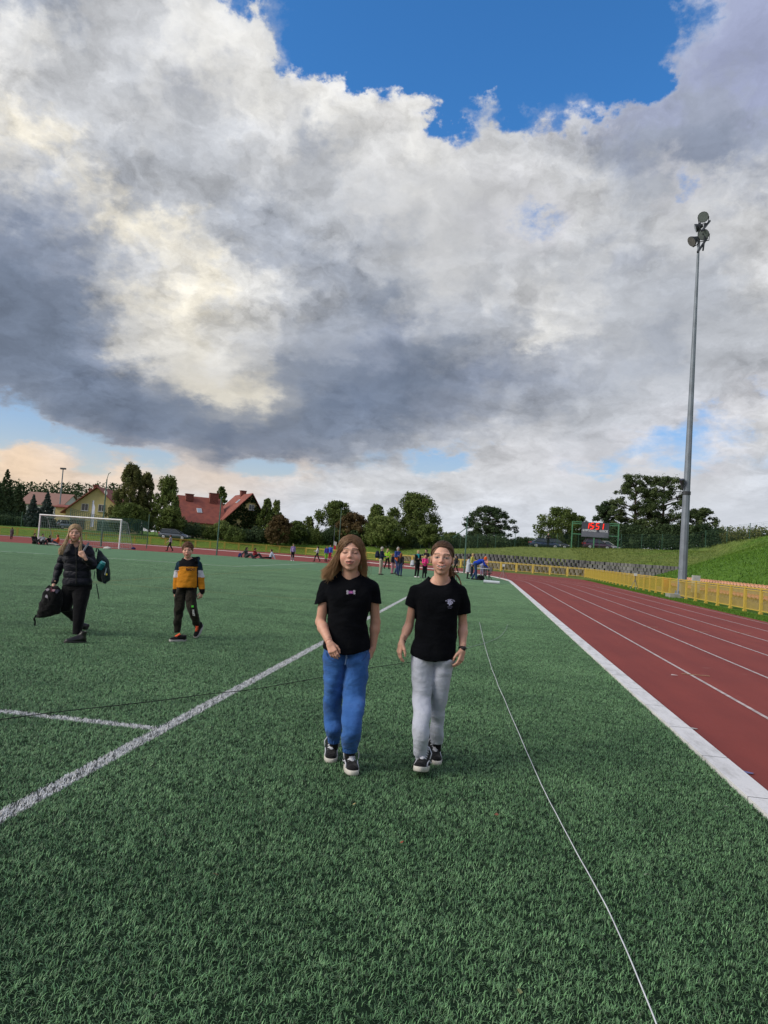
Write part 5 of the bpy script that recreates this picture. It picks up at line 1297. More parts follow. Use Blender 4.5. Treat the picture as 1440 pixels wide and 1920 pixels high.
def place_head(root, Q, px, py, off, tilt=0., yaw=0., nod=0., scale=1.):
    R_ = rotm('y', tilt) @ rotm('z', yaw) @ rotm('x', nod); c = Q(px, py, off)
    def X(V): return (V*scale) @ R_.T + c
    return X
def hair_cap(X, front_z=.075, grow=.007, low=-.03, back=True, h=.004, part=None, face=(0,-.085,-.012), fr=(.062,.070,.088)):
    f = Field((-.11,-.12,-.16),(.11,.13,.14), h); g = grow
    f.ell((0,.014,.038),(.0725+g,.090+g,.083+g), 0); f.ell((0,.030,-.015),(.066+g,.062+g,.055+g), .03)
    f.ell(face, fr, .012, sub=True); f.plane((0,0,low),(0,-.2,-1))
    V, F = f.mesh(); return X(V), F
def scalp(dirs, g):
    d = np.asarray(dirs, float); d = d/np.linalg.norm(d, axis=-1, keepdims=True); g = np.asarray(g)[...,None] if np.ndim(g) else g
    return np.array([0,.014,.038])+d*(np.array([.0725,.090,.083])+g)
def slerp(a, b, t):
    a = np.array(a,float)/np.linalg.norm(a); b = np.array(b,float)/np.linalg.norm(b); w = math.acos(max(-1,min(1,a@b)))+1e-6
    return (np.sin((1-t)*w)[:,None]*a+np.sin(t*w)[:,None]*b)/math.sin(w)
def catmull(K, m):
    K = np.asarray(K, float); n = len(K)-1; tt = np.linspace(0,n,m); i0 = np.clip(tt.astype(int),0,n-1); fr = (tt-i0)[:,None]
    P0 = K[np.clip(i0-1,0,n)]; P1 = K[i0]; P2 = K[i0+1]; P3 = K[np.clip(i0+2,0,n)]
    return .5*((2*P1)+(-P0+P2)*fr+(2*P0-5*P1+4*P2-P3)*fr**2+(-P0+3*P1-3*P2+P3)*fr**3)
def head_pt(u, v, g=.008):
    "point on the scalp: u angle from the face (0) round to the back (pi), sign = side; v elevation"
    return np.array([(.0725+g)*math.cos(v)*math.sin(u), .014-(.090+g)*math.cos(v)*math.cos(u), .038+(.083+g)*math.sin(v)])

def local_seam(mb, par, root):
    V = np.array(mb.V) @ FR[0].T + FR[1] - np.array(root['_o']); mesh_obj('pocket_seam', V, mb.F, mat('seam_dark_blue', (.018,.06,.20), .8), par)  # pocket seams as thin tubes in a darker blue than the denim
def girl_jeans():
    D = 4.98; Q = FQ(D); mp = D/FPX
    root = person_root('girl with loose shoulder-length brown hair walking in black T-shirt and blue jeans', onz(640,1445))
    X = place_head(root, Q, 657.5, 1040.5, -.02, tilt=.05, yaw=.0, nod=-.10, scale=1.07)
    V, F, C = head_vf(mouth='open', eyes='down', jaw=1.02, brow=(.05,.028,.02)); head = (X(V), F)
    # upper chest and shoulders under the shirt
    tor = [(1070,643,672,.03,.048),(1080,635,680,.03,.056),(1092,618,695,.035,.075),(1104,612,700,.03,.090),(1130,620,692,.02,.095),(1170,622,686,.02,.09),(1215,612,690,.02,.095)]
    S_ = secs(Q, tor, .93); f = Field(*bounds(S_), .007); f.loft(S_, 0); ch = f.mesh()
    sR, eR, wR = Q(612,1106,.03), Q(601,1166,.03), Q(618,1206,-.16); sL, eL, wL = Q(699,1106,.03), Q(704,1166,.07), Q(699,1214,.06)
    aR = arm_vf(sR,eR,wR,(.044,.036,.036,.0235)); aL = arm_vf(sL,eL,wL,(.042,.035,.034,.023))
    hR = hand_vf(wR, (.030,-.045,-.062), (0,-.8,.5), (.7,0,.3), .86, .75, thumb=.2, spread=.02); hL = hand_vf(wL, (-.022,.0,-.075), (.8,-.5,.2), (-.3,-.9,0), .92, .35)
    VF = join([head, ch, aR, aL, hR, hL]); col = np.tile(SK*.97, (len(VF[0]),1)); col[:len(C)] = C; col[len(C):] = SK*np.array([.88,.84,.82])
    body = sk_obj('body', VF, M_skin, root, FR, col)
    # hair
    hc = hair_cap(X, grow=.006, low=-.06, face=(0,-.088,-.020), fr=(.066,.070,.103)); sk_obj('hair', hc, HM1, root, FR)
    rng = np.random.default_rng(2); Cv = []
    for i in range(3400):
        s_ = -1 if rng.random() < .54 else 1; fy = rng.uniform(-.86,.9)        # where on the parting it starts, front to back
        a = np.array([.06+.02*s_+rng.normal(0,.03), fy, math.sqrt(max(.05,1-fy*fy))]); lat = max(-.60, fy*.8+rng.normal(0,.06))
        b = np.array([s_*1., lat+.10, -.30+rng.normal(0,.1)]); g = .004+.007*rng.random()
        P = scalp(slerp(a, b, np.linspace(0,1,6)), g+np.linspace(0,.006,6)); ln = rng.uniform(.62,.96)*(.92 if s_ > 0 else 1); p = P[-1]
        if s_ < 0: c = np.array([-.092-.045*rng.random(), p[1]*.7+rng.normal(0,.008), -.095*ln]); e = np.array([-.108-.075*rng.random(), p[1]*.6+rng.normal(0,.014), -.165*ln-.02*rng.random()])
        else: c = np.array([.082+.024*rng.random(), max(p[1],.0)*.7+.012, -.085*ln]); e = np.array([.074+.034*rng.random(), max(p[1],.01)*.7+.02, -.155*ln])
        if lat > .45: c[0] *= .6; e[0] *= .6; c[1] = .07; e[1] = .075
        cr = catmull(np.concatenate([P[1:], [c, e]]), 14); cr = np.concatenate([P[:1], cr]); k = np.linspace(0,1,15)
        cr[:,0] += np.sin(7*k+i*.7)*.006*k**2; cr[:,2] += rng.normal(0,.001,15); fl = (rng.random() < .07)*k[:,None]**1.6*rng.normal(0,.014,3)[None,:]; Cv.append(X(cr+fl+rng.normal(0,.0006,(15,3))))
    strands('hair_strands', Cv, HM1, root, FR, r=.0017)
    # T-shirt
    sh = [(1070,638,675,.035,.055),(1075,633,680,.035,.062),(1081,627,687,.035,.072),(1088,615,697,.035,.085),(1096,606,705,.03,.095),(1106,604,705,.025,.106),(1118,612,700,.02,.114),(1132,616,696,.02,.116),(1150,617,690,.02,.112),(1165,615,688,.02,.110),(1180,613,690.5,.02,.113),(1200,609,693.5,.02,.118),(1222,604.5,695,.02,.122)]
    S_ = secs(Q, sh); lo, hi = bounds(S_); f = Field((lo[0]-.06,lo[1],lo[2]-.03),(hi[0]+.06,hi[1],hi[2]+.02), .0052); f.loft(S_, 0, p=2.35)
    f.cone(Q(613,1101,.03), Q(603,1138,.03), .050,.055,.02); f.cone(Q(698,1101,.03), Q(704.5,1138,.04), .048,.046,.02)
    f.disp(folds(.0030, [(18,10,26,0,1),(-30,6,18,2,.7),(8,0,60,4,.35)]))
    a = Q(603,1129.5,.03); b = Q(705,1130,.04)
    # sleeve openings and hem
    gx = f.ax[0][:,None,None]; gz = f.ax[2][None,None,:]; gy = f.ax[1][None,:,None]
    up = gz > Q(600,1186)[2]; cl = np.where((gx < Q(612,1130)[0]) & up, (a[2]-gz)+.28*(gx-a[0]), -1.) ; cr_ = np.where((gx > Q(695.5,1130)[0]) & up, (b[2]-gz)-.22*(gx-b[0]), -1.); f.D = np.maximum(f.D, np.maximum(cl, cr_)).astype(np.float32)
    f.ell(Q(657,1072,-.04), (.079,.16,.046), .004, sub=True); f.ell(Q(657,1064,-.0), (.082,.22,.05), .004, sub=True)
    zc = Q(650,1222)[2]; hem = zc+.022*((gx-Q(652,1200)[0])/.16)**2-.004*np.sin(28*gx+2); f.D = np.maximum(f.D, hem-gz).astype(np.float32)
    S2 = secs(Q, [(1206,611,690,.02,.107),(1235,608,692,.02,.112)]); f.loft(S2, 0, sub=True)
    sh_o = sk_obj('t_shirt', f.mesh(), M_black, root, FR)
    # little bone-shaped print on the chest
    y0 = -.112; mb = MB(); c0 = Q(657.8,1110.5,-.108)
    def pr(mb, pts, yo=0.): mb.add([tuple(c0+np.array([u*mp, yo, v*mp])) for u, v in pts], [tuple(range(len(pts)))])
    circ = lambda cx, cy, r: [(cx+r*math.cos(t), cy+r*math.sin(t)) for t in np.linspace(0,6.28,12,endpoint=False)]
    mw = MB(); mp_ = MB()
    for sx in (-1,1):
        for sy in (-1,1): pr(mw, circ(sx*6.2, sy*1.9, 2.2))
    pr(mw, [(-6.5,-1.6),(6.5,-1.6),(6.5,1.6),(-6.5,1.6)], -.001)
    pr(mp_, [(-3.9,-2.6),(3.9,-2.6),(4.4,0),(3.9,2.6),(-3.9,2.6),(-4.4,0)], -.0025)
    for o_, m_ in ((mw, mat('print_lilac_white', (.55,.50,.60), .7)), (mp_, mat('print_purple', (.38,.12,.45), .7))):
        V = np.array(o_.V) @ FR[0].T + FR[1] - np.array(root['_o']); mesh_obj('chest_print', V, o_.F, m_, sh_o)
    mb = MB(); pr(mb, [(-2.6,-.9),(2.6,-.9),(2.6,.9),(-2.6,.9)], -.004); V = np.array(mb.V) @ FR[0].T + FR[1] - np.array(root['_o']); mesh_obj('chest_print', V, mb.F, mat('print_pink', (.75,.25,.50), .7), sh_o)
    # jeans
    dA = gdepth(620,1432)-D; dB = gdepth(661,1455)-D
    LA = [(1205,611,655,.03,.100),(1217,608,652,.03,.106),(1228,605,650,.03,.112),(1245,605.5,649,.03,.105),(1262,606.5,646.5,.025,.096),(1283,607,644,.02,.088),(1310,607,642,.03,.080),(1330,606.5,641.5,.06,.076),(1350,607,642.5,dA*.4+.08,.075),(1366,609,641.5,dA*.8+.06,.071),(1378,612,639.5,dA+.10,.062),(1386,614.5,637.5,dA+.11,.052)]
    LB = [(1205,645,688,.03,.100),(1217,646,691,.03,.106),(1228,648,694,.03,.112),(1245,646,692,.02,.106),(1262,645.5,690,.01,.098),(1283,643.5,688,-.01,.090),(1303,642,686,-.03,.084),(1325,642,683,dB*.35-.03,.078),(1350,641,679.5,dB*.7,.073),(1372,640,677,dB+.06,.070),(1390,640,674,dB+.09,.066),(1400,641.5,671.5,dB+.10,.056)]
    SA, SB = secs(Q, LA), secs(Q, LB); lo, hi = bounds(SA+SB); f = Field(lo, hi, .0056); f.loft(SA, 0, p=2.15); f.loft(SB, .012, p=2.15)
    f.disp(folds(.0030, [(22,8,34,0,1),(-34,10,22,1,.8),(10,14,70,3,.45),(45,0,95,5,.25)]))
    dm = cloth('blue_denim', (.050,.155,.44), var=.25, weave=300, col2=(.034,.110,.34), scale=9, bump=.4, wr=.35); jn = sk_obj('jeans', f.mesh(), dm, root, FR)
    for rows in ([(1381,614,638,dA+.11,.052),(1386,615,637,dA+.11,.049),(1392,616,636,dA+.115,.046)], [(1395,641.5,671,dB+.10,.053),(1402,642.5,670,dB+.10,.050),(1409,643.5,668.5,dB+.105,.047)]):
        S_ = secs(Q, rows); lo, hi = bounds(S_); f = Field(lo, hi, .0032); f.loft(S_, 0, p=2.)
        c = S_[1]; f.disp(lambda x, y, z: .0030*np.sin(26*np.arctan2(y-c[2], x-c[1]))); sk_obj('cuff', f.mesh(), dm, jn, FR)
    # seams and fly
    for pts in ([(611,1222,-.055),(615,1232,-.066),(622,1238,-.078),(630,1240,-.085)], [(689,1222,-.055),(685,1233,-.064),(678,1239,-.074),(670,1241,-.082)]):
        mb = MB(); mb.tube([Q(*q) for q in pts], .0022, 5); local_seam(mb, jn, root)
    mb = MB(); mb.tube([Q(648,1222,-.09),Q(649,1235,-.085),Q(647,1246,-.07)], .003, 5); mb.tube([Q(649,1224,-.088),Q(651,1234,-.086)], .0022, 5)
    V = np.array(mb.V) @ FR[0].T + FR[1] - np.array(root['_o']); mesh_obj('fly_seam', V, mb.F, mat('light_stitching', (.22,.32,.52), .8), jn)
    shoe(root, foot_m(619.5,1432,.0,.05,0,.25), .25, M_shoeb, M_sole, M_lace, M_lace); shoe(root, foot_m(663,1455,.01,.20,.06,.25), .25, M_shoeb, M_sole, M_lace, M_lace)
    # ankles
    for rows in ([(1380,617,635,dA+.12,.036),(1404,618,634,dA+.13,.034)], [(1396,646,667,dB+.11,.036),(1422,647,665,dB+.13,.034)]):
        S_ = secs(Q, rows); f = Field(*bounds(S_), .006); f.loft(S_, 0); sk_obj('sock', f.mesh(), M_shoeb, root, FR)
    mb = MB(); w = wR+ (wR-eR)*.0; d = (wR-eR)/np.linalg.norm(wR-eR); a1 = np.cross(d,(0,1,0)); a1 /= np.linalg.norm(a1); a2 = np.cross(d,a1)
    mb.tube([tuple(w-d*.012+.0245*(a1*math.cos(t)+a2*math.sin(t))) for t in np.linspace(0,6.3,16)], .0016, 5)
    V = np.array(mb.V) @ FR[0].T + FR[1] - np.array(root['_o']); mesh_obj('red_bracelet', V, mb.F, mat('red_string', (.35,.05,.04), .8), root)
girl_jeans()

def girl_joggers():
    D = 5.02; Q = FQ(D); mp = D/FPX
    root = person_root('smiling girl with a ponytail walking in black T-shirt and light grey joggers', onz(800,1445))
    X = place_head(root, Q, 829, 1048.5, -.02, tilt=.07, yaw=-.13, nod=-.04, scale=1.03)
    V, F, C = head_vf(mouth='smile', eyes='open', jaw=.95, skin=SK*np.array([1.03,1.03,1.04]), brow=(.15,.09,.06)); head = (X(V), F)
    tor = [(1080,812,842,.03,.048),(1088,804,848,.03,.052),(1095,798,853,.03,.060),(1102,786,860,.035,.075),(1114,782,864,.03,.088),(1140,786,856,.02,.09),(1180,784,854,.02,.088),(1225,776,850,.02,.095)]
    S_ = secs(Q, tor, .93); f = Field(*bounds(S_), .007); f.loft(S_, 0); ch = f.mesh()
    sR, eR, wR = Q(780,1110,.03), Q(767,1172,.06), Q(753,1205,-.02); sL, eL, wL = Q(864,1110,.03), Q(868,1172,.06), Q(867,1219,-.03)
    aR = arm_vf(sR,eR,wR,(.038,.031,.031,.021)); aL = arm_vf(sL,eL,wL,(.038,.031,.032,.021))
    hR = hand_vf(wR, (-.018,-.01,-.075), (-.6,-.8,0), (.4,-.9,.1), .90, .55); hL = hand_vf(wL, (-.016,-.02,-.070), (.7,-.7,0), (-.6,-.8,.1), .90, .60)
    VF = join([head, ch, aR, aL, hR, hL]); col = np.tile(SK*.99, (len(VF[0]),1)); col[:len(C)] = C; col[len(C):] = SK*np.array([.93,.91,.90])
    sk_obj('body', VF, M_skin, root, FR, col)
    hc = hair_cap(X, grow=.003, low=-.035, face=(0,-.088,-.022), fr=(.072,.074,.110)); sk_obj('hair', hc, HM2, root, FR)
    rng = np.random.default_rng(5); Cv = []
    tail = np.array([.035,.105,-.015])
    for i in range(2600):
        ph = rng.uniform(-1.9,1.9); a = np.array([math.sin(ph)*.98, -.90+.70*abs(ph)/1.9, .52*math.cos(ph)+.0]); t0 = rng.random()**2*.6
        P = scalp(slerp(a, (.22,.95,-.35), np.linspace(t0,1,10)), .003+.004*rng.random()); P[-1] = tail; Cv.append(X(P+rng.normal(0,.0005,(10,3))))
    strands('hair_strands', Cv, HM2, root, FR, r=.0014)
    Cv = []
    for i in range(420):
        j = rng.normal(0,1,3); K = np.stack([tail, tail+(.012,.012,-.030)+j*.004, np.array([.062,.095,-.090])+j*.010, np.array([.070,.085,-.145])+j*.010, np.array([.066,.075,-.19])+j*.008]); tt = np.linspace(0,4,11); i0 = np.clip(tt.astype(int),0,3); fr = (tt-i0)[:,None]
        Cv.append(X(K[i0]*(1-fr)+K[i0+1]*fr))
    for i in range(26):
        j = rng.normal(0,.002,3); Cv.append(X(np.stack([np.array([.07+.10*t-.02*t*t, .08, -.085-.02*math.sin(t*2)-.12*t**3])+j for t in np.linspace(0,.85,11)])))
    strands('ponytail', Cv, HM1, root, FR, r=.0026)
    MB_ = MB(); e = X(np.array([[.074,-.0,-.035]]))[0]; f = Field(e-.02, e+.02, .002); f.ell(e, .0065, 0); sk_obj('earring', f.mesh(), mat('pearl', (.75,.74,.72), .2), root, FR)
    sh = [(1080,804,847,.035,.055),(1085,799,851,.035,.064),(1091,791,857,.035,.075),(1097,783,863,.035,.085),(1106,776,868,.03,.095),(1116,773,870,.025,.105),(1128,778,866,.02,.110),(1143,782,859,.02,.112),(1160,781,857,.02,.110),(1180,779,856.5,.02,.110),(1200,775,855.5,.02,.114),(1222,770,854,.02,.118),(1240,769,853,.02,.120)]
    S_ = secs(Q, sh); lo, hi = bounds(S_); f = Field((lo[0]-.06,lo[1],lo[2]-.03),(hi[0]+.07,hi[1],hi[2]+.02), .0052); f.loft(S_, 0, p=2.35)
    f.cone(Q(780,1110,.03), Q(768.5,1150,.04), .048,.050,.02); f.cone(Q(864,1110,.03), Q(871.5,1160,.04), .048,.056,.02)
    f.disp(folds(.0030, [(20,10,24,1,1),(-28,6,20,3,.7),(8,0,55,5,.4)]))
    a = Q(769,1137,.04); b = Q(871,1150,.04); gx = f.ax[0][:,None,None]; gz = f.ax[2][None,None,:]
    up = gz > Q(770,1200)[2]; cl = np.where((gx < Q(777.5,1130)[0]) & up, (a[2]-gz)-.42*(gx-a[0]), -1.); cr_ = np.where((gx > Q(857.5,1130)[0]) & up, (b[2]-gz)+.12*(gx-b[0]), -1.); f.D = np.maximum(f.D, np.maximum(cl, cr_)).astype(np.float32)
    f.ell(Q(826,1084,-.04), (.086,.16,.052), .004, sub=True); f.ell(Q(825.5,1075,-.0), (.090,.22,.06), .004, sub=True)
    zc = Q(815,1236)[2]; hem = zc+.030*np.clip((Q(815,1200)[0]-gx)/.17,0,1)**1.2-.003*np.sin(26*gx); f.D = np.maximum(f.D, hem-gz).astype(np.float32)
    f.loft(secs(Q, [(1208,777,851,.02,.106),(1250,774,850,.02,.112)]), 0, sub=True)
    sh_o = sk_obj('t_shirt', f.mesh(), M_black, root, FR)
    Pw = mat('print_pale_lilac', (.42,.42,.62), .7); c0 = Q(843.8,1130,-.108)
    def on(M_): return M_
    Rm = Matrix(((RV[0],UV[0],-FV[0]),(RV[1],UV[1],-FV[1]),(RV[2],UV[2],-FV[2])))
    def local(u, v, rot=0., yo=0.):
        p = (c0+np.array([u*mp, yo, v*mp])) @ FR[0].T + FR[1] - np.array(root['_o']); return Matrix.Translation(tuple(p)) @ Rm.to_4x4() @ Matrix.Rotation(rot,4,'Z')
    word = 'Syragerrup'
    for i, chh in enumerate(word):
        t = (i-(len(word)-1)/2)/len(word)*1.55; text_mesh('print_letter', chh, 3.4*mp, Pw, local(12.2*math.sin(t)+.3, 12.2*math.cos(t)-6.3-.0, -t*.8), sh_o, .0006, bold=.0003)
    rng = random.Random(3); mb = MB()
    for k in range(16):
        t = k*2.4; r = 4.9*mp*math.sqrt((k+.5)/16); q = local(0,0) @ Vector((r*math.cos(t), r*math.sin(t)+.6*mp, .0)); L_ = local(0,0).to_3x3()
        a_ = rng.random()*3; v1 = L_ @ Vector((math.cos(a_)*1.3*mp, math.sin(a_)*1.3*mp, 0)); v2 = L_ @ Vector((-math.sin(a_)*.85*mp, math.cos(a_)*.85*mp, 0)); mb.add([tuple(q+v1+v2),tuple(q-v1+v2),tuple(q-v1-v2),tuple(q+v1-v2)], [(0,1,2,3)])
    mb.build('round_print', Pw, sh_o)
    text_mesh('print_line', 'LIGA M  SP', 2.0*mp, mat('print_dim', (.22,.22,.33), .7), local(-.3,-7.6), sh_o, .0005); text_mesh('print_line', 'RUNNING', 1.3*mp, MATS['print_dim'], local(-.5,-10.2), sh_o, .0005)
    # joggers
    dF = gdepth(780,1460)-D; dR = gdepth(819,1436)-D
    LA = [(1208,777,818,.03,.100),(1220,773,816,.03,.106),(1232,769.5,815,.03,.112),(1252,770,813.5,.02,.106),(1275,772,811,0,.096),(1300,773.5,809,-.02,.088),(1330,774,807.5,dF*.35-.02,.078),(1360,773.5,806,dF*.65,.072),(1385,773.5,804,dF*.9+.06,.068),(1402,774,802,dF+.12,.062),(1414,776,799.5,dF+.14,.052)]
    LB = [(1208,805,848,.03,.100),(1224,807,851,.03,.106),(1236,808,853,.03,.112),(1252,810,849,.03,.106),(1275,809,845.5,.03,.096),(1300,808,841,.04,.088),(1330,807.5,835,.07,.078),(1360,806.5,832,dR*.6+.09,.072),(1380,806.5,832,dR+.10,.066),(1390,808.5,830,dR+.115,.056)]
    SA, SB = secs(Q, LA), secs(Q, LB); lo, hi = bounds(SA+SB); f = Field(lo, hi, .0056); f.loft(SA, 0, p=2.15); f.loft(SB, .012, p=2.15)
    f.disp(folds(.0024, [(20,8,30,0,1),(-30,10,18,1,.8),(12,14,60,3,.4)]))
    jm = cloth('grey_jersey', (.50,.53,.62), var=.08, weave=240, col2=(.48,.51,.60), wr=.26); jn = sk_obj('joggers', f.mesh(), jm, root, FR)
    S_ = secs(Q, [(1409,777,799.5,dF+.14,.050),(1416,778,799,dF+.14,.044),(1423,779,798,dF+.14,.042)]); f = Field(*bounds(S_), .0032); f.loft(S_, 0, p=2.); c = S_[1]; f.disp(lambda x, y, z: .0016*np.sin(34*np.arctan2(y-c[2], x-c[1]))); sk_obj('cuff', f.mesh(), jm, jn, FR)
    S_ = secs(Q, [(1385,808,831,dR+.115,.052),(1393,809,830,dR+.12,.046)]); f = Field(*bounds(S_), .0032); f.loft(S_, 0, p=2.); sk_obj('cuff', f.mesh(), jm, jn, FR)
    Mw = cloth('white_patterned_canvas', (.40,.40,.40), var=.5, scale=60, col2=(.04,.04,.05))
    shoe(root, foot_m(783,1447,.055,-.30,.20,.25), .25, M_shoeb, M_sole, M_lace, M_lace); shoe(root, foot_m(820,1436,.0,.14,-.03,.25), .25, M_shoeb, M_sole, M_lace, M_lace)
    for rows in ([(1408,781,797,dF+.15,.034),(1440,782,799,dF+.17,.034)], [(1384,811,828,dR+.13,.034),(1408,811,827,dR+.14,.033)]):
        S_ = secs(Q, rows); f = Field(*bounds(S_), .006); f.loft(S_, 0); sk_obj('sock', f.mesh(), M_shoeb, root, FR)
    def ring(w, d, r, rad, nm, m_):
        d = d/np.linalg.norm(d); a1 = np.cross(d,(0,1,0)); a1 /= np.linalg.norm(a1); a2 = np.cross(d,a1); mb = MB()
        mb.tube([tuple(w+r*(a1*math.cos(t)+a2*math.sin(t))) for t in np.linspace(0,6.3,18)], rad, 6); V = np.array(mb.V) @ FR[0].T + FR[1] - np.array(root['_o']); return mesh_obj(nm, V, mb.F, m_, root)
    ring(wR-(wR-eR)*.10, wR-eR, .0235, .0032, 'hair_band_bracelet', M_blk2)
    wt = ring(wL-(wL-eL)*.08, wL-eL, .0225, .0075, 'wrist_watch', M_blk2)
    c = wL-(wL-eL)*.08+np.array([.004,-.024,0]); f = Field(c-.03, c+.03, .003); f.ell(c, (.017,.008,.017), 0); sk_obj('watch_case', f.mesh(), M_blk2, wt, FR)
girl_joggers()

# ------------------------------------------------------------------ the woman with the backpack
def paint_cloth():
    m_ = bpy.data.materials.new('pieced_fabric'); m_.use_nodes = True; T = NT(m_.node_tree); b = T.n['Principled BSDF']
    T.put(b.inputs['Base Color'], T.new('ShaderNodeAttribute', attribute_name='paint').outputs['Color']); b.inputs['Roughness'].default_value = .9; b.inputs['Specular IOR Level'].default_value = .15
    p = T.new('ShaderNodeNewGeometry').outputs['Position']; bn = T.new('ShaderNodeBump', {'Height': T.noise(T.vm('MULTIPLY', p, (1.,1.,1.6)), 8, 3, .5)}); bn.inputs['Strength'].default_value = .5; bn.inputs['Distance'].default_value = .06
    T.l.new(bn.outputs[0], b.inputs['Normal']); return m_
M_piece = paint_cloth()
M_blkj = cloth('black_padded_nylon', (.009,.010,.018), rough=.42, var=.3, wr=.4); M_blkt = cloth('black_trousers', (.005,.005,.007), wr=.3)
def local_mesh(name, mb, m_, root, parent=None, smooth=False):
    V = np.array(mb.V) @ FR[0].T + FR[1] - np.array(root['_o']); return mesh_obj(name, V, mb.F, m_, parent or root, smooth)
def woman():
    D = 10.15; Q = FQ(D); mp = D/FPX; h = .0075
    root = person_root('blond woman in a black padded jacket and black trousers walking with bags', onz(132,1206))
    X = place_head(root, Q, 140.5, 1000.5, -.03, tilt=.05, yaw=.33, nod=0, scale=1.06)
    V, F, C = head_vf(h=.0038, mouth='closed', eyes='open', skin=SK*.92, brow=(.12,.07,.05)); 
    wR = Q(101,1096,-.10); wL = Q(158,1044,-.20)
    hR = hand_vf(wR, (-.02,-.01,-.07), (-.8,-.5,0), (.3,-.9,0), .98, 1.3, h=.0035); hL = hand_vf(wL, (-.035,-.0,.055), (.2,-.95,.1), (-.6,-.2,-.6), .98, 1.4, h=.0035)
    S_ = secs(Q, [(1016,134,150,.02,.05),(1026,128,160,.02,.07),(1040,124,166,.01,.09),(1060,126,165,0,.09),(1090,124,166,0,.09)]); f = Field(*bounds(S_), .010); f.loft(S_, 0); ch = f.mesh()
    aR = arm_vf(Q(123,1036,.02),Q(109.5,1068,.02),wR,(.04,.036,.034,.026),h=.007); aL = arm_vf(Q(166,1034,.02),Q(174,1060,-.02),wL,(.04,.036,.034,.026),h=.007)
    VF = join([(X(V),F), ch, aR, aL, hR, hL]); col = np.tile(SK*.85, (len(VF[0]),1)); col[:len(C)] = C; sk_obj('body', VF, M_skin, root, FR, col)
    sk_obj('hair', hair_cap(X, h=.006, grow=.004, low=-.06, face=(0,-.090,-.016), fr=(.068,.072,.108)), HM3, root, FR)
    rng = np.random.default_rng(8); Cv = []
    for i in range(1500):
        s_ = -1 if rng.random() < .6 else 1; fy = rng.uniform(-.86,.9); a = np.array([.02*s_, fy, math.sqrt(max(.05,1-fy*fy))]); lat = max(-.6, fy*.8)
        P = scalp(slerp(a, (s_, lat+.1, -.3), np.linspace(0,1,6)), .005+np.linspace(0,.008,6)); p = P[-1]; ln = rng.uniform(.75,1.05)
        if s_ < 0: c = np.array([-.088-.03*rng.random(), -.055+rng.normal(0,.02), -.13*ln]); e = np.array([-.125-.06*rng.random(), -.08+rng.normal(0,.02), -.27*ln])
        else: c = np.array([.075+.02*rng.random(), -.05+rng.normal(0,.02), -.12*ln]); e = np.array([.060+.04*rng.random(), -.08+rng.normal(0,.02), -.235*ln])
        if lat > .5: c[1] = .08; e[1] = .09; e[2] = -.2
        Cv.append(X(catmull(np.concatenate([P,[c,e]]),12)+rng.normal(0,.0012,(12,3))))
    strands('hair_strands', Cv, HM3, root, FR, r=.0034)
    rows = [(1019,130,152,.02,.06),(1023,127,160,.02,.08),(1028,121,167,.02,.10),(1036,119,171,.01,.12),(1048,120,171,0,.13),(1062,121.5,170,0,.125),(1076,120.5,169,0,.125),(1090,119,171,0,.13),(1097,118,172,0,.13)]
    S_ = secs(Q, rows); lo, hi = bounds(S_); f = Field((lo[0]-.12,lo[1]-.15,lo[2]-.1),(hi[0]+.12,hi[1],hi[2]), h); f.loft(S_, 0, soft=.04)
    f.chain([Q(122,1034,.02),Q(109.5,1068,.02),Q(102,1093,-.08)], [.062,.052,.040], .03); f.chain([Q(167,1032,.02),Q(174,1060,-.02),Q(160,1047,-.17)], [.062,.056,.044], .03)
    f.disp(lambda x, y, z: -.011*np.abs(np.sin(31*z+.6*x))**.7+.006); f.ell(Q(141,1019,-.08), (.045,.10,.055), .01, sub=True)
    jk = sk_obj('jacket', f.mesh(), M_blkj, root, FR)
    mb = MB(); mb.tube([Q(141,1026,-.115),Q(143,1050,-.135),Q(142.5,1094,-.135)], .006, 5); local_mesh('zip', mb, mat('zip_dark', (.02,.02,.022), .35), root, jk)
    S_ = secs(Q, [(1092,119,172,.01,.115),(1100,118,172,.01,.12),(1106,118,171,.01,.115)]); f = Field(*bounds(S_), h); f.loft(S_, 0); sk_obj('long_top', f.mesh(), M_blkt, root, FR)
    R1 = secs(Q, [(1098,132,170,.0,.10),(1112,137,168,-.02,.098),(1125,138,165,-.05,.092),(1140,138,161,-.08,.082),(1160,137.5,158,-.10,.072),(1180,137,154,-.11,.06),(1190,137,152,-.12,.055)])
    R2 = secs(Q, [(1098,118,150,.0,.10),(1112,114.5,143,-.0,.098),(1126,112,138,-.0,.09),(1138,112.5,134,.0,.082),(1145,115,132,.02,.07)])
    lo, hi = bounds(R1+R2); f = Field((lo[0],lo[1],lo[2]-.05),(hi[0]+.05,hi[1]+.4,hi[2]), h); f.loft(R1, 0, soft=.05); f.loft(R2, .02, soft=.04); f.chain([Q(122,1141,.03),Q(140,1157,.20),Q(151,1168,.36)], [.072,.062,.048], .03)
    sk_obj('trousers', f.mesh(), M_blkt, root, FR)
    Ms = mat('black_leather', (.008,.008,.009), .35)
    shoe(root, foot_m(120,1206.5,.0,-1.0,0,.27), .27, Ms, mat('black_sole', (.012,.012,.012), .6), None, None, h=.006)
    M_ = Matrix.Translation(tuple((Q(150,1172,.42)) @ FR[0].T + FR[1])) @ Matrix.Rotation(YAW+math.pi-1.1,4,'Z') @ Matrix.Rotation(-1.15,4,'X') @ Matrix.Translation((0,-.06,-.12))
    shoe(root, M_, .27, Ms, MATS['black_sole'], None, None, h=.006)
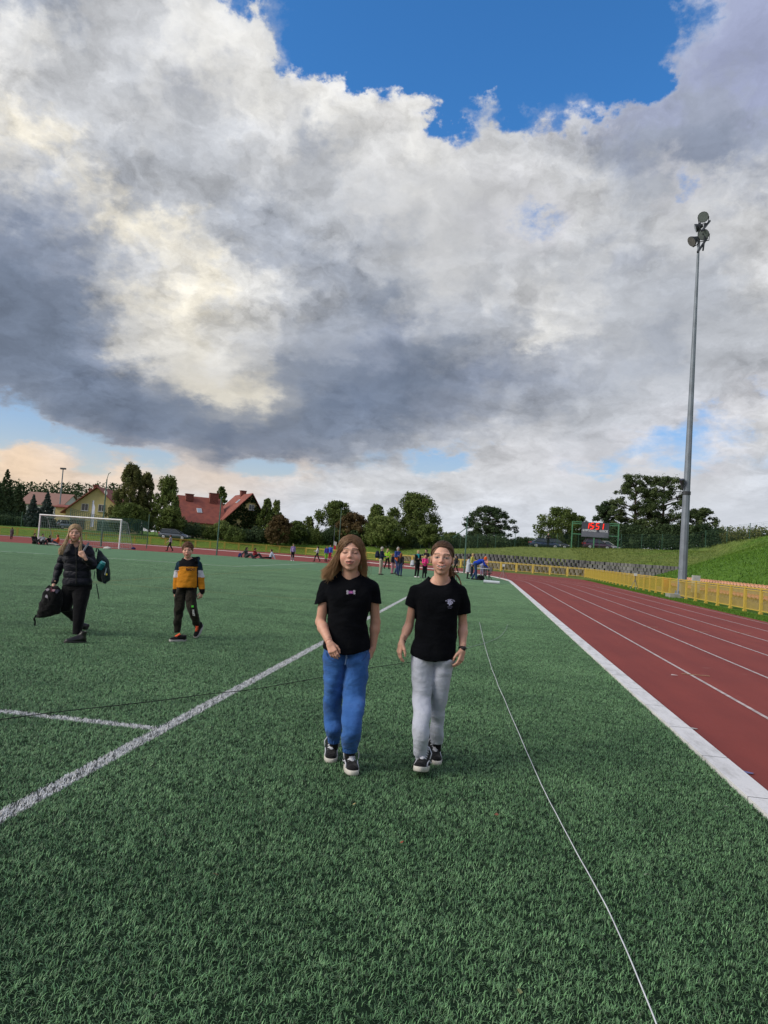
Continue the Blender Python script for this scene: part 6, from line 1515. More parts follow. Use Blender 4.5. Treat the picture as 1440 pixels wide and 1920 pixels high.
    # backpack
    o0 = Q(192,1066,.12) @ FR[0].T + FR[1]; bp = person_root('dark backpack with a bottle in its side pocket, hanging from the woman\'s shoulder', o0, 'backpack'); bp.name = 'backpack'
    f = Field(Q(175,1100,-.12), Q(212,1024,.35), .008); f.chain([Q(183,1040,.12),Q(189,1056,.12),Q(193,1078,.12)], [.070,.105,.105], .03); f.cone(Q(197,1075,.0), Q(198,1088,.02), .055,.05,.03)
    Mb = cloth('dark_backpack_fabric', (.010,.012,.016), rough=.7, var=.5, col2=(.02,.05,.05), scale=7); b_ = sk_obj('main_bag', f.mesh(), Mb, bp, FR)
    f = Field(Q(180,1095,-.2), Q(212,1050,.1), .007); f.cone(Q(199,1068,-.03), Q(201,1085,.0), .035,.045,.02); sk_obj('front_pocket', f.mesh(), Mb, bp, FR)
    G_ = mat('strap_grey', (.16,.17,.19), .8)
    for nm, pts, r in (('shoulder_strap',[Q(166,1019,.04),Q(161,1026,-.10),Q(156,1034,-.155),Q(153,1046,-.165)],.016),('handle_loop',[Q(180,1035,.12),Q(181,1028,.12),Q(184,1029,.12),Q(186,1037,.12)],.009),('hanging_strap',[Q(181,1095,.05),Q(183,1108,.05),Q(186,1124,.05)],.007),('hanging_strap',[Q(178,1070,-.12),Q(176,1085,-.13)],.006)):
        mb = MB(); mb.tube(pts, r, 6); local_mesh(nm, mb, G_ if nm == 'shoulder_strap' else Mb, bp, smooth=True)
    mb = MB(); mb.tube([Q(196.5,1078,-.065),Q(199.5,1066,-.065)], .008, 5); local_mesh('reflective_tab', mb, mat('tab_pale', (.35,.42,.5), .5), bp); mb = MB(); mb.tube([Q(199.5,1075,-.07),Q(200.3,1078.5,-.07)], .011, 6); local_mesh('yellow_tab', mb, mat('tab_yellow', (.6,.5,.05), .6), bp)
    bt = person_root('teal water bottle tilted in the backpack\'s side pocket', Q(190,1062,-.06) @ FR[0].T + FR[1], 'bottle'); bt.name = 'water_bottle'
    mb = MB(); mb.tube([Q(186,1066,-.07),Q(192,1057,-.07)], .043, 12); local_mesh('bottle_body', mb, mat('teal_plastic', (.01,.16,.19), .25), bt, smooth=False); mb = MB(); mb.tube([Q(192,1057,-.07),Q(194,1053.5,-.07)], [.040,.034], 12); local_mesh('lid', mb, mat('teal_lid', (.03,.30,.32), .3), bt)
    # drawstring bag
    bg = person_root('black drawstring bag with white and pink prints hanging from the woman\'s hand', Q(92,1130,-.1) @ FR[0].T + FR[1], 'bag'); bg.name = 'drawstring_bag'
    S_ = secs(Q, [(1099,93,106,-.12,.03),(1103,87,113,-.12,.06),(1110,82.5,115,-.12,.08),(1122,79,116,-.12,.09),(1135,74,115.5,-.12,.09),(1147,70,115,-.12,.075),(1153,67.5,108,-.12,.05),(1158,65,80,-.12,.02)]); f = Field(*bounds(S_), .007); f.loft(S_, 0, soft=.03)
    f.disp(folds(.004, [(30,10,20,0,1),(-20,6,34,2,.7)])); sk_obj('bag_body', f.mesh(), cloth('black_bag_cloth', (.006,.006,.007), wr=.6), bg, FR)
    for nm, pts, r in (('cord',[Q(68,1153,-.12),Q(64,1160,-.13),Q(66,1166,-.12),Q(65,1173,-.12)],.012),('cord',[Q(86,1104,-.12),Q(92,1098,-.14),Q(99,1101,-.16)],.008)):
        mb = MB(); mb.tube(pts, r, 6); local_mesh(nm, mb, M_blkt, bg)
    for (x, y, rx, ry, c, yo) in ((87,1121,2.2,6,(.50,.47,.52),-.205),(90.2,1124,.9,5,(.02,.02,.02),-.212),(89,1106,3.2,2.4,(.42,.36,.42),-.185),(100,1107,3.0,2.2,(.5,.28,.34),-.195),(106,1109,3,3.5,(.05,.05,.09),-.19),(96,1106,1.2,5,(.14,.03,.05),-.195)):
        mb = MB(); c0 = Q(x,y,yo); P = [tuple(c0+np.array([rx*mp*math.cos(t)*(1+.25*math.sin(3*t)), .03*math.sin(t)*0, ry*mp*math.sin(t)])) for t in np.linspace(0,6.28,12,endpoint=False)]; mb.prism(P, (0,.05,0)); local_mesh('print', mb, mat('bag_print_%d' % (x*10+y), c, .8), bg)
woman()

def boy():
    D = 10.5; Q = FQ(D); mp = D/FPX; h = .0072
    root = person_root('boy with short brown hair in an orange, black and white hoodie and dark trousers', onz(345,1201))
    X = place_head(root, Q, 351.8, 1032.5, -.02, tilt=.03, yaw=.20, nod=.02, scale=.98)
    V, F, C = head_vf(h=.0036, mouth='closed', eyes='open', skin=SK*np.array([.98,.96,.96]), brow=(.10,.05,.035), neck_r=.044, neck=(0,.03,-.17))
    wR = Q(329,1110,.0); wL = Q(378.5,1110,.0); hR = hand_vf(wR, (-.010,-.0,-.07), (-.5,-.8,0), (.5,-.85,0), .86, .75, h=.0034); hL = hand_vf(wL, (-.012,-.02,-.07), (.6,-.8,0), (-.6,-.8,0), .86, .8, h=.0034)
    S_ = secs(Q, [(1045,346,359,.03,.04),(1054,340,366,.03,.06),(1064,339,367,.01,.075),(1098,338,364,0,.08)]); f = Field(*bounds(S_), .010); f.loft(S_, 0); ch = f.mesh()
    aR = arm_vf(Q(337,1060,.03),Q(331,1082,.04),wR,(.036,.032,.030,.022),h=.007); aL = arm_vf(Q(370,1060,.03),Q(377,1083,.04),wL,(.036,.032,.030,.022),h=.007)
    VF = join([(X(V),F), ch, aR, aL, hR, hL]); col = np.tile(SK*.85, (len(VF[0]),1)); col[:len(C)] = C; sk_obj('body', VF, M_skin, root, FR, col)
    sk_obj('hair', hair_cap(X, h=.005, grow=.008, low=-.01, face=(0,-.095,-.034), fr=(.066,.062,.092)), HM4, root, FR)
    rng = np.random.default_rng(9); Cv = []
    for i in range(900):
        d = rng.normal(0,1,3); d[2] = abs(d[2])*.9+.12; d[1] += .1; d /= np.linalg.norm(d)
        if d[1] < -.55 and d[2] < .45: continue
        e = d+np.array([-.12,-.30,-.10])+rng.normal(0,.08,3); Cv.append(X(scalp(slerp(d, e, np.linspace(0,1,5)), .010+.006*rng.random())))
    strands('hair_strands', Cv, HM4, root, FR, r=.0030)
    rows = [(1047,344,362,.03,.05),(1050,339,368,.03,.07),(1054,334,373,.03,.085),(1060,334,372,.02,.095),(1070,336,371,.01,.10),(1085,333.5,370.5,0,.105),(1096,331.5,369.5,0,.11),(1101,332,369,0,.105),(1105,333.5,368,0,.10)]
    S_ = secs(Q, rows); lo, hi = bounds(S_); f = Field((lo[0]-.1,lo[1],lo[2]-.06),(hi[0]+.1,hi[1],hi[2]), h); f.loft(S_, 0, soft=.03)
    f.chain([Q(336,1058,.03),Q(331,1082,.04),Q(329,1110,.0)], [.052,.047,.038], .02); f.chain([Q(372,1058,.03),Q(377,1083,.04),Q(378.5,1110,.0)], [.052,.050,.040], .02)
    f.chain([Q(345,1050,.08),Q(360,1049,.09),Q(371,1048,.06),Q(369,1053,-.02)], [.035,.040,.032,.025], .02); f.ell(Q(352,1046,-.05), (.042,.09,.040), .006, sub=True); f.disp(folds(.003, [(25,10,20,0,1),(-30,6,28,2,.7)]))
    V, F = f.mesh(); d = V[:,1]; px = 720+FPX*V[:,0]/d; py = 960-FPX*V[:,2]/d; n = len(V); C = np.tile((.55,.215,.018), (n,1)).astype(float)
    tl = px < 337.5; trr = px > 370.5-(py > 1080)*.0; arm = ((px < 335.5) & (py < 1070)) | (px < 332.8) | (px > 371.0)
    C[py < 1062.7] = (.006,.006,.008); C[(py < 1069.5) & arm] = (.012,.035,.055); C[(px < 336) & (py < 1064) & (py > 1055)] = (.012,.035,.055); C[(px > 371) & (py < 1069.5) & (py > 1054)] = (.010,.030,.050)
    C[arm & (py >= 1069.5) & (py < 1082.5)] = (.56,.55,.62); C[(py > 1104)] = (.006,.006,.007); C[(px > 369.2) & (px < 371.6) & (py > 1064) & (py < 1104)] = (.010,.012,.02); C[(py > 1101.8) & ~arm] = (.006,.006,.007)
    hd = sk_obj('hoodie', (V,F), M_piece, root, FR, C)
    Rm = Matrix(((RV[0],UV[0],-FV[0]),(RV[1],UV[1],-FV[1]),(RV[2],UV[2],-FV[2])))
    def loc(x, y, off, rot=0., ry=0.): p = Q(x,y,off) @ FR[0].T + FR[1] - np.array(root['_o']); return Matrix.Translation(tuple(p)) @ Rm.to_4x4() @ Matrix.Rotation(ry,4,'Y') @ Matrix.Rotation(rot,4,'Z')
    text_mesh('lettering', 'RADO', 6.4*mp, mat('dark_print', (.03,.012,.01), .8), loc(357.5,1067.5,-.100), hd, .004, sx=.95, bold=.0015)
    R1 = secs(Q, [(1100,332,352,.01,.095),(1112,329,350,.01,.09),(1125,328,348,0,.085),(1140,327,345,-.01,.078),(1155,326.5,342,0,.070),(1170,326,340,0,.064),(1179,325.5,339,0,.058),(1185,328,338,0,.045)])
    R2 = secs(Q, [(1100,349,369,.01,.095),(1112,348,368.5,.0,.09),(1125,348.5,368,-.03,.085),(1138,350,369,-.05,.078),(1150,354,371.5,-.03,.070),(1162,359,374.5,.04,.062),(1173,363,377,.12,.056),(1178,365.5,377,.15,.045)])
    lo, hi = bounds(R1+R2); f = Field(lo, hi, h); f.loft(R1, 0, soft=.04); f.loft(R2, .015, soft=.04); f.disp(folds(.0045, [(22,8,34,0,1),(-34,10,22,1,.8)]))
    tr_ = sk_obj('trousers', f.mesh(), cloth('dark_camouflage', (.030,.026,.018), var=.4, col2=(.012,.012,.010), scale=12), root, FR)
    text_mesh('lettering', 'IS', 5.0*mp, mat('neon_green_print', (.10,.75,.06), .7), loc(360.8,1137,-.148,-math.pi/2), tr_, .006, bold=.002); text_mesh('lettering', 'PORT', 4.6*mp, mat('white_print', (.5,.52,.5), .7), loc(362.5,1149,-.135,-math.pi/2+.15), tr_, .010, bold=.0015)
    Or = mat('orange_laces', (.85,.12,.03), .6); So = mat('trainer_sole', (.38,.37,.36), .6)
    shoe(root, foot_m(317.5,1203.5,.0,-.95,0,.24), .24, M_shoeb, So, Or, None, high=False, lacecol_wide=True, h=.006); shoe(root, foot_m(366.5,1197,.0,-.35,-.85,.24), .24, M_shoeb, So, Or, None, high=False, h=.006)
boy()

# ------------------------------------------------------------------ people far down the pitch
SKN = np.array([.52,.30,.22])
def cmat(c, k='cloth'): 
    c = tuple(c); return cloth('%s_%02x%02x%02x' % ((k,)+tuple(int(min(.99,v)**.5*255) for v in c)), c, wr=0, bump=0)
HAIRC = dict(dark=(.03,.02,.015), brown=(.09,.045,.025), blond=(.40,.29,.15), grey=(.35,.33,.31), red=(.20,.07,.03))
def figure(label, px, pb, pt, top, legs, hair='brown', face=0, pose='stand', long=False, shoes=(.03,.03,.03), skirt=None, coat=None, arms='down', z=None, d=None, sleeve=True, cap=None, hscale=1., extra=None, legs2=None, stride=.27):
    if d is None: p = onz(px, pb)
    else: p = at(px, pb, d); p.z = tz(p.x,p.y) if z is None else z
    dd = depth(p); q = FQ(dd); Hh = abs(pb-pt)/FPX*dd
    s = Hh/1.70 if pose not in ('sit','lie') else hscale
    if pose == 'bend': s = Hh/1.36
    root = empty('person', p, YAW+math.pi+math.radians(face)); tag(root, label, 'person'); h = max(.012, .016*s)
    A = lambda x, y, z_: np.array([x,y,z_])*s
    hipz = .90; sz = 1.40; hd_ = A(0,.02,1.585); neck = A(0,0,1.42); shl = lambda sg: A(.165*sg,0,1.385); hip = lambda sg: A(.085*sg,0,.90); pel = A(0,0,.93); chest = A(0,.0,1.22)
    if pose == 'stand': kn = lambda sg: A(.09*sg,.015,.48); an = lambda sg: A(.10*sg,-.02,.08)
    elif pose == 'walk': kn = lambda sg: A(.08*sg,.16*sg*stride/.27+.05,.49); an = lambda sg: A(.08*sg,(stride if sg > 0 else -stride-.05),.08 if sg > 0 else .14)
    elif pose == 'bend': 
        kn = lambda sg: A(.10*sg,.06,.48); an = lambda sg: A(.11*sg,-.02+.12*sg,.08); shl = lambda sg: A(.16*sg,.42,1.14); neck = A(0,.46,1.18); hd_ = A(0,.58,1.24); chest = A(0,.28,1.08)
    else:
        hip = lambda sg: A(.09*sg,0,.12); pel = A(0,0,.14); chest = A(0,-.06,.38); shl = lambda sg: A(.165*sg,-.08,.56); neck = A(0,-.06,.60); hd_ = A(0,-.02,.74); kn = lambda sg: A(.12*sg,.34,.36 if pose == 'sit' else .12); an = lambda sg: A(.12*sg,.62 if pose == 'sit' else .80,.06)
    def arm(sg):
        S0 = shl(sg)
        if arms == 'crossed': return S0, S0+A(.05*sg,.06,-.28), A(-.06*sg,.22,sz-.24 if pose in ('stand','walk') else .4)
        if arms == 'front': return S0, S0+A(.04*sg,.08,-.26), S0+A(-.03*sg,.32,-.26)
        if arms == 'reach' : return S0, S0+A(.02*sg,.12,-.24), S0+A(-.02*sg,.30,-.36)
        if arms == 'swing': return S0, S0+A(.05*sg,-.10*sg,-.28), S0+A(.04*sg,.10-.24*sg,-.50)
        if arms == 'back': return S0, S0+A(.08*sg,-.16,-.22), S0+A(.10*sg,-.28,-.46)
        if arms == 'knees': return S0, S0+A(.05*sg,.14,-.20), S0+A(-.02*sg,.38,-.22)
        return S0, S0+A(.05*sg,-.02,-.29), S0+A(.06*sg,.06,-.54)
    allp = [hd_, an(1), an(-1), kn(1), kn(-1)]+[q_ for sg in (-1,1) for q_ in arm(sg)]; lo = np.min(allp,0)-.2*s; hi = np.max(allp,0)+.2*s
    def F_(): return Field(lo, hi, h)
    f = F_(); f.ell(hd_, A(.075,.095,.115), 0); f.cone(neck-A(0,0,.03), hd_-A(0,.01,.07), .05*s,.05*s,.02)
    for sg in (-1,1): S0, E0, W0 = arm(sg); f.chain([neck-A(0,0,.05), S0, E0, W0], [.035*s,.030*s,.024*s,.024*s], .0)
    for sg in (-1,1):
        S0, E0, W0 = arm(sg); hnd = W0+(W0-E0)/np.linalg.norm(W0-E0)*.09*s
        if not sleeve: f.cone(S0+(E0-S0)*.4, E0, .042*s,.038*s,.01)
        f.chain([E0+(W0-E0)*(.75 if sleeve else 0), W0, hnd], [.032*s,.027*s,.030*s], .01)
        if skirt is not None or legs is None: f.chain([kn(sg), an(sg)], [.055*s,.04*s], .01)
    V, F = f.mesh(); o = np_mesh('body', V, F, M_skin, root); o.data.polygons.foreach_set('use_smooth', [True]*len(o.data.polygons)); C = np.tile(SKN, (len(V),1))
    xl = (V-hd_)/s; C[(xl[:,1] > .06) & (np.abs(xl[:,2]-.01) < .012) & (np.abs(np.abs(xl[:,0])-.03) < .014)] = (.08,.04,.03); C[(xl[:,1] > .06) & (np.abs(xl[:,2]+.055) < .010) & (np.abs(xl[:,0]) < .025)] = (.35,.10,.09)
    a = o.data.color_attributes.new('paint','FLOAT_COLOR','POINT'); a.data.foreach_set('color', np.concatenate([C,np.ones((len(V),1))],1).astype(np.float32).ravel())
    def sk(nm, f, m_):
        V, F = f.mesh()
        if len(V) == 0: return None
        o = np_mesh(nm, V, F, m_, root); o.data.polygons.foreach_set('use_smooth', [True]*len(o.data.polygons)); return o
    f = F_(); up = hd_+A(0,-.012,.018); f.ell(up, A(.088,.106,.118), 0); f.ell(hd_+A(0,.085,-.04), A(.066,.075,.105), .02, sub=True)
    if not long: f.plane(hd_-A(0,0,.05), (0,.5,-1))
    else: f.chain([hd_+A(0,-.06,-.02), hd_+A(0,-.10,-.18), hd_+A(0,-.09,-.30)], [.085*s,.08*s,.05*s], .03)
    sk('hair', f, cmat(cap if cap else HAIRC[hair], 'hair_tone'))
    f = F_(); wid = .150
    ab = chest-pel; f.chain([pel+A(0,0,.02), pel+ab*.45, chest, (shl(1)+shl(-1))/2], [.135*s,.125*s,.135*s,.085*s], .05)
    f.cone(shl(1), shl(-1), .065*s,.065*s,.05)
    for sg in (-1,1):
        S0, E0, W0 = arm(sg)
        if sleeve: f.chain([S0,E0,W0], [.060*s,.050*s,.040*s], .03)
        else: f.cone(S0, S0+(E0-S0)*.62, .062*s,.060*s,.03)
    if pose in ('stand','walk'): f.D = np.maximum(f.D, (A(0,0,.90)[2]-f.ax[2])[None,None,:]).astype(np.float32)
    sk('jacket' if sleeve else 't_shirt', f, cmat(top))
    if coat is not None:
        f = F_(); f.loft([(A(0,0,.50)[2],0,0,.22*s,.19*s),(A(0,0,.95)[2],0,0,.19*s,.15*s),(A(0,0,1.36)[2],0,0,.175*s,.12*s)], 0); 
        for sg in (-1,1): S0,E0,W0 = arm(sg); f.chain([S0,E0,W0],[.068*s,.06*s,.05*s],.02)
        sk('coat', f, cmat(coat))
    if skirt is not None:
        f = F_(); f.loft([(A(0,0,.55)[2],0,0,.21*s,.17*s),(A(0,0,.95)[2],0,0,.15*s,.12*s)], 0); sk('skirt', f, cmat(skirt))
    if legs is not None:
        f = F_(); f.cone(hip(1), hip(-1), .098*s,.098*s,.03)
        for sg in (-1,1): f.chain([hip(sg),kn(sg),an(sg)], [.092*s,.068*s,.050*s], .02)
        sk('trousers', f, cmat(legs))
        if legs2 is not None:
            f = F_()
            for sg in (-1,1): f.chain([kn(sg)*.9+hip(sg)*.1, an(sg)], [.072*s,.054*s], .01)
            sk('leggings', f, cmat(legs2))
    for sg in (-1,1):
        a_ = an(sg); f = Field(a_-.25*s, a_+.28*s, .012); fd = A(0,.16,-.045) if not (pose == 'walk' and sg < 0) else A(0,.10,-.10)
        f.cone(a_+A(0,-.03,-.035), a_+fd, .045*s,.036*s,.02); f.cone(a_, a_+A(0,0,-.02), .045*s,.05*s,.02)
        if pose in ('stand','walk','bend'): f.D = np.maximum(f.D, (0.-f.ax[2])[None,None,:]).astype(np.float32)
        V, F = f.mesh()
        if len(V): o = np_mesh('shoe', V, F, cmat(shoes,'shoe_tone'), root); o.data.polygons.foreach_set('use_smooth', [True]*len(o.data.polygons))
    if extra: extra(root, s, A)
    return root
B_ = (.008,.008,.010); NAVY = (.012,.020,.045); JEAN = (.03,.05,.13)
figure('person in a long mauve grey coat standing alone at the far left railing', 21,1011,989, (.09,.07,.08), B_, 'dark', 180, coat=(.09,.07,.08))
figure('person in dark clothes sitting on the turf edge left of the goal post', 64,1020.5,1006, (.012,.012,.015), B_, 'dark', 60, pose='sit', hscale=1., arms='knees')
figure('person in a white shirt sitting on the turf edge just right of the goal post', 79,1021.5,1007, (.50,.50,.54), B_, 'dark', 50, pose='sit', arms='back')
figure('person in black leaning back on the turf behind the goal post sitters', 93,1022,1009, (.010,.010,.014), (.40,.38,.36), 'dark', 80, pose='lie', arms='back', hscale=.9)
figure('person in an orange top sitting at the right end of the far left group', 106,1022,1008, (.55,.10,.05), (.06,.09,.14), 'red', -60, pose='sit', arms='knees')
figure('man in a light grey T-shirt and black trousers walking left of the boy', 318,1033.5,1003, (.33,.35,.40), B_, 'brown', -85, pose='walk', arms='swing', sleeve=False)
figure('person with long dark hair in a grey top sitting on the track edge', 462,1046.5,1031, (.055,.06,.065), (.05,.05,.055), 'dark', 70, pose='sit', long=True, arms='back', hscale=1.05)
figure('person in a dark red top sitting between the grey and the white sitters', 478,1046,1032, (.20,.015,.02), (.03,.03,.035), 'dark', 75, pose='sit', arms='knees', hscale=1.)
figure('person in a white and blue top sitting with legs stretched to the left', 507,1048.5,1033, (.42,.45,.58), B_, 'brown', -75, pose='lie', arms='back')
figure('girl in a lavender top standing on the track above the boy\'s right', 548,1052,1020, (.32,.22,.46), B_, 'brown', 20, arms='down', shoes=(.6,.6,.6), legs2=(.30,.25,.32))
figure('girl in a white shirt and dark trousers walking on the track towards the left', 594,1053,1024, (.50,.51,.55), (.012,.014,.022), 'dark', -80, pose='walk', arms='front', long=True)
figure('child in a purple and blue top with neon green shorts, beside the left girl\'s hair', 611,1053.5,1024, (.06,.05,.35), (.20,.62,.05), 'brown', 30, long=True, legs2=B_)
figure('child in a blue top and red trousers, right behind the neon green one', 618,1052.5,1022, (.03,.10,.48), (.28,.02,.05), 'brown', -20, sleeve=True)
nv = figure('grey-haired man in a navy jacket and beige trousers, left in the central group', 713,1078,1025.5, NAVY, (.42,.36,.29), 'grey', 70, pose='stand', arms='front')
figure('woman in a neon yellow vest and dark trousers walking behind the navy-jacketed man', 725,1067,1029, (.28,.52,.03), B_, 'blond', 140, pose='walk', long=True, stride=.18)
figure('small girl with reddish hair in a dark top and pink leggings', 735,1076,1038, (.02,.02,.04), (.48,.22,.28), 'red', 60, long=True)
figure('girl with long auburn hair in a black top and blue jeans, in the central group', 749.5,1080.5,1037, (.015,.014,.02), JEAN, 'red', 150, long=True)
def scarf(r, s, A):
    f = Field(A(-.2,-.2,1.2), A(.2,.2,1.6), .014); f.cone(A(-.06,.02,1.43), A(.06,.03,1.42), .07*s,.07*s,.02); f.chain([A(.02,.10,1.42),A(.02,.14,1.25)], [.05*s,.035*s], .02); V, F = f.mesh(); np_mesh('scarf', V, F, cmat((.02,.25,.30)), r)
def orange_hem(r, s, A):
    f = Field(A(-.3,-.3,.8), A(.3,.3,1.2), .014); f.loft([(.84*s,0,0,.165*s,.145*s),(1.12*s,0,0,.160*s,.145*s)], 0); V, F = f.mesh(); np_mesh('jacket_hem', V, F, cmat((.60,.12,.03)), r)
figure('tall grey-haired man in a blue and orange jacket, in the central group', 743,1078,1026, (.03,.06,.25), (.03,.05,.14), 'grey', 35, pose='walk', arms='crossed', stride=.2, extra=orange_hem)
figure('woman in a black jacket with teal scarf and white shoes, left of the smiling girl', 781,1083,1032, (.010,.010,.012), B_, 'blond', 30, arms='crossed', shoes=(.6,.6,.6), extra=scarf)
figure('bearded man in a black and dark red T-shirt behind the woman with the teal scarf', 797,1075,1030, (.012,.008,.010), (.30,.03,.03), 'dark', -50, sleeve=False, legs2=B_)
figure('blond child in a pink jacket and black leggings beside the smiling girl\'s head', 795,1084.5,1041, (.70,.04,.22), B_, 'blond', 10, long=True, arms='front')
figure('person in dark clothes partly hidden behind the smiling girl\'s ear', 854,1075,1042, (.012,.014,.020), B_, 'dark', -60, pose='walk', stride=.2)
figure('fair-haired person in a yellow vest behind the white-coated one', 884,1081,1037.5, (.55,.50,.10), (.02,.03,.05), 'blond', 60)
figure('person in a long white coat bending over the table', 876.5,1085,1043, (.50,.53,.62), B_, 'dark', 85, coat=(.50,.53,.62), arms='front')
figure('person in blue hoodie, jeans and orange cap bending over the white table', 889.5,1087,1043, (.012,.05,.42), (.02,.045,.12), 'dark', 85, pose='bend', arms='reach', cap=(.65,.10,.02))
figure('woman with long blond hair in a peach pink top behind the table', 909,1080,1042.5, (.62,.32,.26), (.05,.05,.07), 'blond', -40, long=True, arms='crossed')
figure('small child in pale blue behind the table', 903,1078,1051, (.30,.33,.52), (.20,.22,.35), 'brown', 0, arms='front')
figure('man in black with arms crossed standing on the bank in front of the blue sedan', 1027,1027,999.5, B_, B_, 'grey', 0, arms='crossed', d=103.5)

def bag(name, label, cat, p, r, m_, extra=None):
    root = empty(name, p); tag(root, label, cat); f = Field(-np.array(r)*1.3, np.array(r)*1.3+np.array([0,0,r[2]*2]), max(.012,min(r)*.12)); f.loft([(0,0,0,r[0]*.80,r[1]*.85),(r[2]*.35,0,0,r[0],r[1]),(r[2]*1.2,.02*r[0],0,r[0]*.92,r[1]*.85),(r[2]*1.75,.05*r[0],0,r[0]*.55,r[1]*.45)], 0, p=2.6, soft=.03); f.cone((-r[0]*.4,-r[1]*.9,r[2]*.5), (r[0]*.4,-r[1]*.9,r[2]*.5), r[2]*.28, r[2]*.26, .02); f.D = np.maximum(f.D, (-f.ax[2])[None,None,:]).astype(np.float32)
    V, F = f.mesh(); o = np_mesh('bag_body', V, F, m_, root); o.data.polygons.foreach_set('use_smooth', [True]*len(o.data.polygons))
    MB().tube([(-r[0]*.3,0,r[2]*1.75),(0,0,r[2]*2.1),(r[0]*.3,0,r[2]*1.75)], r[0]*.07, 5).build('handle', m_, root); return root
def side(p, dx, dz=0, dy=0): return Vector((p[0]+dx, p[1]+dy, p[2]+dz))
nvp = onz(713,1078)
bag('backpack','dark blue backpack on the navy-jacketed man\'s back','backpack', side(nvp,-.27,.98,.05), (.13,.17,.24), cmat((.012,.018,.04)))
bag('backpack','teal and yellow backpack on the fair-haired person at the table','backpack', side(onz(884,1081),-.22,.95,.12), (.13,.16,.22), cmat((.03,.30,.36)))
bag('white_bag','white cloth bag held behind the woman with the teal scarf','bag', side(onz(781,1083),-.30,.62,.05), (.13,.10,.22), cmat((.48,.50,.58)))
bag('black_bag','large black sports bag lying under the white table','bag', onz(901,1087.5), (.26,.24,.17), cmat((.008,.008,.010)))
bag('blue_bag','small dark blue bag lying on the turf edge right of the goal','bag', onz(250,1030), (.20,.12,.10), cmat((.015,.02,.10)))
bag('blue_backpack','dark blue backpack beside the grey-topped sitter','backpack', onz(450,1045), (.17,.15,.20), cmat((.012,.02,.10)))
bag('white_bag','crumpled white bag on the turf line inside the goal','bag', onz(201,1029.5), (.32,.2,.10), cmat((.50,.50,.46)))
# officials' table
p = onz(906,1086); t = empty('folding_table', p, .1); tag(t, 'white folding table of the officials at the end of the pitch', 'table'); Wt = mat('white_table_top', (.62,.64,.70), .5); Gm = mat('dark_tube', (.06,.06,.07), .5)
MB().box(-.62,.45,-.35,.35,.70,.735).build('table_top', Wt, t)
for sx in (-.52,.37):
    for sy in (-.28,.28): MB().bar((sx,sy,0),(sx,sy,.70),.035).build('leg', Gm, t)
p2 = onz(914,1087); c = empty('folding_chair', p2, 2.4); tag(c, 'dark folding chair beside the white table', 'chair')
MB().box(-.21,.21,-.2,.2,.42,.46).build('seat', Gm, c); MB().box(-.21,.21,-.22,-.19,.55,.85).build('backrest', Gm, c)
for sx in (-.2,.2): MB().bar((sx,-.2,.85),(sx,.2,0),.03).build('leg', Gm, c); MB().bar((sx,.18,.44),(sx,-.22,0),.03).build('leg', Gm, c)
cyl = empty('white_roll', onz(921,1094.5), 0); tag(cyl, 'long white plastic roll lying on the turf in front of the table', 'roll')
MB().tube([(-.44,0,.10),(.44,0,.085)], .095, 16).build('roll_body', mat('white_plastic', (.58,.63,.68), .5), cyl); MB().tube([(.44,0,.085),(.47,0,.085)], .100, 16).build('end_cap', mat('pale_cap', (.42,.5,.52), .5), cyl)
def tripod(label, px, pb, pt, white=False):
    p = onz(px, pb); H = abs(pb-pt)/FPX*depth(p); root = empty('tripod', p); tag(root, label, 'tripod'); Lm = mat('tripod_leg', (.22,.21,.19), .5)
    for k in range(3): a = 2.1*k+.5; MB().bar((0,0,H*.62),(.33*math.cos(a),.33*math.sin(a),0),.028).build('leg', Lm, root)
    MB().bar((0,0,H*.45),(0,0,H*.85),.035).build('centre_column', M_dark, root); MB().box(-.09,.09,-.08,.08,H*.84,H).build('timing_device', mat('device_white', (.6,.62,.62), .5), root)
tripod('tripod with a small white device at the corner of the turf beside the table', 943,1085.5,1058); tripod('tripod with a small white device on the grass strip by the yellow railing', 1190,1105.5,1075)
bn = empty('litter_bin', (11.9,48.6,.02)); tag(bn, 'orange litter bin behind the yellow railing', 'bin'); MB().tube([(0,0,0),(0,0,.86)], [.20,.23], 14).build('bin_body', mat('orange_plastic', (.62,.13,.02), .6), bn); MB().tube([(0,0,.86),(0,0,.90)], .245, 14).build('rim', mat('dark_orange', (.35,.08,.02), .6), bn)

# ------------------------------------------------------------------ cords on the turf
def cord(name, label, pts, r, m_, z=.022, seed=0):
    rg = np.random.default_rng(seed); P = np.array([tuple(onz(*q))[:2] for q in pts]); C = catmull(np.c_[P, np.zeros(len(P))], len(P)*12); L_ = np.cumsum(np.r_[0, np.linalg.norm(np.diff(C[:,:2],axis=0),axis=1)])
    C[:,0] += .0015*np.sin(L_*5+seed)+.0006*np.sin(L_*17); C[:,2] = z+.003*np.sin(L_*4)
    mb = MB(); mb.tube([tuple(c) for c in C], r, 6); o = mb.build(name, m_, smooth=True); tag(o, label, 'cord')
cord('cord','white cord snaking down the turf from the middle to the bottom right', [(1240,1960),(1188,1830),(1130,1695),(1062,1572),(1008,1462),(960,1350),(924,1262),(907,1205),(899,1168)], .0029, mat('white_cord', (.62,.64,.68), .7))
cord('cord','thin pale cord looping off beside the top end of the white cord', [(952,1172),(950,1178),(943,1190),(930,1200),(910,1208),(890,1213),(872,1219)], .0036, mat('pale_cord', (.34,.40,.36), .7), seed=2)
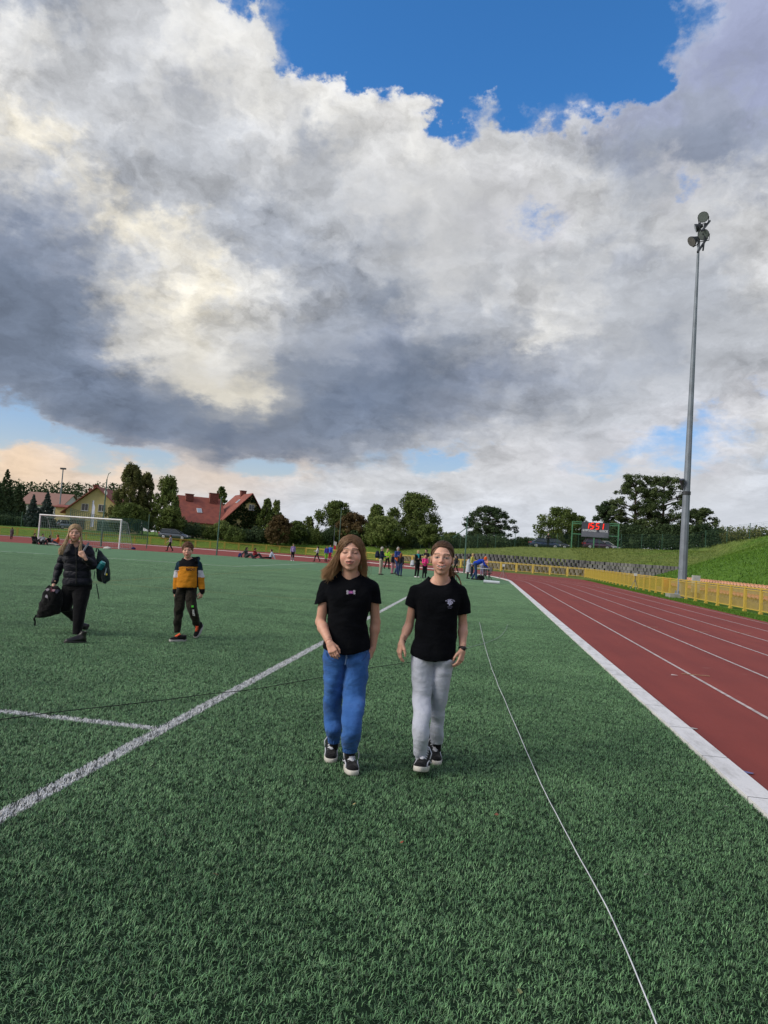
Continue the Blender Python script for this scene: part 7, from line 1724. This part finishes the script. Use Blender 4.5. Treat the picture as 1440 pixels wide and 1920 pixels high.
cord('cord','thin black cord stretched across the touchline behind the walking girls', [(-20,1360),(0,1357),(45,1351),(90,1345),(200,1331),(320,1317),(390,1308),(460,1300),(530,1288),(600,1276),(650,1268),(690,1257),(730,1252),(770,1246),(800,1242)], .0036, mat('black_cord', (.006,.008,.008), .8), z=.03, seed=3)
rg = random.Random(6); ML = mat('dry_leaf', (.42,.28,.10), .8)
for k, (x, y, c) in enumerate(((664,1508,(.42,.30,.12)),(753,1580,(.26,.06,.03)),(404,1640,(.20,.07,.04)),(975,1860,(.28,.30,.12)),(931,1528,(.18,.07,.04)),(1211,1640,(.35,.36,.30)),(1362,1513,(.45,.47,.45)))):
    p = onz(x,y,.03); a = rg.random()*6; V = [(math.cos(a)*.014,math.sin(a)*.014,.004),(math.cos(a+1.5)*.010,math.sin(a+1.5)*.010,.010),(-math.cos(a)*.014,-math.sin(a)*.014,.002),(math.cos(a-1.5)*.010,math.sin(a-1.5)*.010,.0)]
    o = mesh_obj('fallen_leaf', V, [(0,1,2,3)], mat('leaf_tone_%d' % k, c, .8)); o.location = p; o.modifiers.new('t','SOLIDIFY').thickness = .001
    tag(o, ['pale yellow leaf scrap in front of the girls\' feet','dark red leaf scrap below the yellow one','small brown leaf scrap left of the girls\' path','pale straw scrap near the bottom, left of the cord','brown leaf scrap between the girls and the cord','grey scrap right of the cord','white scrap on the turf near the kerb'][k], 'leaf', 'scraps lying on the turf')
for k, (x, y, c) in enumerate(((1399,1449,(.12,.13,.30)),(1297,1366,(.35,.33,.32)),(1264,1266,(.5,.4,.38)))):
    p = onz(x,y,-.012); o = mesh_obj('paper_scrap', [(-.05,-.012,0),(.04,-.02,.004),(.06,.01,.002),(-.03,.02,.012)], [(0,1,2,3)], mat('scrap_tone_%d' % k, c, .7)); o.location = p; o.modifiers.new('t','SOLIDIFY').thickness = .001
    tag(o, ['bluish scrap on the red track beside the kerb','pale scrap on the track close to the kerb','tiny pale scrap in the first lane'][k], 'scrap', 'scraps lying on the track')
